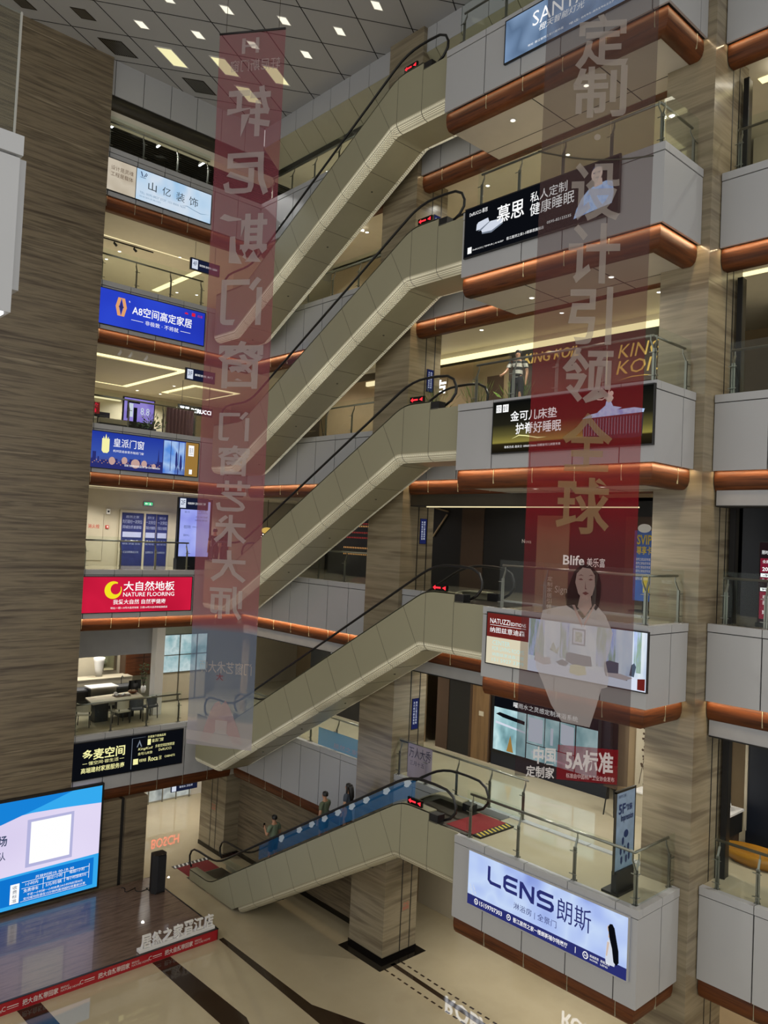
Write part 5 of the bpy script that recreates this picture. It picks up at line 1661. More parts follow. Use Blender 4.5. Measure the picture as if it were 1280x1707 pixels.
# coves over the right walkways
for k, y0, y1, w in ((4, 10.2, 22.5, 'behind the dancer billboard balcony'), (5, 9.2, 22.5, 'behind the black mattress billboard balcony'), (3, 9.6, 16.6, 'over the dark shop front')):
    b = MB()
    z = CAP[k] + {3: 2.95, 4: 2.86, 5: 2.86}[k]
    if k == 3: b.box(16.98, 17.03, y0, y1, CAP[4] - PD[4] - WD - 0.36, CAP[4] - PD[4] - WD - 0.33)
    else: b.box(20.26, 20.36, y0, y1, z, z + 0.17)
    tag(b.build('strip_light', 'cove' if k > 3 else 'cove_soft'), 'long warm strip of cove light ' + w, 'light', 'cove strips of the right shops')
for k, z, y in ((5, 24.1, 6.6), (4, 19.25, 6.9)):
    rt = thing('cove_light', 'warm ceiling cove light right of the right pillar, ' + ('upper one' if k == 5 else 'over the tall cream shop'), 'light', (19.5, y, ceil_z(k)))
    b = MB(); b.box(17.6, 22.5, y - 1.2, y - 0.95, ceil_z(k) - 0.02, ceil_z(k) - 0.004); b.box(18.6, 18.85, y - 0.95, y + 1.2, ceil_z(k) - 0.02, ceil_z(k) - 0.004); b.build('glow', 'cove', rt)
# curved lights
for k, c, w in ((5, (18.6, 22.6), 'over the walkway, left of the middle pillar'), (5, (18.7, 6.5), 'right of the right pillar')):
    z = ceil_z(k) - 0.12
    rt = thing('curved_light', 'curved white ceiling light ' + w, 'light', (c[0], c[1], z), 'curved ceiling lights')
    b = MB(); b.tube([(c[0] + 0.9 * math.cos(t * 0.2 + 1.8), c[1] + 0.9 * math.sin(t * 0.2 + 1.8), z) for t in range(14)], 0.04, 8); b.build('glow_ring', 'lamp', rt)
    b = MB()
    for t in (1, 12): b.bar((c[0] + 0.9 * math.cos(t * 0.2 + 1.8), c[1] + 0.9 * math.sin(t * 0.2 + 1.8), z), (c[0] + 0.9 * math.cos(t * 0.2 + 1.8), c[1] + 0.9 * math.sin(t * 0.2 + 1.8), z + 0.12), 0.01)
    b.build('hanger', 'steel', rt)

# ================================================================== shop fronts on the right (at X = 20.4)
SX = 20.40
_dn = [0]
def front(m, y0, y1, z0, z1, x=SX, t=0.12):
    b = MB(); b.box(x, x + t, y0, y1, z0, z1)
    return struct(b.build('wall_shop', m))

# level 2
z = CAP[2] - 0.03
front('tan', 19.6, 26.0, z, ceil_z(2))
front('brown_wall', 18.5, 19.0, z, z + 2.45)
front('tan', 17.5, 19.6, z + 2.45, ceil_z(2))
front('cream', 19.0, 19.55, z, z + 0.5, SX + 0.6)
front('dark_wall', 19.0, 19.55, z + 0.5, z + 1.5, SX + 0.6)
front('cream', 19.0, 19.55, z + 1.5, z + 1.9, SX + 0.6)
front('wood', 19.0, 19.55, z + 1.9, z + 2.45, SX + 0.6)
for (m, y0, y1, lab) in (('dark_wall', 17.45, 18.42, 'tall charcoal door beside the oak door'), ('door_wood', 16.62, 17.36, 'oak door with a small number plate left of the shower window')):
    rt = thing('shop_door', lab, 'door', (SX, (y0 + y1) / 2, z))
    b = MB(); b.box(SX - 0.02, SX + 0.06, y0, y1, z, z + 2.42); b.build('door_leaf', m, rt)
    b = MB()
    for (a, c) in ((y0 - 0.05, y0), (y1, y1 + 0.05)): b.box(SX - 0.04, SX + 0.08, a, c, z, z + 2.46)
    b.box(SX - 0.04, SX + 0.08, y0 - 0.05, y1 + 0.05, z + 2.42, z + 2.48); b.build('door_frame', 'brown_wall', rt)
    if m == 'door_wood':
        b = MB(); b.box(SX - 0.03, SX - 0.02, 16.85, 17.05, z + 1.45, z + 1.60); b.build('number_plate', 'cream', rt)
# lit shower shop window (a screen wall)
front('navy_wall', 12.2, 16.50, z, z + 0.45)
front('navy_wall', 12.2, 16.50, z + 0.45, ceil_z(2), SX + 0.08)
fr = FX(16.42, 12.55, z + 0.50, z + 2.35, SX - 0.01)
M['shower'] = emit_noise('shower_picture', ['5a8086', '93bcc2', 'c0dfe2', '6f989d'], 1.0, 1.0, (1, 1.2, 0.8), 3)
rt = board('advert_screen', 'wide lit shower picture in a black frame beside the oak door', fr, 'shower', depth=0.06, border=0.10, cat='screen')
put(rt, fr, 'header', 'e_black', [('r', 0, 0.74, 1, 1.0)])
put(rt, fr, 'lettering', 'e_white', [('t', '曜雨水之灵感定制淋浴系统', 0.20, 0.80, 0.82, 0.89)], c=0.004)
put(rt, fr, 'panes', 'e_black', [('r', 0.335, 0.0, 0.345, 0.74), ('r', 0.515, 0.26, 0.522, 0.74), ('r', 0.655, 0.26, 0.662, 0.74), ('r', 0.345, 0.25, 0.80, 0.262), ('r', 0.80, 0.0, 0.81, 0.74), ('p', [(0.02, 0.62), (0.06, 0.66), (0.32, 0.60), (0.32, 0.54), (0.10, 0.58)])], c=0.003)
put(rt, fr, 'lit_panels', 'e_soft', [('r', 0.36, 0.30, 0.50, 0.70), ('r', 0.575, 0.32, 0.60, 0.60), ('p', [(0.67, 0.40), (0.79, 0.32), (0.79, 0.70), (0.67, 0.72)]), ('p', [(0.02, 0.46), (0.33, 0.40), (0.33, 0.43), (0.02, 0.50)]), ('p', [(0.40, 0.12), (0.78, 0.05), (0.78, 0.08), (0.40, 0.15)])], c=0.004)
put(rt, fr, 'gold_vase', 'e_tan', [('p', [(0.145, 0.02), (0.165, 0.18), (0.18, 0.30), (0.195, 0.18), (0.215, 0.02)])], c=0.004)
front('tan', 10.2, 12.2, z, z + 2.5, SX + 0.5)
rt = thing('screen_panel', 'cream screen panel painted with dark branches beside the right pillar', 'screen', (SX, 10.8, z))
b = MB(); b.box(SX, SX + 0.06, 10.35, 11.35, z, z + 2.4); b.build('panel', 'cream', rt)
b = MB()
random.seed(11)
for i in range(7):
    y, zz = 10.5 + i * 0.12, z + 0.7
    p = [(SX - 0.004, y, zz)]
    for j in range(6):
        y += random.uniform(-0.07, 0.07); zz += random.uniform(0.15, 0.32)
        p.append((SX - 0.004, min(11.3, max(10.4, y)), min(z + 2.35, zz)))
    b.tube(p, 0.008, 5)
    for q_ in p[2:]: b.disc((SX - 0.003, q_[1] + 0.04, q_[2] + 0.02), (-1, 0, 0), 0.035, 0.004, 7)
b.build('branch_pattern', 'brown_wall', rt)
rt = thing('dressing_table', 'small cream cabinet under the branch screen by the right pillar', 'cabinet', (20.1, 10.7, z))
b = MB(); b.box(19.85, 20.35, 10.4, 11.1, z, z + 0.62); b.build('body', 'cream', rt)
b = MB(); b.box(19.83, 20.37, 10.38, 11.12, z + 0.62, z + 0.66); b.build('top', 'white', rt)
b = MB(); b.box(19.845, 19.85, 10.74, 10.76, z + 0.05, z + 0.6); b.build('door_gap', 'dark_wall', rt)
# grey shutter casings under the balcony mouldings
for (x0, y0, y1, k, w) in ((XF + 0.15, 13.0, PC[2] - 0.05, 3, 'over the oak door shop'), (XF + 0.15, 3.0, PR[2] - 0.05, 3, 'over the basin showroom'), (XF + 0.15, 3.0, PR[2] - 0.05, 4, 'over the red price board'), (XF + 0.15, 19.0, YF - 0.1, 3, 'left of the middle pillar, under the orange moulding'), (XF + 0.15, 11.0, PC[2] - 0.05, 4, 'over the dark shop')):
    b = MB()
    zz = CAP[k] - PD[k] - WD
    b.box(x0, x0 + 0.5, y0, y1, zz - 0.30, zz + 0.03)
    b.box(x0 - 0.01, x0 + 0.5, y0, y1, zz - 0.33, zz - 0.30, 1)
    tag(b.build('shutter_casing', ['dark_steel' if 'dark shop' in w else 'grey_header', 'joint']), 'long grey shutter casing ' + w, 'casing', 'shutter casings')
# level 3: dark shop
z = CAP[3] - 0.03
front('dark_wall', 9.2, 18.2, z, z + 2.95, SX + 0.02)
front('brown_wall', 17.2, 18.2, z, z + 2.9)
front('brown_wall', 9.6, 11.9, z + 0.0, z + 2.5, SX - 0.01)
front('tan', 13.8, 15.0, z, z + 2.5, SX - 0.01)
front('tan', 9.0, 26.2, z + 3.05, ceil_z(3) + 0.0)
front('black', 18.2, 19.7, z, z + 2.95, SX + 0.05)
b = MB(); b.bar((SX, 18.9, z + 2.5), (SX, 19.55, z + 1.7), 0.05); b.bar((SX, 18.85, z + 2.6), (SX, 19.6, z + 2.75), 0.05)
tag(b.build('metal_brace', 'tan'), 'tan metal brace inside the dark opening by the middle pillar', 'brace')
fr = FX(15.9, 15.0, z + 1.55, z + 1.75, SX + 0.0)
b = MB(); b.text(fr, 'Nova', 0.35, 0.3, 0.75, 0.9, depth=0.01)
tag(b.build('shop_lettering', 'white'), 'tiny pale shop lettering on the dark third floor wall', 'sign')
front('black', 19.7, 26.0, z, ceil_z(3), SX + 0.4)
# bead light wall behind the escalators on level three
rt = thing('light_wall', 'wall of small red and amber lights left of the middle pillar', 'light', (20.2, 23.2, z))
b = MB(); b.box(20.25, 20.35, 22.0, 24.4, z, z + 2.9); b.build('panel', 'black', rt)
M['bead_r'] = emit('bead_red', 'a83a34', 0.8); M['bead_a'] = emit('bead_amber', 'd8a060', 0.9)
for nm, m, rows in (('red_lights', 'bead_r', (1.5, 1.70, 2.05, 2.4)), ('amber_lights', 'bead_a', (0.85, 1.1, 1.95))):
    b = MB()
    for i in range(24):
        for r_ in rows:
            b.box(20.235, 20.25, 22.0 + i * 0.1, 22.02 + i * 0.1, z + r_, z + r_ + 0.06)
    b.build(nm, m, rt)
# level 4: brown showroom with gold letters
z = CAP[4] - 0.03
front('brown_wall', 9.2, 16.4, z, z + 2.55)
front('tan', 16.4, 19.7, z, z + 2.8)
front('brown_wall', 16.6, 17.3, z, z + 2.2, SX - 0.03)
front('ceiling_in', 9.2, 26.2, z + 3.1, ceil_z(4))
front('tan', 19.7, 26.0, z, z + 2.8)
M['gold_letter'] = plain('gold_letter', 'c9a64e', 0.3, metal=0.6)
M['gold_glow'] = emit('gold_lit', 'd9b25a', 0.9)
fr = FX(15.75, 13.7, z + 2.42, z + 2.80, SX - 0.05)
rt = thing('shop_sign', 'long row of gold shop letters under the warm cove strip', 'sign', fr(0.5, 0, 0))
b = MB(); b.text(fr, 'KING KOIL', 0, 0, 1, 0.85, c=0.0, shear=0.25, depth=0.03); b.build('lettering', 'gold_glow', rt)
b = MB(); b.rect(fr, 0, -0.12, 1, -0.02, -0.06, 0.05); b.build('rail', 'brown_wall', rt)
fr = FX(12.7, 10.6, z + 1.4, z + 2.65, SX - 0.06)
rt = thing('shop_sign', 'brown panel with two lines of gold letters by the right pillar', 'sign', fr(0.5, 0, 0))
b = MB(); b.rect(fr, 0, 0, 1, 1, -0.04, 0.035); b.build('panel', 'brown_wall', rt)
b = MB(); b.text(fr, 'KING', 0.18, 0.58, 0.85, 0.90, c=0.004, shear=0.2); b.text(fr, 'KOIL', 0.16, 0.20, 0.83, 0.52, c=0.004, shear=0.2)
b.poly(fr, [(0.2, 0.06), (0.4, 0.13), (0.6, 0.13), (0.8, 0.07), (0.6, 0.11), (0.4, 0.11)], 0.0); b.build('lettering', 'gold_glow', rt)
b = MB(); b.rect(fr, 0, 0, 0.012, 1, 0.0, 0.004); b.build('edge_light', 'cove_soft', rt)
# level 5 and 6
for k in (5, 6):
    z = CAP[k] - 0.03
    front('tan' if k == 5 else 'cream', 9.2, 26.2, z, z + 2.75)
    if k == 5: front('ceiling_in', 9.2, 26.2, z + 3.1, ceil_z(5))
# right of the right pillar
for k, m in ((2, 'navy_wall'), (3, 'navy_wall'), (4, 'cream'), (5, 'cream')):
    z = CAP[k] - 0.03
    front(m, -2, {2: 8.30, 3: 8.6, 4: 8.4, 5: 9.0}[k], z, ceil_z(k), SX + (0.02 if k < 4 else 0.9))
    rt = thing('door_post', 'bronze metal door post beside the right pillar, ' + {2: 'second', 3: 'third', 4: 'fourth', 5: 'fifth'}[k] + ' floor', 'post', (17.9, 7.9, z), 'bronze door posts')
    b = MB(); b.box(17.75, 17.95, 7.64, 7.74, z, CAP[k + 1] - PD[k + 1] - WD - (0.30 if k < 4 else 0)); b.build('post', 'dark_steel', rt)
    b = MB(); b.box(17.70, 17.75, 7.62, 7.74, z, CAP[k + 1] - PD[k + 1] - WD - (0.30 if k < 4 else 0)); b.build('edge', 'black', rt)
z = CAP[2] - 0.03
front('tan', 8.3, 9.6, z, ceil_z(2), SX + 2.2)
front('cream', 8.28, 8.34, z + 0.3, z + 2.5, SX - 0.02, 0.2)
rt = thing('vanity_cabinet', 'white topped vanity cabinet with a round basin in the right showroom', 'cabinet', (19.6, 8.7, z))
b = MB(); b.box(19.3, 20.1, 8.25, 9.4, z + 0.35, z + 0.85); b.build('body', 'dark_wall', rt)
b = MB(); b.box(19.27, 20.13, 8.22, 9.43, z + 0.85, z + 0.90); b.build('top', 'white', rt)
b = MB(); b.lathe((19.7, 8.65, z + 0.90), [(0.14, 0), (0.26, 0.10), (0.27, 0.13), (0.24, 0.12), (0.10, 0.03)], 20); b.build('basin', 'white', rt)
b = MB(); b.tube([(19.95, 8.5, z + 0.9), (19.95, 8.5, z + 1.2), (19.85, 8.52, z + 1.24), (19.78, 8.54, z + 1.2)], 0.015, 8); b.build('tap', 'steel', rt)
b = MB(); b.box(19.35, 20.05, 8.3, 9.35, z, z + 0.35); b.build('plinth', 'brown_wall', rt)
rt = thing('bathtub', 'golden brown oval tub on the floor of the right showroom', 'bathtub', (19.2, 7.6, z))
M['amber'] = plain('amber_resin', 'a9741c', 0.15)
b = MB()
prof = [(0.75, 0.0), (0.95, 0.12), (1.0, 0.30), (0.95, 0.30), (0.85, 0.14), (0.3, 0.08)]
v0 = len(b.v); b.lathe((0, 0, 0), prof, 28)
b.v = [(19.2 + x * 0.42, 7.55 + y * 0.78, z + zz) for x, y, zz in b.v]
b.build('shell', 'amber', rt)
b = MB(); b.lathe((19.2, 7.5, z + 0.08), [(0.05, 0.0), (0.045, 0.008), (0.01, 0.008)], 12); b.build('drain', 'steel', rt)
# SVIP board and price board on level three
z = CAP[3] - 0.03
M['svip'] = plain('blue_poster', '2a55a8', 0.4, var=0.15, scale=5)
fr = FX(10.37, 9.86, z + 0.28, z + 2.05, 18.2)
rt = thing('display_stand', 'blue and yellow poster stand behind the glass, left of the right pillar', 'stand', fr(0.5, 0, -0.03))
b = MB(); b.rect(fr, 0, 0, 1, 1, -0.03, 0.028); b.build('panel', 'svip', rt)
b = MB(); b.text(fr, 'SVIP', 0.15, 0.80, 0.95, 0.94, c=0.003, bold=0.02); b.text(fr, '尊享卡', 0.15, 0.66, 0.95, 0.78, c=0.003, bold=0.02); b.rect(fr, 0.55, 0.12, 0.9, 0.36, 0, 0.002); b.build('yellow_lettering', 'yellow', rt)
b = MB()
for i in range(6): b.text(fr, '居然之家会员专享', 0.12, 0.57 - i * 0.055, 0.9, 0.61 - i * 0.055, c=0.003)
b.build('white_lettering', 'white', rt)
b = MB(); b.box(18.05, 18.45, 9.84, 10.40, z, z + 0.04); b.bar((18.24, 10.1, z), (18.24, 10.1, z + 0.5), 0.03); b.build('foot', 'black', rt)
b = MB(); b.oval(FX(10.3, 9.9, z + 2.03, z + 2.25, 18.21), 0.5, 0.35, 0.45, 0.5, 0, 0.02); b.build('crest', 'white', rt)
M['price_blk'] = emit('price_board_black', '211619', 0.9); M['price_red'] = emit('price_board_red', '7a1c30', 0.9)
fr = FX(7.15, 6.70, z + 0.1, z + 1.85, 17.9)
rt = board('display_stand', 'black and red price board stand right of the right pillar', fr, 'price_blk', depth=0.04, border=0.015, cat='stand')
put(rt, fr, 'red_fields', 'price_red', [('r', 0.05, 0.62, 0.95, 0.80), ('r', 0.05, 0.50, 0.95, 0.56), ('r', 0.05, 0.04, 0.95, 0.38)])
put(rt, fr, 'white_fields', 'e_white', [('r', 0.08, 0.565, 0.85, 0.61), ('r', 0.08, 0.39, 0.80, 0.43), ('t', '2000', 0.15, 0.64, 0.7, 0.69, 0.02), ('t', '限时', 0.12, 0.85, 0.42, 0.90), ('t', '特惠', 0.5, 0.85, 0.85, 0.90), ('t', '全屋定制', 0.15, 0.74, 0.85, 0.78), ('t', '买一平送一平', 0.15, 0.515, 0.85, 0.545), ('t', '进店有礼', 0.2, 0.30, 0.7, 0.34), ('t', '咨询', 0.2, 0.22, 0.5, 0.27), ('t', '到店', 0.2, 0.1, 0.5, 0.15)], c=0.004)
put(rt, fr, 'price_figures', 'e_black', [('t', '-99.8', 0.2, 0.573, 0.75, 0.602, 0.02), ('t', '99元', 0.15, 0.395, 0.7, 0.425, 0.02)], c=0.008)
b = MB(); b.box(17.75, 18.2, 6.7, 7.15, z, z + 0.09); b.build('foot', 'black', rt)
# 5F poster stand on the second floor balcony
z = CAP[2] - 0.03
M['poster5'] = plain('pale_blue_poster', '8fa7c4', 0.35, var=0.12, scale=6)
fr = FY(14.98, 15.72, z + 0.45, z + 2.08, 8.72)
rt = thing('poster_stand', 'tall pale blue floor guide poster stand on the lowest right balcony', 'stand', (15.3, 8.75, z))
b = MB(); b.rect(fr, 0, 0, 1, 1, -0.04, 0.035); b.build('panel', 'poster5', rt)
M['ink_blue'] = plain('ink_blue', '1f3468', 0.5)
b = MB(); b.text(fr, '5F', 0.12, 0.72, 0.48, 0.85, c=0.003, bold=0.03); b.text(fr, '软装', 0.5, 0.74, 0.85, 0.83, c=0.003, bold=0.02); b.text(fr, 'Impression', 0.25, 0.60, 0.92, 0.71, c=0.003, bold=0.02)
for a, bb_ in ((0.35, 0.40), (0.25, 0.28), (0.45, 0.28), (0.65, 0.30), (0.30, 0.16), (0.55, 0.16), (0.7, 0.18)): b.poly(fr, [(a, bb_), (a + 0.06, bb_ + 0.02), (a + 0.10, bb_), (a + 0.10, bb_ - 0.06), (a + 0.05, bb_ - 0.09), (a, bb_ - 0.06)], 0, 0.002)
b.oval(fr, 0.56, 0.45, 0.12, 0.05); b.text(fr, '居然之家', 0.1, 0.93, 0.5, 0.97, c=0.003)
b.build('lettering', 'ink_blue', rt)
b = MB(); b.rect(fr, -0.03, -0.02, 0.0, 1.02, -0.045, 0.05); b.rect(fr, 1.0, -0.02, 1.03, 1.02, -0.045, 0.05); b.rect(fr, -0.03, 1.0, 1.03, 1.03, -0.045, 0.05); b.build('frame', 'dark_steel', rt)
b = MB(); b.prism([(14.95, 8.60, z), (15.75, 8.60, z), (15.75, 9.0, z), (14.95, 9.0, z)], (0, 0, 0.05)); b.prism([(15.0, 8.68, z + 0.05), (15.7, 8.68, z + 0.05), (15.7, 8.80, z + 0.05), (15.0, 8.80, z + 0.05)], (0, 0, 0.42)); b.build('base', 'black', rt)
# easel between the shower shop and the branch screen
rt = thing('easel', 'slim dark easel with a small frame by the right pillar shop', 'easel', (19.3, 11.4, z))
b = MB()
for (dx, dy) in ((-0.12, -0.16), (-0.12, 0.16), (0.25, 0)): b.bar((19.3 + dx, 11.4 + dy, z), (19.3, 11.4 + dy * 0.2, z + 1.45), 0.03)
b.build('leg', 'black', rt)
b = MB(); b.box(19.2, 19.23, 11.2, 11.6, z + 0.75, z + 1.35); b.build('board', 'brown_wall', rt)

# ground floor signs that the polished floor mirrors
M['sign_white'] = emit('lit_letters_white', 'f4f8ff', 4.0)
rt = thing('reception_counter', 'dark counter on the ground floor behind the lowest balcony', 'counter', (20.7, 12.5, 0))
b = MB(); b.box(20.40, 21.0, 11.3, 13.7, 0, 1.4); b.build('body', 'dark_wall', rt)
b = MB(); b.box(20.36, 21.05, 11.25, 13.75, 1.4, 1.45); b.build('top', 'white', rt)
M['sign_red'] = emit('lit_letters_red', 'ff3b30', 4.0)
for (fr, w) in ((FX(18.0, 15.4, 2.55, 3.12, SX - 0.02), 'nearer the middle pillar'), (FX(13.4, 11.6, 0.9, 1.35, 20.36), 'nearer the right pillar')):
    rt = thing('shop_sign', 'white lit ground floor letters mirrored in the floor, ' + w, 'sign', fr(0.5, 0, -0.03), 'mirrored ground floor letters')
    b = MB(); b.rect(fr, -0.02, -0.1, 1.02, 1.1, -0.04, 0.035); b.build('board', 'dark_wall', rt)
    b = MB(); b.text(fr, 'ROBAM', 0, 0, 1, 1, c=0.0, bold=0.03, depth=0.02); b.build('lettering', 'sign_white', rt)

# ================================================================== ground floor doorway, stage and its things
rt = thing('shop_sign', 'red lit letters mirrored in the floor of the bright ground floor doorway', 'sign', (18.2, 33.9, 1.8))
fr = FY(17.55, 18.95, 1.70, 2.14, 33.95)
b = MB(); b.rect(fr, -0.3, -0.3, 1.05, 1.3, -0.06, 0.04); b.build('board', 'dark_wall', rt)
b = MB(); b.text(fr, 'BOSCH', 0, 0, 1, 1, c=0.0, bold=0.01, depth=0.01); b.build('lettering', 'sign_red', rt)
b = MB(); b.oval(fr, -0.17, 0.5, 0.09, 0.55, 0.0, 0.004); b.build('logo', 'e_grey', rt)
rt = thing('direction_sign', 'small dark hanging sign in the ground floor doorway', 'sign', (15.3, 27.2, 2.8), 'hanging direction signs')
fr = FY(14.75, 15.85, 2.78, 3.08, 27.2)
b = MB(); b.rect(fr, 0, 0, 1, 1, -0.06, 0.055); b.build('panel', 'dir_blue', rt)
b = MB()
for x in (14.9, 15.7): b.bar((x, 27.23, 3.07), (x, 27.23, 3.23), 0.015)
b.build('hanger', 'steel', rt)
b = MB(); b.rect(fr, 0.02, 0.08, 0.18, 0.92, 0, 0.003); b.text(fr, '服务台 卫生间', 0.3, 0.4, 0.8, 0.65, c=0.004); b.build('lettering', 'e_soft', rt)
rt = thing('light_box', 'pale lit shop window in the ground floor corridor seen through the doorway', 'window', (18.0, 33.9, 0))
M['window_glow'] = emit_noise('window_glow', ['8a8f8c', 'c8cdc6', 'a9ada2'], 0.75, 1.5)
b = MB(); b.box(17.2, 19.4, 33.9, 33.96, 0.1, 1.5); b.build('pane', 'window_glow', rt)
b = MB()
for x in (17.2, 17.9, 18.6, 19.3): b.box(x, x + 0.05, 33.86, 33.9, 0, 1.6)
b.build('mullion', 'steel', rt)

ST = 0.33
rt = thing('stage', 'low wooden stage with a red printed front edge', 'stage', (10.2, 23.8, 0))
b = MB(); b.box(2.0, 13.50, 21.50, 26.15, 0.012, ST); b.build('deck', 'stage_wood', rt)
b = MB(); b.box(2.0, 13.52, 21.47, 21.50, 0.0, ST); b.box(13.50, 13.52, 21.47, 26.1, 0.0, ST); b.build('front_skirt', 'red_print', rt)
b = MB(); b.box(2.0, 13.53, 21.45, 21.52, ST, ST + 0.012); b.box(13.49, 13.53, 21.45, 26.1, ST, ST + 0.012); b.build('edge_trim', 'black', rt)
M['print_white'] = plain('printed_white', 'd9c8c4', 0.5)
b = MB()
x = 12.95 - 1.72
for i in range(4):
    x0 = 11.72 - i * 2.02
    fr = FY(x0, x0 + 1.6, 0.06, 0.26, 21.465)
    b.text(fr, '把大自然带回家', 0.0, 0.1, 0.58, 0.9, c=0.002, bold=0.02)
    b.text(fr, 'BRING', 0.62, 0.55, 0.76, 0.85, c=0.002); b.text(fr, 'NATURE HOME', 0.62, 0.15, 0.95, 0.45, c=0.002)
    b.text(fr, 'C', -0.32, 0.2, -0.26, 0.8, c=0.002); b.rect(fr, -0.24, 0.55, -0.06, 0.66, 0, 0.002); b.rect(fr, -0.24, 0.3, -0.06, 0.36, 0, 0.002)
b.build('front_lettering', 'print_white', rt)

rt = thing('letter_sign', 'row of white standing letters on a plinth at the stage corner', 'sign', (12.2, 21.6, ST + 0.012))
b = MB(); b.box(10.95, 13.44, 21.54, 21.74, ST + 0.012, ST + 0.10); b.build('plinth', 'white', rt)
for i, ch in enumerate('居然之家晋江店'):
    fr = FY(11.02 + i * 0.345, 11.02 + i * 0.345 + 0.31, ST + 0.10, ST + 0.47, 21.58)
    b = MB(); b.text(fr, ch, 0, 0, 1, 1, bold=0.014, depth=0.07); b.build('letter', 'white', rt)

rt = thing('loudspeaker', 'black column loudspeaker standing at the back corner of the stage', 'loudspeaker', (13.2, 24.9, ST))
b = MB(); b.prism([(12.92, 24.86, ST + 0.03), (13.06, 24.72, ST + 0.03), (13.36, 24.72, ST + 0.03), (13.44, 24.86, ST + 0.03), (13.42, 25.14, ST + 0.03), (13.0, 25.14, ST + 0.03)], (0, 0, 1.27)); b.build('cabinet', 'black', rt)
M['mesh_grille'] = plain('speaker_grille', '191a20', 0.6, var=0.4, scale=120)
b = MB(); b.box(13.06, 13.36, 24.705, 24.722, ST + 0.08, ST + 1.26); b.build('grille', 'mesh_grille', rt)
b = MB()
for x, y in ((13.05, 24.78), (13.37, 24.78), (13.05, 25.08), (13.37, 25.08)): b.lathe((x, y, ST), [(0.03, 0.0), (0.03, 0.03)], 10)
b.build('foot', 'rubber', rt)
b = MB()
pts = [(13.0, 25.1, ST + 0.012)]
random.seed(5)
for i in range(22):
    t = i / 21
    pts.append((13.0 - 0.75 * t + 0.12 * math.sin(t * 15), 25.25 + 0.5 * t + 0.12 * math.cos(t * 13), ST + 0.012))
b.tube(pts, 0.012, 6)
tag(b.build('cable', 'rubber'), 'black cable lying on the stage behind the loudspeaker', 'cable')

# near balcony at the left edge of the view
zb = 16.23
rt = thing('balcony_end', 'pale lilac grey balcony end panel at the left edge, close to the viewer', 'balcony', (1.6, 7.6, 14.6))
b = MB(); b.box(-0.5, 2.20, 7.47, 7.53, 14.62, zb - 0.20); b.box(2.14, 2.20, 7.53, 9.5, 14.62, zb - 0.20); b.build('panel', 'panel', rt)
b = MB(); b.box(-0.5, 2.22, 7.45, 7.62, zb - 0.18, zb); b.box(2.05, 2.22, 7.62, 9.5, zb - 0.18, zb); b.build('cap_band', 'panel', rt)
b = MB(); b.box(2.20, 2.33, 7.72, 9.5, 14.90, zb - 0.10); b.build('side_panel', 'panel', rt)
b = MB(); b.box(-0.5, 2.15, 7.50, 7.60, 14.60, 14.62); b.build('light_strip', 'lamp_cool', rt)
rt = thing('glass_railing', 'glass railing panel on the near balcony at the top left edge', 'railing', (1.6, 7.6, zb), 'glass balustrades around the atrium')
b = MB(); b.box(-0.5, 2.15, 7.52, 7.534, zb, zb + 1.15); b.build('glass_panel', 'glass', rt)
b = MB(); b.box(2.145, 2.16, 7.515, 7.54, zb, zb + 1.15); b.build('edge_strip', 'steel', rt)

# ================================================================== bathroom showroom (second floor, left)
z = CAP[2] - 0.03
wall('wall_shop', 'grey_header', 5.5, 14.6, 28.9, 29.1, z + 2.25, ceil_z(2))
wall('wall_pillar', 'white', 14.28, 14.62, 28.1, 28.5, z, ceil_z(2))
rt = thing('long_table', 'pale topped long table behind the railing in the bathroom showroom', 'table', (12.8, 28.5, z))
b = MB(); b.prism([(11.75, 27.75, z + 0.72), (13.85, 28.05, z + 0.72), (14.05, 29.2, z + 0.72), (11.95, 28.9, z + 0.72)], (0, 0, 0.045)); b.build('table_top', 'cream', rt)
b = MB(); b.box(12.0, 12.5, 28.1, 28.6, z, z + 0.72); b.build('pedestal', 'dark_wall', rt)
b = MB(); b.box(13.1, 13.6, 28.3, 28.9, z, z + 0.72); b.build('pedestal', 'dark_wall', rt)

def chair(x, y, rz, label, seat_m='cream'):
    rt = thing('dining_chair', label, 'chair', (x, y, z), 'chairs round the showroom table')
    c, s_ = math.cos(rz), math.sin(rz)
    def R(px, py, pz): return (x + px * c - py * s_, y + px * s_ + py * c, z + pz)
    b = MB()
    b.prism([R(-0.23, -0.22, 0.42), R(0.23, -0.22, 0.42), R(0.25, 0.2, 0.42), R(-0.25, 0.2, 0.42)], (0, 0, 0.06)); b.build('seat', seat_m, rt)
    b = MB()
    pts = [R(0.25 * math.cos(t), 0.05 + 0.2 * math.sin(t), 0.0) for t in [0.2 + i * 0.28 for i in range(11)]]
    for p, q_ in zip(pts[:-1], pts[1:]):
        b.prism([(p[0], p[1], z + 0.55), (q_[0], q_[1], z + 0.55), (q_[0], q_[1], z + 0.84), (p[0], p[1], z + 0.84)], Vector((p[1] - q_[1], q_[0] - p[0], 0)).normalized() * 0.03)
    b.build('backrest', seat_m, rt)
    for px, py in ((-0.2, -0.18), (0.2, -0.18), (-0.21, 0.18), (0.21, 0.18)):
        b = MB(); b.tube([R(px * 1.1, py * 1.1, 0.0), R(px, py, 0.55 if py > 0 else 0.42)], [0.014, 0.02], 8); b.build('leg', 'dark_wall', rt)
chair(11.45, 27.75, 2.6, 'pale chair at the left end of the showroom table, next to the stone wall')
chair(12.75, 27.55, 3.3, 'pale chair in front of the showroom table, nearest its middle')
M['grey_fabric'] = plain('grey_fabric', '46474b', 0.8, var=0.1, scale=30)
chair(13.35, 27.62, 2.9, 'dark grey chair in front of the right end of the showroom table', 'grey_fabric')
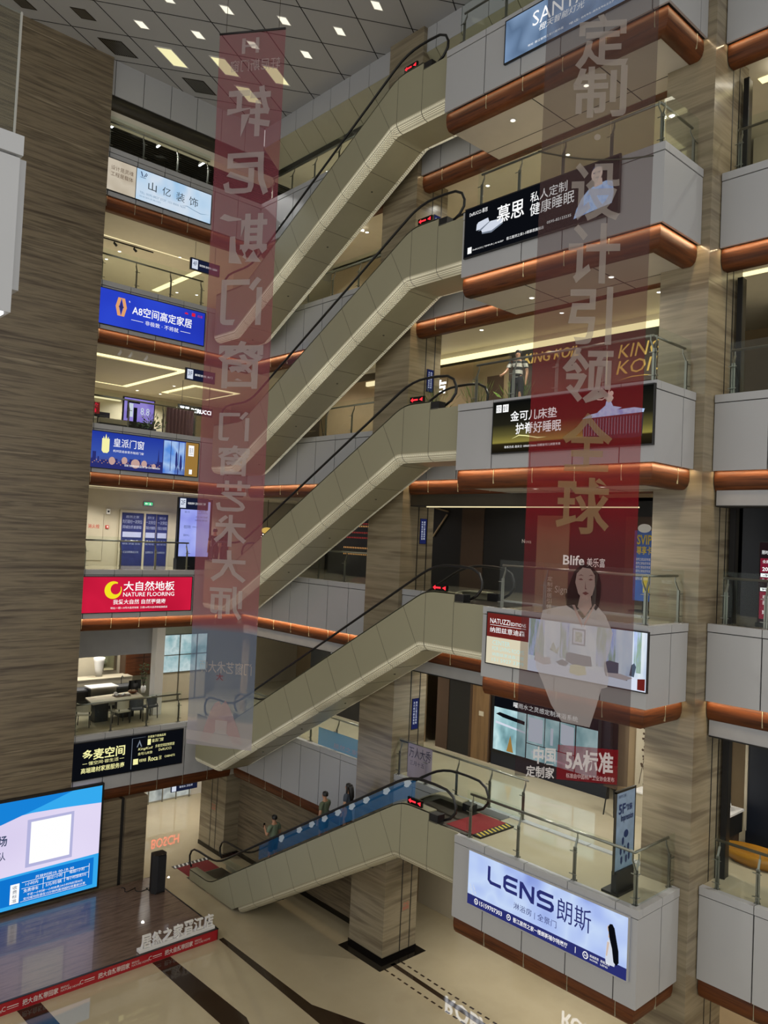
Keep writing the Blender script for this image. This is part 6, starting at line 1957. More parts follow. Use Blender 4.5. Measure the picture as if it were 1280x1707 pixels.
chair(13.95, 27.75, 3.4, 'dark grey chair beside the white pillar of the showroom', 'grey_fabric')
rt = thing('tea_set', 'white tea cups on a tray on the showroom table', 'tea set', (13.2, 28.5, z + 0.765))
b = MB(); b.box(12.9, 13.5, 28.4, 28.75, z + 0.765, z + 0.785); b.build('tray', 'brown_wall', rt)
for i, (dx, dy) in enumerate(((12.98, 28.5), (13.1, 28.62), (13.2, 28.48), (13.32, 28.6), (13.42, 28.5))):
    b = MB(); b.lathe((dx, dy, z + 0.785), [(0.025, 0), (0.045, 0.03), (0.05, 0.07), (0.043, 0.07), (0.03, 0.02)], 12); b.build('cup', 'white', rt)
b = MB(); b.lathe((13.0, 28.66, z + 0.785), [(0.05, 0), (0.08, 0.06), (0.06, 0.11), (0.02, 0.13)], 14); b.build('teapot', 'white', rt)
rt = thing('fruit_bowl', 'brown bowl at the right end of the showroom table', 'bowl', (13.72, 28.75, z + 0.765))
b = MB(); b.lathe((13.72, 28.75, z + 0.765), [(0.06, 0), (0.16, 0.06), (0.18, 0.11), (0.16, 0.11), (0.05, 0.03)], 16); b.build('bowl', 'wood', rt)
b = MB()
for dx, dy in ((0, 0), (0.08, 0.02), (-0.07, 0.04), (0.02, -0.08)): b.sphere((13.72 + dx, 28.75 + dy, z + 0.765 + 0.11), 0.05, 10)
b.build('fruit', 'tan', rt)
rt = thing('monitor', 'black desktop monitor at the far side of the showroom table', 'monitor', (14.0, 29.1, z + 0.765))
b = MB(); b.box(13.72, 14.22, 29.1, 29.14, z + 0.86, z + 1.20); b.build('screen', 'black_gloss', rt)
b = MB(); b.box(13.86, 14.06, 29.0, 29.2, z + 0.765, z + 0.775); b.bar((13.96, 29.14, z + 0.77), (13.96, 29.14, z + 0.95), 0.04); b.build('stand', 'black', rt)
rt = thing('sink_counter', 'long dark washbasin counter along the back of the bathroom showroom', 'counter', (12.4, 30.2, z))
b = MB(); b.box(9.5, 14.5, 29.9, 30.5, z, z + 0.78); b.build('cabinet', 'dark_wall', rt)
b = MB(); b.box(9.5, 14.5, 29.85, 30.5, z + 0.78, z + 0.84); b.build('worktop', 'grey_fabric', rt)
b = MB(); b.box(9.5, 14.5, 30.5, 30.55, z + 0.84, z + 1.08); b.box(9.5, 14.5, 30.45, 31.2, z + 1.08, z + 1.11); b.build('splash_shelf', 'cream', rt)
b = MB(); b.box(12.45, 13.45, 29.6, 29.92, z + 0.2, z + 0.92); b.build('appliance_front', 'steel', rt)
b = MB(); b.box(12.4, 13.5, 29.5, 30.2, z + 0.92, z + 0.96); b.build('appliance_top', 'white', rt)
for x in (11.6, 14.0):
    b = MB(); b.tube([(x, 30.4, z + 0.84), (x, 30.4, z + 1.12), (x, 30.32, z + 1.18), (x, 30.24, z + 1.12)], 0.014, 8); b.build('tap', 'black', rt)
for x, y in ((13.1, 30.9), (13.85, 30.95)):
    pass
rt = thing('pedestal_basin', 'white cone shaped pedestal basin on the showroom shelf', 'basin', (13.3, 31.0, z + 1.11))
b = MB(); b.lathe((13.3, 31.0, z + 1.11), [(0.12, 0.0), (0.16, 0.30), (0.20, 0.60), (0.23, 0.74), (0.22, 0.74), (0.12, 0.62)], 22); b.build('pedestal', 'white', rt)
b = MB(); b.lathe((13.3, 31.0, z + 1.72), [(0.03, 0.0), (0.035, 0.01), (0.01, 0.012)], 12); b.build('drain', 'steel', rt)
rt = thing('wall_mirror', 'tall rectangular mirror on the showroom wall right of the pedestal basin', 'mirror', (14.0, 31.57, z + 1.2))
b = MB(); b.box(13.72, 14.28, 31.55, 31.59, z + 1.2, z + 2.2); b.build('frame', 'steel', rt)
M['mirror'] = plain('mirror_glass', 'c9cbb8', 0.06, metal=1.0)
b = MB(); b.box(13.74, 14.26, 31.545, 31.551, z + 1.22, z + 2.18); b.build('mirror_glass', 'mirror', rt)
rt = thing('wall_cabinet', 'dark brown double wall cabinet at the right of the bathroom showroom', 'cabinet', (15.1, 31.2, z + 1.1))
b = MB(); b.box(14.4, 16.0, 31.0, 31.5, z + 1.0, z + 2.3); b.build('body', 'brown_wall', rt)
for x in (14.42, 15.22):
    b = MB(); b.box(x, x + 0.76, 30.97, 31.0, z + 1.02, z + 2.28); b.build('door', 'wood', rt)
rt = thing('potted_plant', 'slender green plant in a pale pot beside the white showroom pillar', 'plant', (14.15, 28.75, z))
b = MB(); b.lathe((14.15, 28.75, z + 0.765), [(0.07, 0), (0.10, 0.12), (0.09, 0.26), (0.085, 0.26), (0.08, 0.2)], 14); b.build('pot', 'white', rt)
st, lf = MB(), MB()
random.seed(9)
for i in range(9):
    a = i * 0.7
    p = [(14.15, 28.75, z + 0.95)]
    for j in range(1, 6):
        r_ = 0.05 * j
        p.append((14.15 + r_ * math.cos(a) * 0.7, 28.75 + r_ * math.sin(a) * 0.7, z + 0.95 + 0.17 * j + 0.02 * (i % 3)))
    st.tube(p, 0.006, 5)
    for q_ in p[1:]:
        for s_ in range(4):
            t = random.uniform(0, 6.28)
            d = Vector((math.cos(t), math.sin(t), random.uniform(-0.1, 0.6))).normalized()
            w = d.cross(Vector((0, 0, 1))).normalized() * 0.022
            o = Vector(q_)
            lf.add([o, o + d * 0.05 + w, o + d * 0.11, o + d * 0.05 - w], [(0, 1, 2, 3)])
st.build('stem', 'brown_wall', rt)
lf.build('foliage', 'leaf', rt)
M['teal_glow'] = emit_noise('showroom_window_glow', ['5f8c92', '9fc4c9', 'cfe3e4', '6fa0a5'], 0.8, 1.4, (1, 1, 1), 3)
rt = thing('shop_window', 'bright teal lit shower display right of the white showroom pillar', 'window', (16.2, 30.0, z))
b = MB(); b.box(15.5, 17.6, 30.02, 30.08, z + 1.2, z + 2.75); b.build('lit_pane', 'teal_glow', rt)
b = MB()
for x in (15.5, 16.3, 17.1, 17.6): b.box(x - 0.02, x + 0.02, 29.98, 30.03, z, z + 2.75)
for zz in (0.02, 1.18, 1.9, 2.75): b.box(15.5, 17.6, 29.98, 30.03, z + zz, z + zz + 0.035)
b.build('mullion', 'steel', rt)
b = MB(); b.box(15.5, 17.6, 30.02, 30.08, z, z + 1.18); b.build('lower_panel', 'cream', rt)
rt = thing('wall_light', 'small white rectangular light on the dark wall right of the pink banner', 'light', (18.0, 26.0, z + 2.1))
b = MB(); b.box(20.28, 20.36, 24.2, 24.9, z + 2.35, z + 2.6); b.build('housing', 'black', rt)
b = MB(); b.box(20.27, 20.28, 24.25, 24.85, z + 2.44, z + 2.51); b.build('tube', 'lamp_cool', rt)
wall('wall_shop', 'dark_wall', 20.38, 20.5, 19.8, 26.3, z, z + 2.9)
b = MB(); b.box(17.3, 17.5, 26.6, 26.8, z, z + 2.9)
tag(b.build('timber_post', 'tan'), 'pale timber door post right of the pink banner on the second floor', 'post')

# ================================================================== lift lobby (third floor, left)
z = CAP[3] - 0.03
rt = thing('lift_doors', 'pair of lift doors covered in navy posters in the lift lobby', 'door', (14.4, 29.7, z))
M['navy_poster'] = plain('navy_poster', '232c66', 0.45, var=0.15, scale=6)
M['poster_print'] = plain('poster_print', 'aab2d2', 0.5)
b = MB()
for (x0, x1) in ((13.22, 13.30), (14.22, 14.30), (15.28, 15.36)): b.box(x0, x1, 29.66, 29.74, z, z + 2.1)
b.box(13.22, 15.36, 29.66, 29.74, z + 2.1, z + 2.2); b.build('frame', 'cream', rt)
for i, (x0, x1) in enumerate(((13.30, 14.22), (14.30, 14.77), (14.81, 15.28))):
    b = MB(); b.box(x0, x1, 29.70, 29.74, z, z + 2.1); d = b.build('door_leaf', 'navy_poster', rt)
    fr = FY(x0, x1, z, z + 2.1, 29.695)
    b = MB()
    b.text(fr, '先行赔付一次到位' if i == 0 else '一次到位', 0.06, 0.80, 0.94, 0.87, c=0.002); b.text(fr, '同城比价差额赔', 0.08, 0.70, 0.92, 0.76, c=0.002)
    b.rect(fr, 0.08, 0.54, 0.92, 0.64, 0, 0.002)
    for q_ in range(3): b.oval(fr, 0.25 + q_ * 0.25, 0.47, 0.06, 0.018, 0, 0.002)
    b.text(fr, '绿色 环保 无忧', 0.1, 0.40, 0.9, 0.43, c=0.002); b.text(fr, '居然之家', 0.2, 0.90, 0.8, 0.95, c=0.002); b.text(fr, '正品保障售后无忧', 0.15, 0.24, 0.85, 0.28, c=0.002)
    b.build('poster_lettering', 'poster_print', d)
rt = thing('exit_sign', 'small green lit exit sign over the lift doors', 'sign', (14.4, 29.7, z + 2.4))
b = MB(); b.box(14.18, 14.58, 29.68, 29.74, z + 2.42, z + 2.58); b.build('housing', 'steel', rt)
fr = FY(14.2, 14.56, z + 2.44, z + 2.56, 29.675)
b = MB(); b.rect(fr, 0.0, 0, 1, 1, 0, 0.003); b.build('lit_face', 'e_green', rt)
b = MB(); b.poly(fr, [(0.1, 0.5), (0.25, 0.85), (0.25, 0.6), (0.45, 0.6), (0.45, 0.4), (0.25, 0.4), (0.25, 0.15)], 0.003); b.oval(fr, 0.7, 0.7, 0.05, 0.14, 0.003); b.poly(fr, [(0.62, 0.1), (0.68, 0.55), (0.75, 0.55), (0.82, 0.1)], 0.003); b.build('pictogram', 'e_white', rt)
rt = thing('fire_panel', 'flush cream hydrant door with red characters left of the lift doors', 'panel', (12.3, 29.7, z))
b = MB(); b.box(11.6, 12.6, 29.725, 29.745, z + 0.2, z + 2.0); b.build('door', 'cream', rt)
b = MB()
for x in (11.6, 12.595): b.box(x, x + 0.006, 29.72, 29.73, z + 0.2, z + 2.0)
b.build('door_gap', 'brown_wall', rt)
b = MB(); b.text(FY(12.0, 12.45, z + 1.42, z + 1.58, 29.72), '消火栓', 0, 0, 1, 1, c=0.002); b.build('lettering', 'red_ink', rt)
rt = thing('wall_sounder', 'small white alarm box on the lift lobby wall', 'alarm', (12.75, 29.72, z + 2.1))
b = MB(); b.box(12.68, 12.82, 29.67, 29.75, z + 2.0, z + 2.2); b.build('case', 'white', rt)
b = MB(); b.disc((12.75, 29.67, z + 2.1), (0, -1, 0), 0.04, 0.01, 14); b.build('button', 'black', rt)
rt = thing('call_point', 'round alarm button on the lift lobby wall beside the red characters', 'alarm', (12.75, 29.72, z + 1.5))
b = MB(); b.box(12.69, 12.81, 29.70, 29.75, z + 1.44, z + 1.56); b.build('case', 'red_ink', rt)
b = MB(); b.disc((12.75, 29.70, z + 1.5), (0, -1, 0), 0.035, 0.01, 14); b.build('button', 'white', rt)
rt = thing('lamp_globe', 'glowing round crystal lamp seen right of the pink banner on the third floor', 'light', (18.6, 27.4, z + 1.5))
b = MB(); b.sphere((18.6, 27.4, z + 1.65), 0.24, 14, 0, (1, 1, 0.55)); b.build('shade', 'gold_glow', rt)
b = MB()
random.seed(2)
for i in range(40): b.sphere((18.6 + random.uniform(-0.2, 0.2), 27.4 + random.uniform(-0.2, 0.2), z + random.uniform(1.05, 1.5)), 0.022, 6)
b.build('crystal_drops', 'lamp', rt)
b = MB(); b.bar((18.6, 27.4, z + 1.75), (18.6, 27.4, ceil_z(3)), 0.015); b.build('cord', 'black', rt)

# ================================================================== furniture showroom (fourth floor, left)
z = CAP[4] - 0.03
M['violet_scr'] = emit_noise('violet_screen', ['7a68c8', 'a08de0', '8f7fd8'], 0.9, 1.2)
fr = FY(13.1, 14.35, z + 0.70, z + 1.62, 29.6)
rt = board('advert_screen', 'violet lit screen behind a plant in the furniture showroom', fr, 'violet_scr', depth=0.08, border=0.04, cat='screen')
put(rt, fr, 'print', 'e_black', [('r', 0.10, 0.12, 0.16, 0.86), ('r', 0.10, 0.80, 0.52, 0.86), ('r', 0.32, 0.0, 0.44, 0.62)])
put(rt, fr, 'pale_print', 'e_soft', [('r', 0.17, 0.2, 0.30, 0.78), ('t', '8.8', 0.55, 0.35, 0.85, 0.65)], c=0.003)
b = MB(); b.box(13.1, 14.35, 29.5, 29.75, z, z + 0.70); b.build('cabinet', 'dark_wall', rt)
rt = thing('potted_plant', 'dark bushy plant in front of the violet screen', 'plant', (13.9, 28.75, z))
b = MB(); b.lathe((13.9, 28.75, z), [(0.10, 0), (0.16, 0.2), (0.17, 0.4), (0.15, 0.4), (0.14, 0.3)], 14); b.build('pot', 'dark_wall', rt)
lf = MB()
random.seed(4)
for i in range(170):
    d = Vector((random.gauss(0, 1), random.gauss(0, 1), random.uniform(0.1, 1.6))).normalized()
    o = Vector((13.9, 28.75, z + 0.42)) + d * random.uniform(0.1, 0.55)
    w = d.orthogonal().normalized() * 0.03
    lf.add([o, o + d * 0.06 + w, o + d * 0.14, o + d * 0.06 - w], [(0, 1, 2, 3)])
lf.build('foliage', 'leaf', rt)
b = MB(); b.tube([(13.9, 28.75, z + 0.3), (13.92, 28.75, z + 0.7)], 0.02, 6); b.build('stem', 'brown_wall', rt)
rt = thing('sale_board', 'small red lit price board at the left of the furniture showroom', 'sign', (11.5, 28.9, z))
fr = FY(11.25, 11.85, z + 0.72, z + 1.15, 28.9)
b = MB(); b.rect(fr, 0, 0, 1, 1, -0.05, 0.05); b.build('board', 'e_maroon', rt)
b = MB(); b.text(fr, '特价', 0.15, 0.55, 0.9, 0.92, c=0.003, bold=0.02); b.text(fr, '98', 0.2, 0.08, 0.8, 0.45, c=0.003, bold=0.03); b.build('lettering', 'e_red', rt)
b = MB()
for x in (11.3, 11.8): b.bar((x, 28.92, z), (x, 28.92, z + 0.75), 0.03)
b.build('leg', 'black', rt)
rt = thing('display_bed', 'low grey display bed with cream cushions in the furniture showroom', 'bed', (12.5, 29.6, z))
b = MB(); b.box(11.9, 12.95, 28.9, 30.6, z, z + 0.42); b.build('base', 'grey_fabric', rt)
b = MB(); b.box(11.88, 12.97, 28.88, 30.5, z + 0.42, z + 0.60); b.build('mattress', 'cream', rt)
b = MB(); b.box(11.9, 12.95, 30.55, 30.7, z + 0.1, z + 1.05); b.build('headboard', 'dark_wall', rt)
for x in (12.0, 12.5):
    b = MB(); b.sphere((x + 0.2, 30.25, z + 0.70), 0.22, 12, 0, (1, 0.7, 0.45)); b.build('cushion', 'white', rt)
rt = thing('curtain_display', 'tall mauve curtain display on the right of the furniture showroom', 'curtain', (15.2, 29.2, z))
M['mauve'] = plain('mauve_fabric', '6e5056', 0.8)
b = MB()
n = 40
v = []
for i in range(n + 1):
    x = 14.9 + 1.3 * i / n
    y = 29.6 + 0.05 * math.sin(i * 1.3)
    v += [(x, y, z + 0.02), (x, y, z + 1.5)]
b.add(v, [(2 * i, 2 * i + 2, 2 * i + 3, 2 * i + 1) for i in range(n)], 0, True); b.build('curtain', 'mauve', rt)
b = MB(); b.tube([(14.85, 29.6, z + 1.52), (16.25, 29.6, z + 1.52)], 0.02, 8)
for x in (14.87, 16.23): b.bar((x, 29.6, z), (x, 29.6, z + 1.52), 0.03)
b.build('stand', 'steel', rt)
fr = FY(15.9, 17.4, z + 1.55, z + 1.78, 30.4)
rt = thing('shop_sign', 'white lit shop sign seen through the pink banner on the fourth floor', 'sign', (16.6, 30.5, z + 1.6))
b = MB(); b.rect(fr, -0.05, -0.3, 1.05, 1.3, -0.06, 0.05); b.build('board', 'dark_wall', rt)
b = MB(); b.text(fr, '慕思 DERUCCI', 0, 0, 1, 1, bold=0.012); b.build('lettering', 'sign_white', rt)
b = MB()
for x in (16.0, 17.3): b.bar((x, 30.44, z + 1.8), (x, 30.44, ceil_l(4) + 0.01), 0.02)
b.build('hanger', 'steel', rt)
# behind the escalators
fr = FX(23.9, 22.9, z + 0.15, z + 1.35, 17.6)
rt = thing('poster_stand', 'brown poster with pale lettering behind the railing, left of the middle pillar', 'stand', fr(0.5, 0, -0.03))
b = MB(); b.rect(fr, 0, 0, 1, 1, -0.03, 0.027); b.build('panel', 'brown_wall', rt)
b = MB(); b.text(fr, '新品', 0.2, 0.62, 0.8, 0.86, c=0.003, bold=0.02); b.text(fr, '欢迎选购', 0.2, 0.42, 0.8, 0.52, c=0.003); b.rect(fr, 0.2, 0.2, 0.8, 0.22, 0, 0.002); b.build('lettering', 'tan', rt)
b = MB()
for a in (0.1, 0.9): b.bar(fr(a, 0.1, -0.04), fr(a, -0.12, -0.04), 0.02); b.bar(fr(a, 0.9, -0.04), Vector(fr(a, -0.12, -0.35)), 0.02)
b.build('leg', 'black', rt)
fr = FX(20.3, 19.2, z + 1.85, z + 2.35, SX - 0.04)
rt = thing('shop_sign', 'white lit characters on the tan wall just left of the middle pillar', 'sign', fr(0.5, 0, 0))
b = MB(); b.rect(fr, -0.03, -0.1, 1.03, 1.1, -0.03, 0.025); b.build('board', 'tan', rt)
b = MB(); b.text(fr, '左右', 0, 0, 1, 1, bold=0.03, depth=0.01); b.build('lettering', 'sign_white', rt)
b = MB(); b.box(20.29, 20.392, 19.75, 23.5, z + 2.55, z + 2.72)
tag(b.build('strip_light', 'cove_soft'), 'pale strip light above the lit characters left of the middle pillar', 'light')
# green plants beside the top of the middle escalator
for i, (y, h) in enumerate(((16.6, 1.3), (15.05, 1.3), (13.55, 1.0))):
    rt = thing('potted_plant', 'leafy green plant in a grey planter behind the middle escalator top, ' + ('beside the pillar', 'second from the pillar', 'farthest from the pillar')[i], 'plant', (17.25, y, z), 'planters by the middle escalator')
    b = MB(); b.box(17.1, 17.45, y - 0.35, y + 0.35, z, z + 0.35); b.build('planter', 'grey_fabric', rt)
    lf = MB()
    for k in range(240):
        d = Vector((random.gauss(0, 0.3), random.gauss(0, 0.25), random.uniform(0.6, 1.5))).normalized()
        o = Vector((17.27, y + random.uniform(-0.25, 0.25), z + 0.33)) + d * random.uniform(0.0, h * 0.6)
        w = d.orthogonal().normalized() * 0.045
        lf.add([o, o + d * 0.14 + w, o + d * 0.34, o + d * 0.14 - w], [(0, 1, 2, 3)])
    M.setdefault('lime_leaf', plain('lime_leaf', '7fa23a', 0.5, var=0.3, scale=18))
    lf.build('foliage', 'lime_leaf', rt)

# printed film on the railing left of and across the middle pillar, second floor
M['film_lilac'] = gauze('lilac_film', 0.72, col='b9a9bf', trans=0.3)
M['film_sky'] = gauze('sky_film', 0.7, col='7fb4d8', trans=0.3)
M['film_ink'] = gauze('film_ink', 0.8, col='4c4a66', trans=0.3)
z = CAP[2]
rt = thing('poster_film', 'lilac and sky blue printed film on the railing by the middle pillar', 'poster', (XF + 0.06, 18.0, z))
b = MB(); b.add([(XF - 0.25, 19.0, z - 1.3), (XF - 0.25, 17.5, z - 1.3), (XF - 0.25, 17.5, z + 0.25), (XF - 0.25, 19.0, z + 0.25)], [(0, 1, 2, 3)])
b.v = [(x, y, zz) for x, y, zz in b.v]
bb2 = MB(); fr = FX(16.85, 15.85, z + 0.05, z + 1.05, XF + 0.07)
bb2.rect(fr, 0, 0, 1, 1, 0, 0.004); bb2.build('lilac_print', 'film_lilac', rt)
bb2 = MB(); bb2.text(fr, '万人大秀', 0.05, 0.60, 0.95, 0.92, c=0.008); bb2.text(fr, '三月十五', 0.1, 0.38, 0.7, 0.52, c=0.008); bb2.build('lettering', 'film_ink', rt)
fr = FX(21.2, 19.1, z + 0.04, z + 0.62, XF + 0.07)
bb2 = MB(); bb2.rect(fr, 0, 0, 1, 1, 0, 0.004); bb2.build('sky_print', 'film_sky', rt)
bb2 = MB(); bb2.text(fr, '居然之家', 0.4, 0.1, 0.98, 0.4, c=0.008); bb2.build('gold_lettering', 'film_lilac', rt)

# ================================================================== people
M['skin'] = plain('skin', 'b98a6c', 0.5, var=0.05, scale=20)
M['hair'] = plain('black_hair', '100d0c', 0.45, var=0.3, scale=60)
M['shirt_green'] = plain('grey_green_shirt', '6d7a63', 0.8, var=0.08, scale=12)
M['shirt_olive'] = plain('olive_grey_shirt', '5e6852', 0.8, var=0.08, scale=12)
M['shorts'] = plain('navy_shorts', '232c42', 0.8, var=0.1, scale=12)
M['dress'] = plain('dark_grey_dress', '3c4450', 0.8, var=0.1, scale=12)
M['shoe'] = plain('white_trainers', 'b9b7b2', 0.6)
M['dark_cloth'] = plain('dark_clothes', '1d1a1f', 0.8)


def stripes():
    m, t, b_ = mat('striped_shirt')
    geo = t.nodes.new('ShaderNodeNewGeometry')
    sx = t.nodes.new('ShaderNodeSeparateXYZ')
    ma = t.nodes.new('ShaderNodeMath'); ma.operation = 'MULTIPLY'; ma.inputs[1].default_value = 5.6
    fr_ = t.nodes.new('ShaderNodeMath'); fr_.operation = 'FRACT'
    gt = t.nodes.new('ShaderNodeMath'); gt.operation = 'GREATER_THAN'; gt.inputs[1].default_value = 0.45
    mx = t.nodes.new('ShaderNodeMix'); mx.data_type = 'RGBA'
    mx.inputs[6].default_value = lin('1a1815') + (1,)
    mx.inputs[7].default_value = lin('c9c5ba') + (1,)
    t.links.new(geo.outputs['Position'], sx.inputs[0]); t.links.new(sx.outputs['Z'], ma.inputs[0])
    t.links.new(ma.outputs[0], fr_.inputs[0]); t.links.new(fr_.outputs[0], gt.inputs[0]); t.links.new(gt.outputs[0], mx.inputs[0])
    t.links.new(mx.outputs[2], b_.inputs['Base Color'])
    b_.inputs['Roughness'].default_value = 0.8
    return m
M['stripes'] = stripes()


def skin_mesh(verts, edges, radii, levels=2):
    me = bpy.data.meshes.new('skin_cage')
    me.from_pydata(verts, edges, [])
    ob = bpy.data.objects.new('skin_cage', me)
    COL.objects.link(ob)
    if not me.skin_vertices:
        # the skin layer appears with the modifier
        pass
    md = ob.modifiers.new('skin', 'SKIN')
    if not me.skin_vertices:
        me.skin_vertices.new() if hasattr(me.skin_vertices, 'new') else None
    lay = me.skin_vertices[0].data
    for i, r in enumerate(radii):
        lay[i].radius = r if isinstance(r, tuple) else (r, r)
        lay[i].use_root = (i == 0)
    md.use_smooth_shade = True
    md.branch_smoothing = 0.4
    sd = ob.modifiers.new('sub', 'SUBSURF')
    sd.levels = levels
    sd.render_levels = levels
    bpy.context.view_layer.update()
    dg = bpy.context.evaluated_depsgraph_get()
    out = bpy.data.meshes.new_from_object(ob.evaluated_get(dg), depsgraph=dg)
    bpy.data.objects.remove(ob)
    bpy.data.meshes.remove(me)
    for p in out.polygons: p.use_smooth = True
    return out


def person(label, loc, face, h=1.70, shirt='shirt_green', lower='shorts', long_hair=False, woman=False, pose='stand', skirt=False, trousers=False):
    """face = heading in radians (0 looks towards +X). Local x forward, y left, z up, scaled to height h."""
    k = h / 1.70
    rt = thing('person', label, 'person', loc)
    ca, sa = math.cos(face), math.sin(face)
    def W(p): return (loc[0] + k * (p[0] * ca - p[1] * sa), loc[1] + k * (p[0] * sa + p[1] * ca), loc[2] + k * p[2])
    sh = 0.165 if woman else 0.195
    V, E, R = [], [], []
    def v(p, r, par=None):
        V.append(p); R.append(r)
        if par is not None: E.append((par, len(V) - 1))
        return len(V) - 1
    pel = v((0, 0, 0.92), 0.125)
    wst = v((0.01, 0, 1.08), 0.112 if woman else 0.12, pel)
    ch = v((0.01, 0, 1.28), 0.125 if woman else 0.14, wst)
    nb = v((0.0, 0, 1.42), 0.075, ch)
    nk = v((0.01, 0, 1.475), 0.052, nb)
    hd = v((0.03, 0, 1.56), 0.072, nk)
    ht = v((0.015, 0, 1.635), 0.078, hd)
    hands = []
    for s in (1, -1):
        if pose == 'phone' and s == 1:
            el, wr, hn = (0.05, 0.27, 1.10), (0.25, 0.16, 1.22), (0.31, 0.13, 1.27)
        elif pose == 'rail' and s == -1:
            el, wr, hn = (0.08, -0.30, 1.12), (0.24, -0.36, 1.00), (0.31, -0.37, 0.98)
        else:
            el, wr, hn = (-0.02, s * 0.255, 1.10), (0.06, s * 0.25, 0.87), (0.075, s * 0.25, 0.80)
        a = v((0.0, s * sh, 1.375), 0.058, nb)
        b = v(el, 0.043, a)
        c = v(wr, 0.028, b)
        d = v(hn, (0.032, 0.018), c)
        hands.append((Vector(wr), Vector(hn), s))
        dirn = (Vector(hn) - Vector(wr)).normalized()
        side = dirn.cross(Vector((0, 1, 0)) if abs(dirn.y) < 0.7 else Vector((1, 0, 0))).normalized()
        nrm = side.cross(dirn)
        for f, (off, ln) in enumerate(((-0.027, 0.070), (-0.009, 0.082), (0.009, 0.077), (0.026, 0.060))):
            p0 = Vector(hn) + side * off + dirn * 0.02
            f1 = v(tuple(p0 + dirn * ln * 0.5), 0.0085, d)
            f2 = v(tuple(p0 + dirn * ln * 0.85 + nrm * 0.02), 0.0075, f1)
        t0 = Vector(wr) + dirn * 0.035 + side * -0.03
        t1 = v(tuple(t0 + dirn * 0.025 + side * -0.012), 0.010, d)
        v(tuple(t0 + dirn * 0.055 + side * -0.016 + nrm * 0.012), 0.008, t1)
    for s in (1, -1):
        st = 0.05 * s if pose != 'stand' else 0.02 * s
        hp = v((0, s * 0.095, 0.86), 0.092, pel)
        kn = v((0.03 + st * 0.5, s * 0.10, 0.49), 0.058, hp)
        cf = v((0.0 + st, s * 0.10, 0.34), 0.052, kn)
        an = v((0.0 + st, s * 0.10, 0.085), 0.034, cf)
        ft = v((0.10 + st, s * 0.11, 0.035), (0.036, 0.03), an)
        v((0.17 + st, s * 0.115, 0.028), (0.033, 0.022), ft)
    me = skin_mesh(V, E, R)
    # shape the head: narrower face, nose, chin
    for q_ in me.vertices:
        c = q_.co
        if c.z > 1.49:
            c.x *= 1.12
            if c.x > 0.06:
                if abs(c.y) < 0.016 and 1.555 < c.z < 1.60: c.x += 0.022
                if 1.60 < c.z < 1.625 and 0.015 < abs(c.y) < 0.04: c.x -= 0.008
                if c.z < 1.53 and abs(c.y) < 0.025: c.x += 0.012
            if 1.56 < c.z < 1.61 and abs(c.y) > 0.066 and abs(c.x) < 0.03: c.y *= 1.14
    def put_mesh(me, name, m, par=rt):
        for q_ in me.vertices:
            w = W(q_.co)
            q_.co = Vector(w) - wloc(par)
        me.materials.clear()
        me.materials.append(M[m])
        ob = bpy.data.objects.new(name, me)
        COL.objects.link(ob)
        ob.parent = par
        return ob
    put_mesh(me, 'body', 'skin')
    # face details
    f = MB()
    for s in (1, -1):
        f.sphere(W((0.098, s * 0.03, 1.602)), 0.0085 * k, 8)
    f.bar(W((0.103, -0.022, 1.548)), W((0.103, 0.022, 1.548)), 0.008 * k)
    f.build('face_features', 'hair', rt)
    # shirt
    V, E, R = [], [], []
    a0 = v((0.005, 0, 0.90), 0.152 if not woman else 0.135)
    a1 = v((0.01, 0, 1.12), 0.142 if not woman else 0.125, a0)
    a2 = v((0.01, 0, 1.28), 0.158 if not woman else 0.138, a1)
    a3 = v((0.0, 0, 1.405), 0.092, a2)
    v((0.005, 0, 1.445), 0.066, a3)
    for s, (wr, hn, _) in zip((1, -1), hands):
        b0 = v((0.0, s * sh, 1.375), 0.074, a3)
        el = (0.05, 0.27, 1.10) if (pose == 'phone' and s == 1) else ((0.08, -0.30, 1.12) if (pose == 'rail' and s == -1) else (-0.02, s * 0.255, 1.10))
        p = Vector((0.0, s * sh, 1.375)).lerp(Vector(el), 0.72)
        v(tuple(p), 0.066, b0)
    put_mesh(skin_mesh(V, E, R), 'shirt', shirt)
    # shorts, trousers or skirt
    V, E, R = [], [], []
    a0 = v((0, 0, 0.95), 0.142)
    v((0, 0, 1.10), 0.130, a0)
    if skirt:
        c0 = v((0.0, 0, 0.75), 0.17, a0)
        v((0.0, 0, 0.48), 0.20, c0)
    else:
        for s in (1, -1):
            c0 = v((0.0, s * 0.095, 0.84), 0.112, a0)
            c1 = v((0.025, s * 0.10, 0.53), 0.088, c0)
            if trousers: v((0.0, s * 0.10, 0.12), 0.066, c1)
    put_mesh(skin_mesh(V, E, R), 'skirt' if skirt else ('trousers' if trousers else 'shorts'), lower)
    # hair
    hb = MB()
    n = 14
    rows = [(1.575, 0.0), (1.62, 0.0), (1.66, 0.0), (1.695, 0.0), (1.715, 0.0)]
    rad = [(0.094, 0.088), (0.100, 0.092), (0.094, 0.088), (0.072, 0.066), (0.02, 0.02)]
    vv, ff = [], []
    for (zz, _), (rx, ry) in zip(rows, rad):
        for i in range(n):
            t = 2 * math.pi * i / n
            x, y = rx * math.cos(t), ry * math.sin(t)
            lim = 0.035 if zz < 1.6 else 0.05 if zz < 1.65 else 0.082
            if x > lim: x, y = lim, y * 0.97     # open over the face
            vv.append(W((0.005 + x, y, zz)))
    for j in range(len(rows) - 1):
        for i in range(n):
            l = (i + 1) % n
            ff.append((j * n + i, j * n + l, (j + 1) * n + l, (j + 1) * n + i))
    ff.append(tuple((len(rows) - 1) * n + i for i in range(n)))
    hb.add(vv, ff, 0, True)
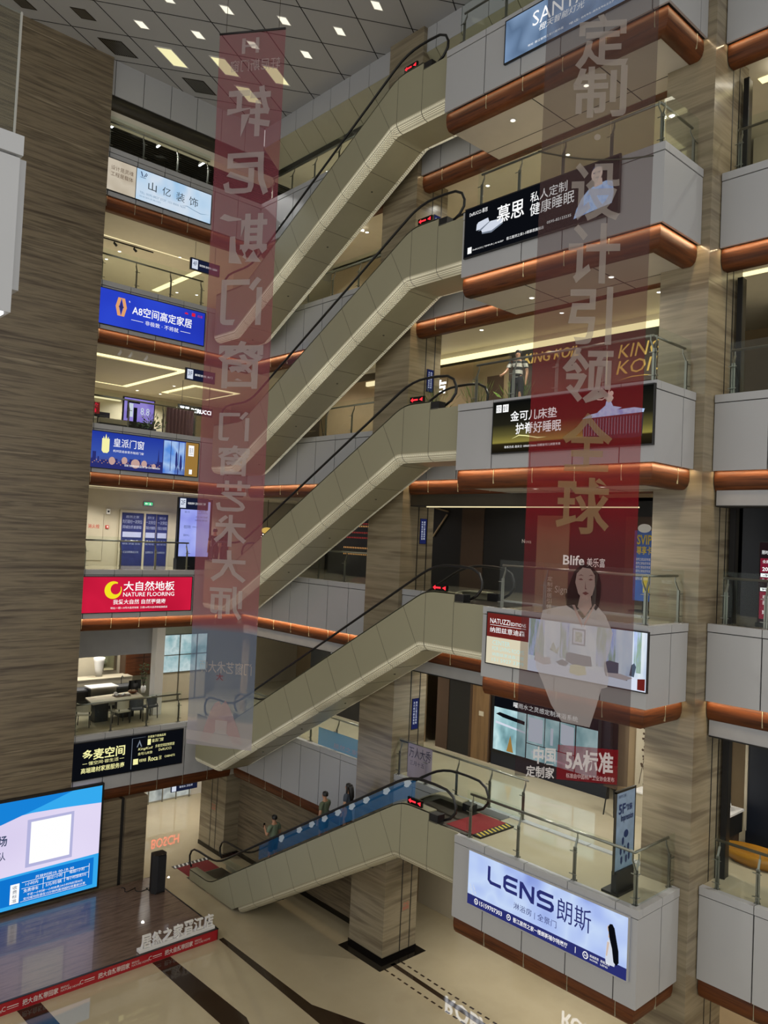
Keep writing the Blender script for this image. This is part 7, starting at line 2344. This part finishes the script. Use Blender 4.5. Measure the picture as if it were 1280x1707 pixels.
    if long_hair:
        hb.tube([W((-0.05, 0, 1.66)), W((-0.085, 0.0, 1.58)), W((-0.11, 0, 1.45)), W((-0.13, 0, 1.30)), W((-0.125, 0, 1.14))], [0.075 * k, 0.085 * k, 0.085 * k, 0.075 * k, 0.03 * k], 12)
        for s in (1, -1): hb.tube([W((0.0, s * 0.085, 1.64)), W((0.0, s * 0.098, 1.52)), W((0.01, s * 0.10, 1.38)), W((0.02, s * 0.09, 1.28))], [0.03 * k, 0.034 * k, 0.032 * k, 0.012 * k], 8)
    hb.build('hair', 'hair', rt)
    # shoes
    for s in (1, -1):
        st = 0.05 * s if pose != 'stand' else 0.02 * s
        b = MB()
        pr = [(-0.06, 0.035), (-0.03, 0.05), (0.08, 0.052), (0.17, 0.045), (0.215, 0.02)]
        low = [W((x + st, s * 0.105 - w, 0.0)) for x, w in pr] + [W((x + st, s * 0.105 + w, 0.0)) for x, w in pr[::-1]]
        hi = [W((x * 0.97 + st, s * 0.105 - w * 0.85, zz)) for (x, w), zz in zip(pr, (0.10, 0.11, 0.085, 0.06, 0.035))] + [W((x * 0.97 + st, s * 0.105 + w * 0.85, zz)) for (x, w), zz in zip(pr[::-1], (0.035, 0.06, 0.085, 0.11, 0.10))]
        nn = len(low)
        b.add(low + hi, [tuple(range(nn))[::-1], tuple(range(nn, 2 * nn))] + [(i, (i + 1) % nn, nn + (i + 1) % nn, nn + i) for i in range(nn)], 0, True)
        b.build('shoe', 'shoe', rt)
    if pose == 'phone':
        b = MB()
        c = Vector(W((0.335, 0.12, 1.32)))
        b.bar(c - Vector((0, 0, 0.07)), c + Vector((0, 0, 0.07)), 0.07, 0.01)
        tag(b.build('mobile_phone', 'black_gloss'), 'dark mobile phone in the hand of the lowest escalator rider', 'phone')
    return rt


def step_z(y):
    C, Cl, yk = CAP[2], 0.0, 14.95
    n = int((C - Cl) / 0.2)
    run = (ESC[2][1] - yk) / n
    i = int((y - yk) / run)
    return C - (i + 1) * (C / n), yk + (i + 0.5) * run
zs, ys_ = step_z(21.5)
person('person in grey green shirt and navy shorts, lowest of the escalator riders', (15.55, ys_, zs), math.radians(100), 1.74, 'shirt_green', 'shorts', pose='phone')
zs, ys_ = step_z(19.05)
person('person in olive shirt, middle one of the three escalator riders', (15.62, ys_, zs), math.radians(105), 1.72, 'shirt_olive', 'shorts', pose='rail')
zs, ys_ = step_z(18.15)
person('person with long black hair, highest of the three escalator riders', (15.62, ys_, zs), math.radians(110), 1.62, 'dress', 'dress', long_hair=True, woman=True, skirt=True)
person('person in a black and white striped top standing behind the dancer billboard railing', (16.35, 12.85, CAP[4] - 0.03), math.radians(200), 1.66, 'stripes', 'dark_cloth', pose='rail', trousers=True)
person('person in dark clothes standing before the tall lavender screen, nearer the screen', (15.95, 27.05, CAP[3] - 0.03), math.radians(80), 1.62, 'dark_cloth', 'dark_cloth', trousers=True)
person('person in dark clothes standing behind the pink banner, right of the other dark figure', (16.45, 27.15, CAP[3] - 0.03), math.radians(100), 1.60, 'dark_cloth', 'dark_cloth', long_hair=True, woman=True, trousers=True)
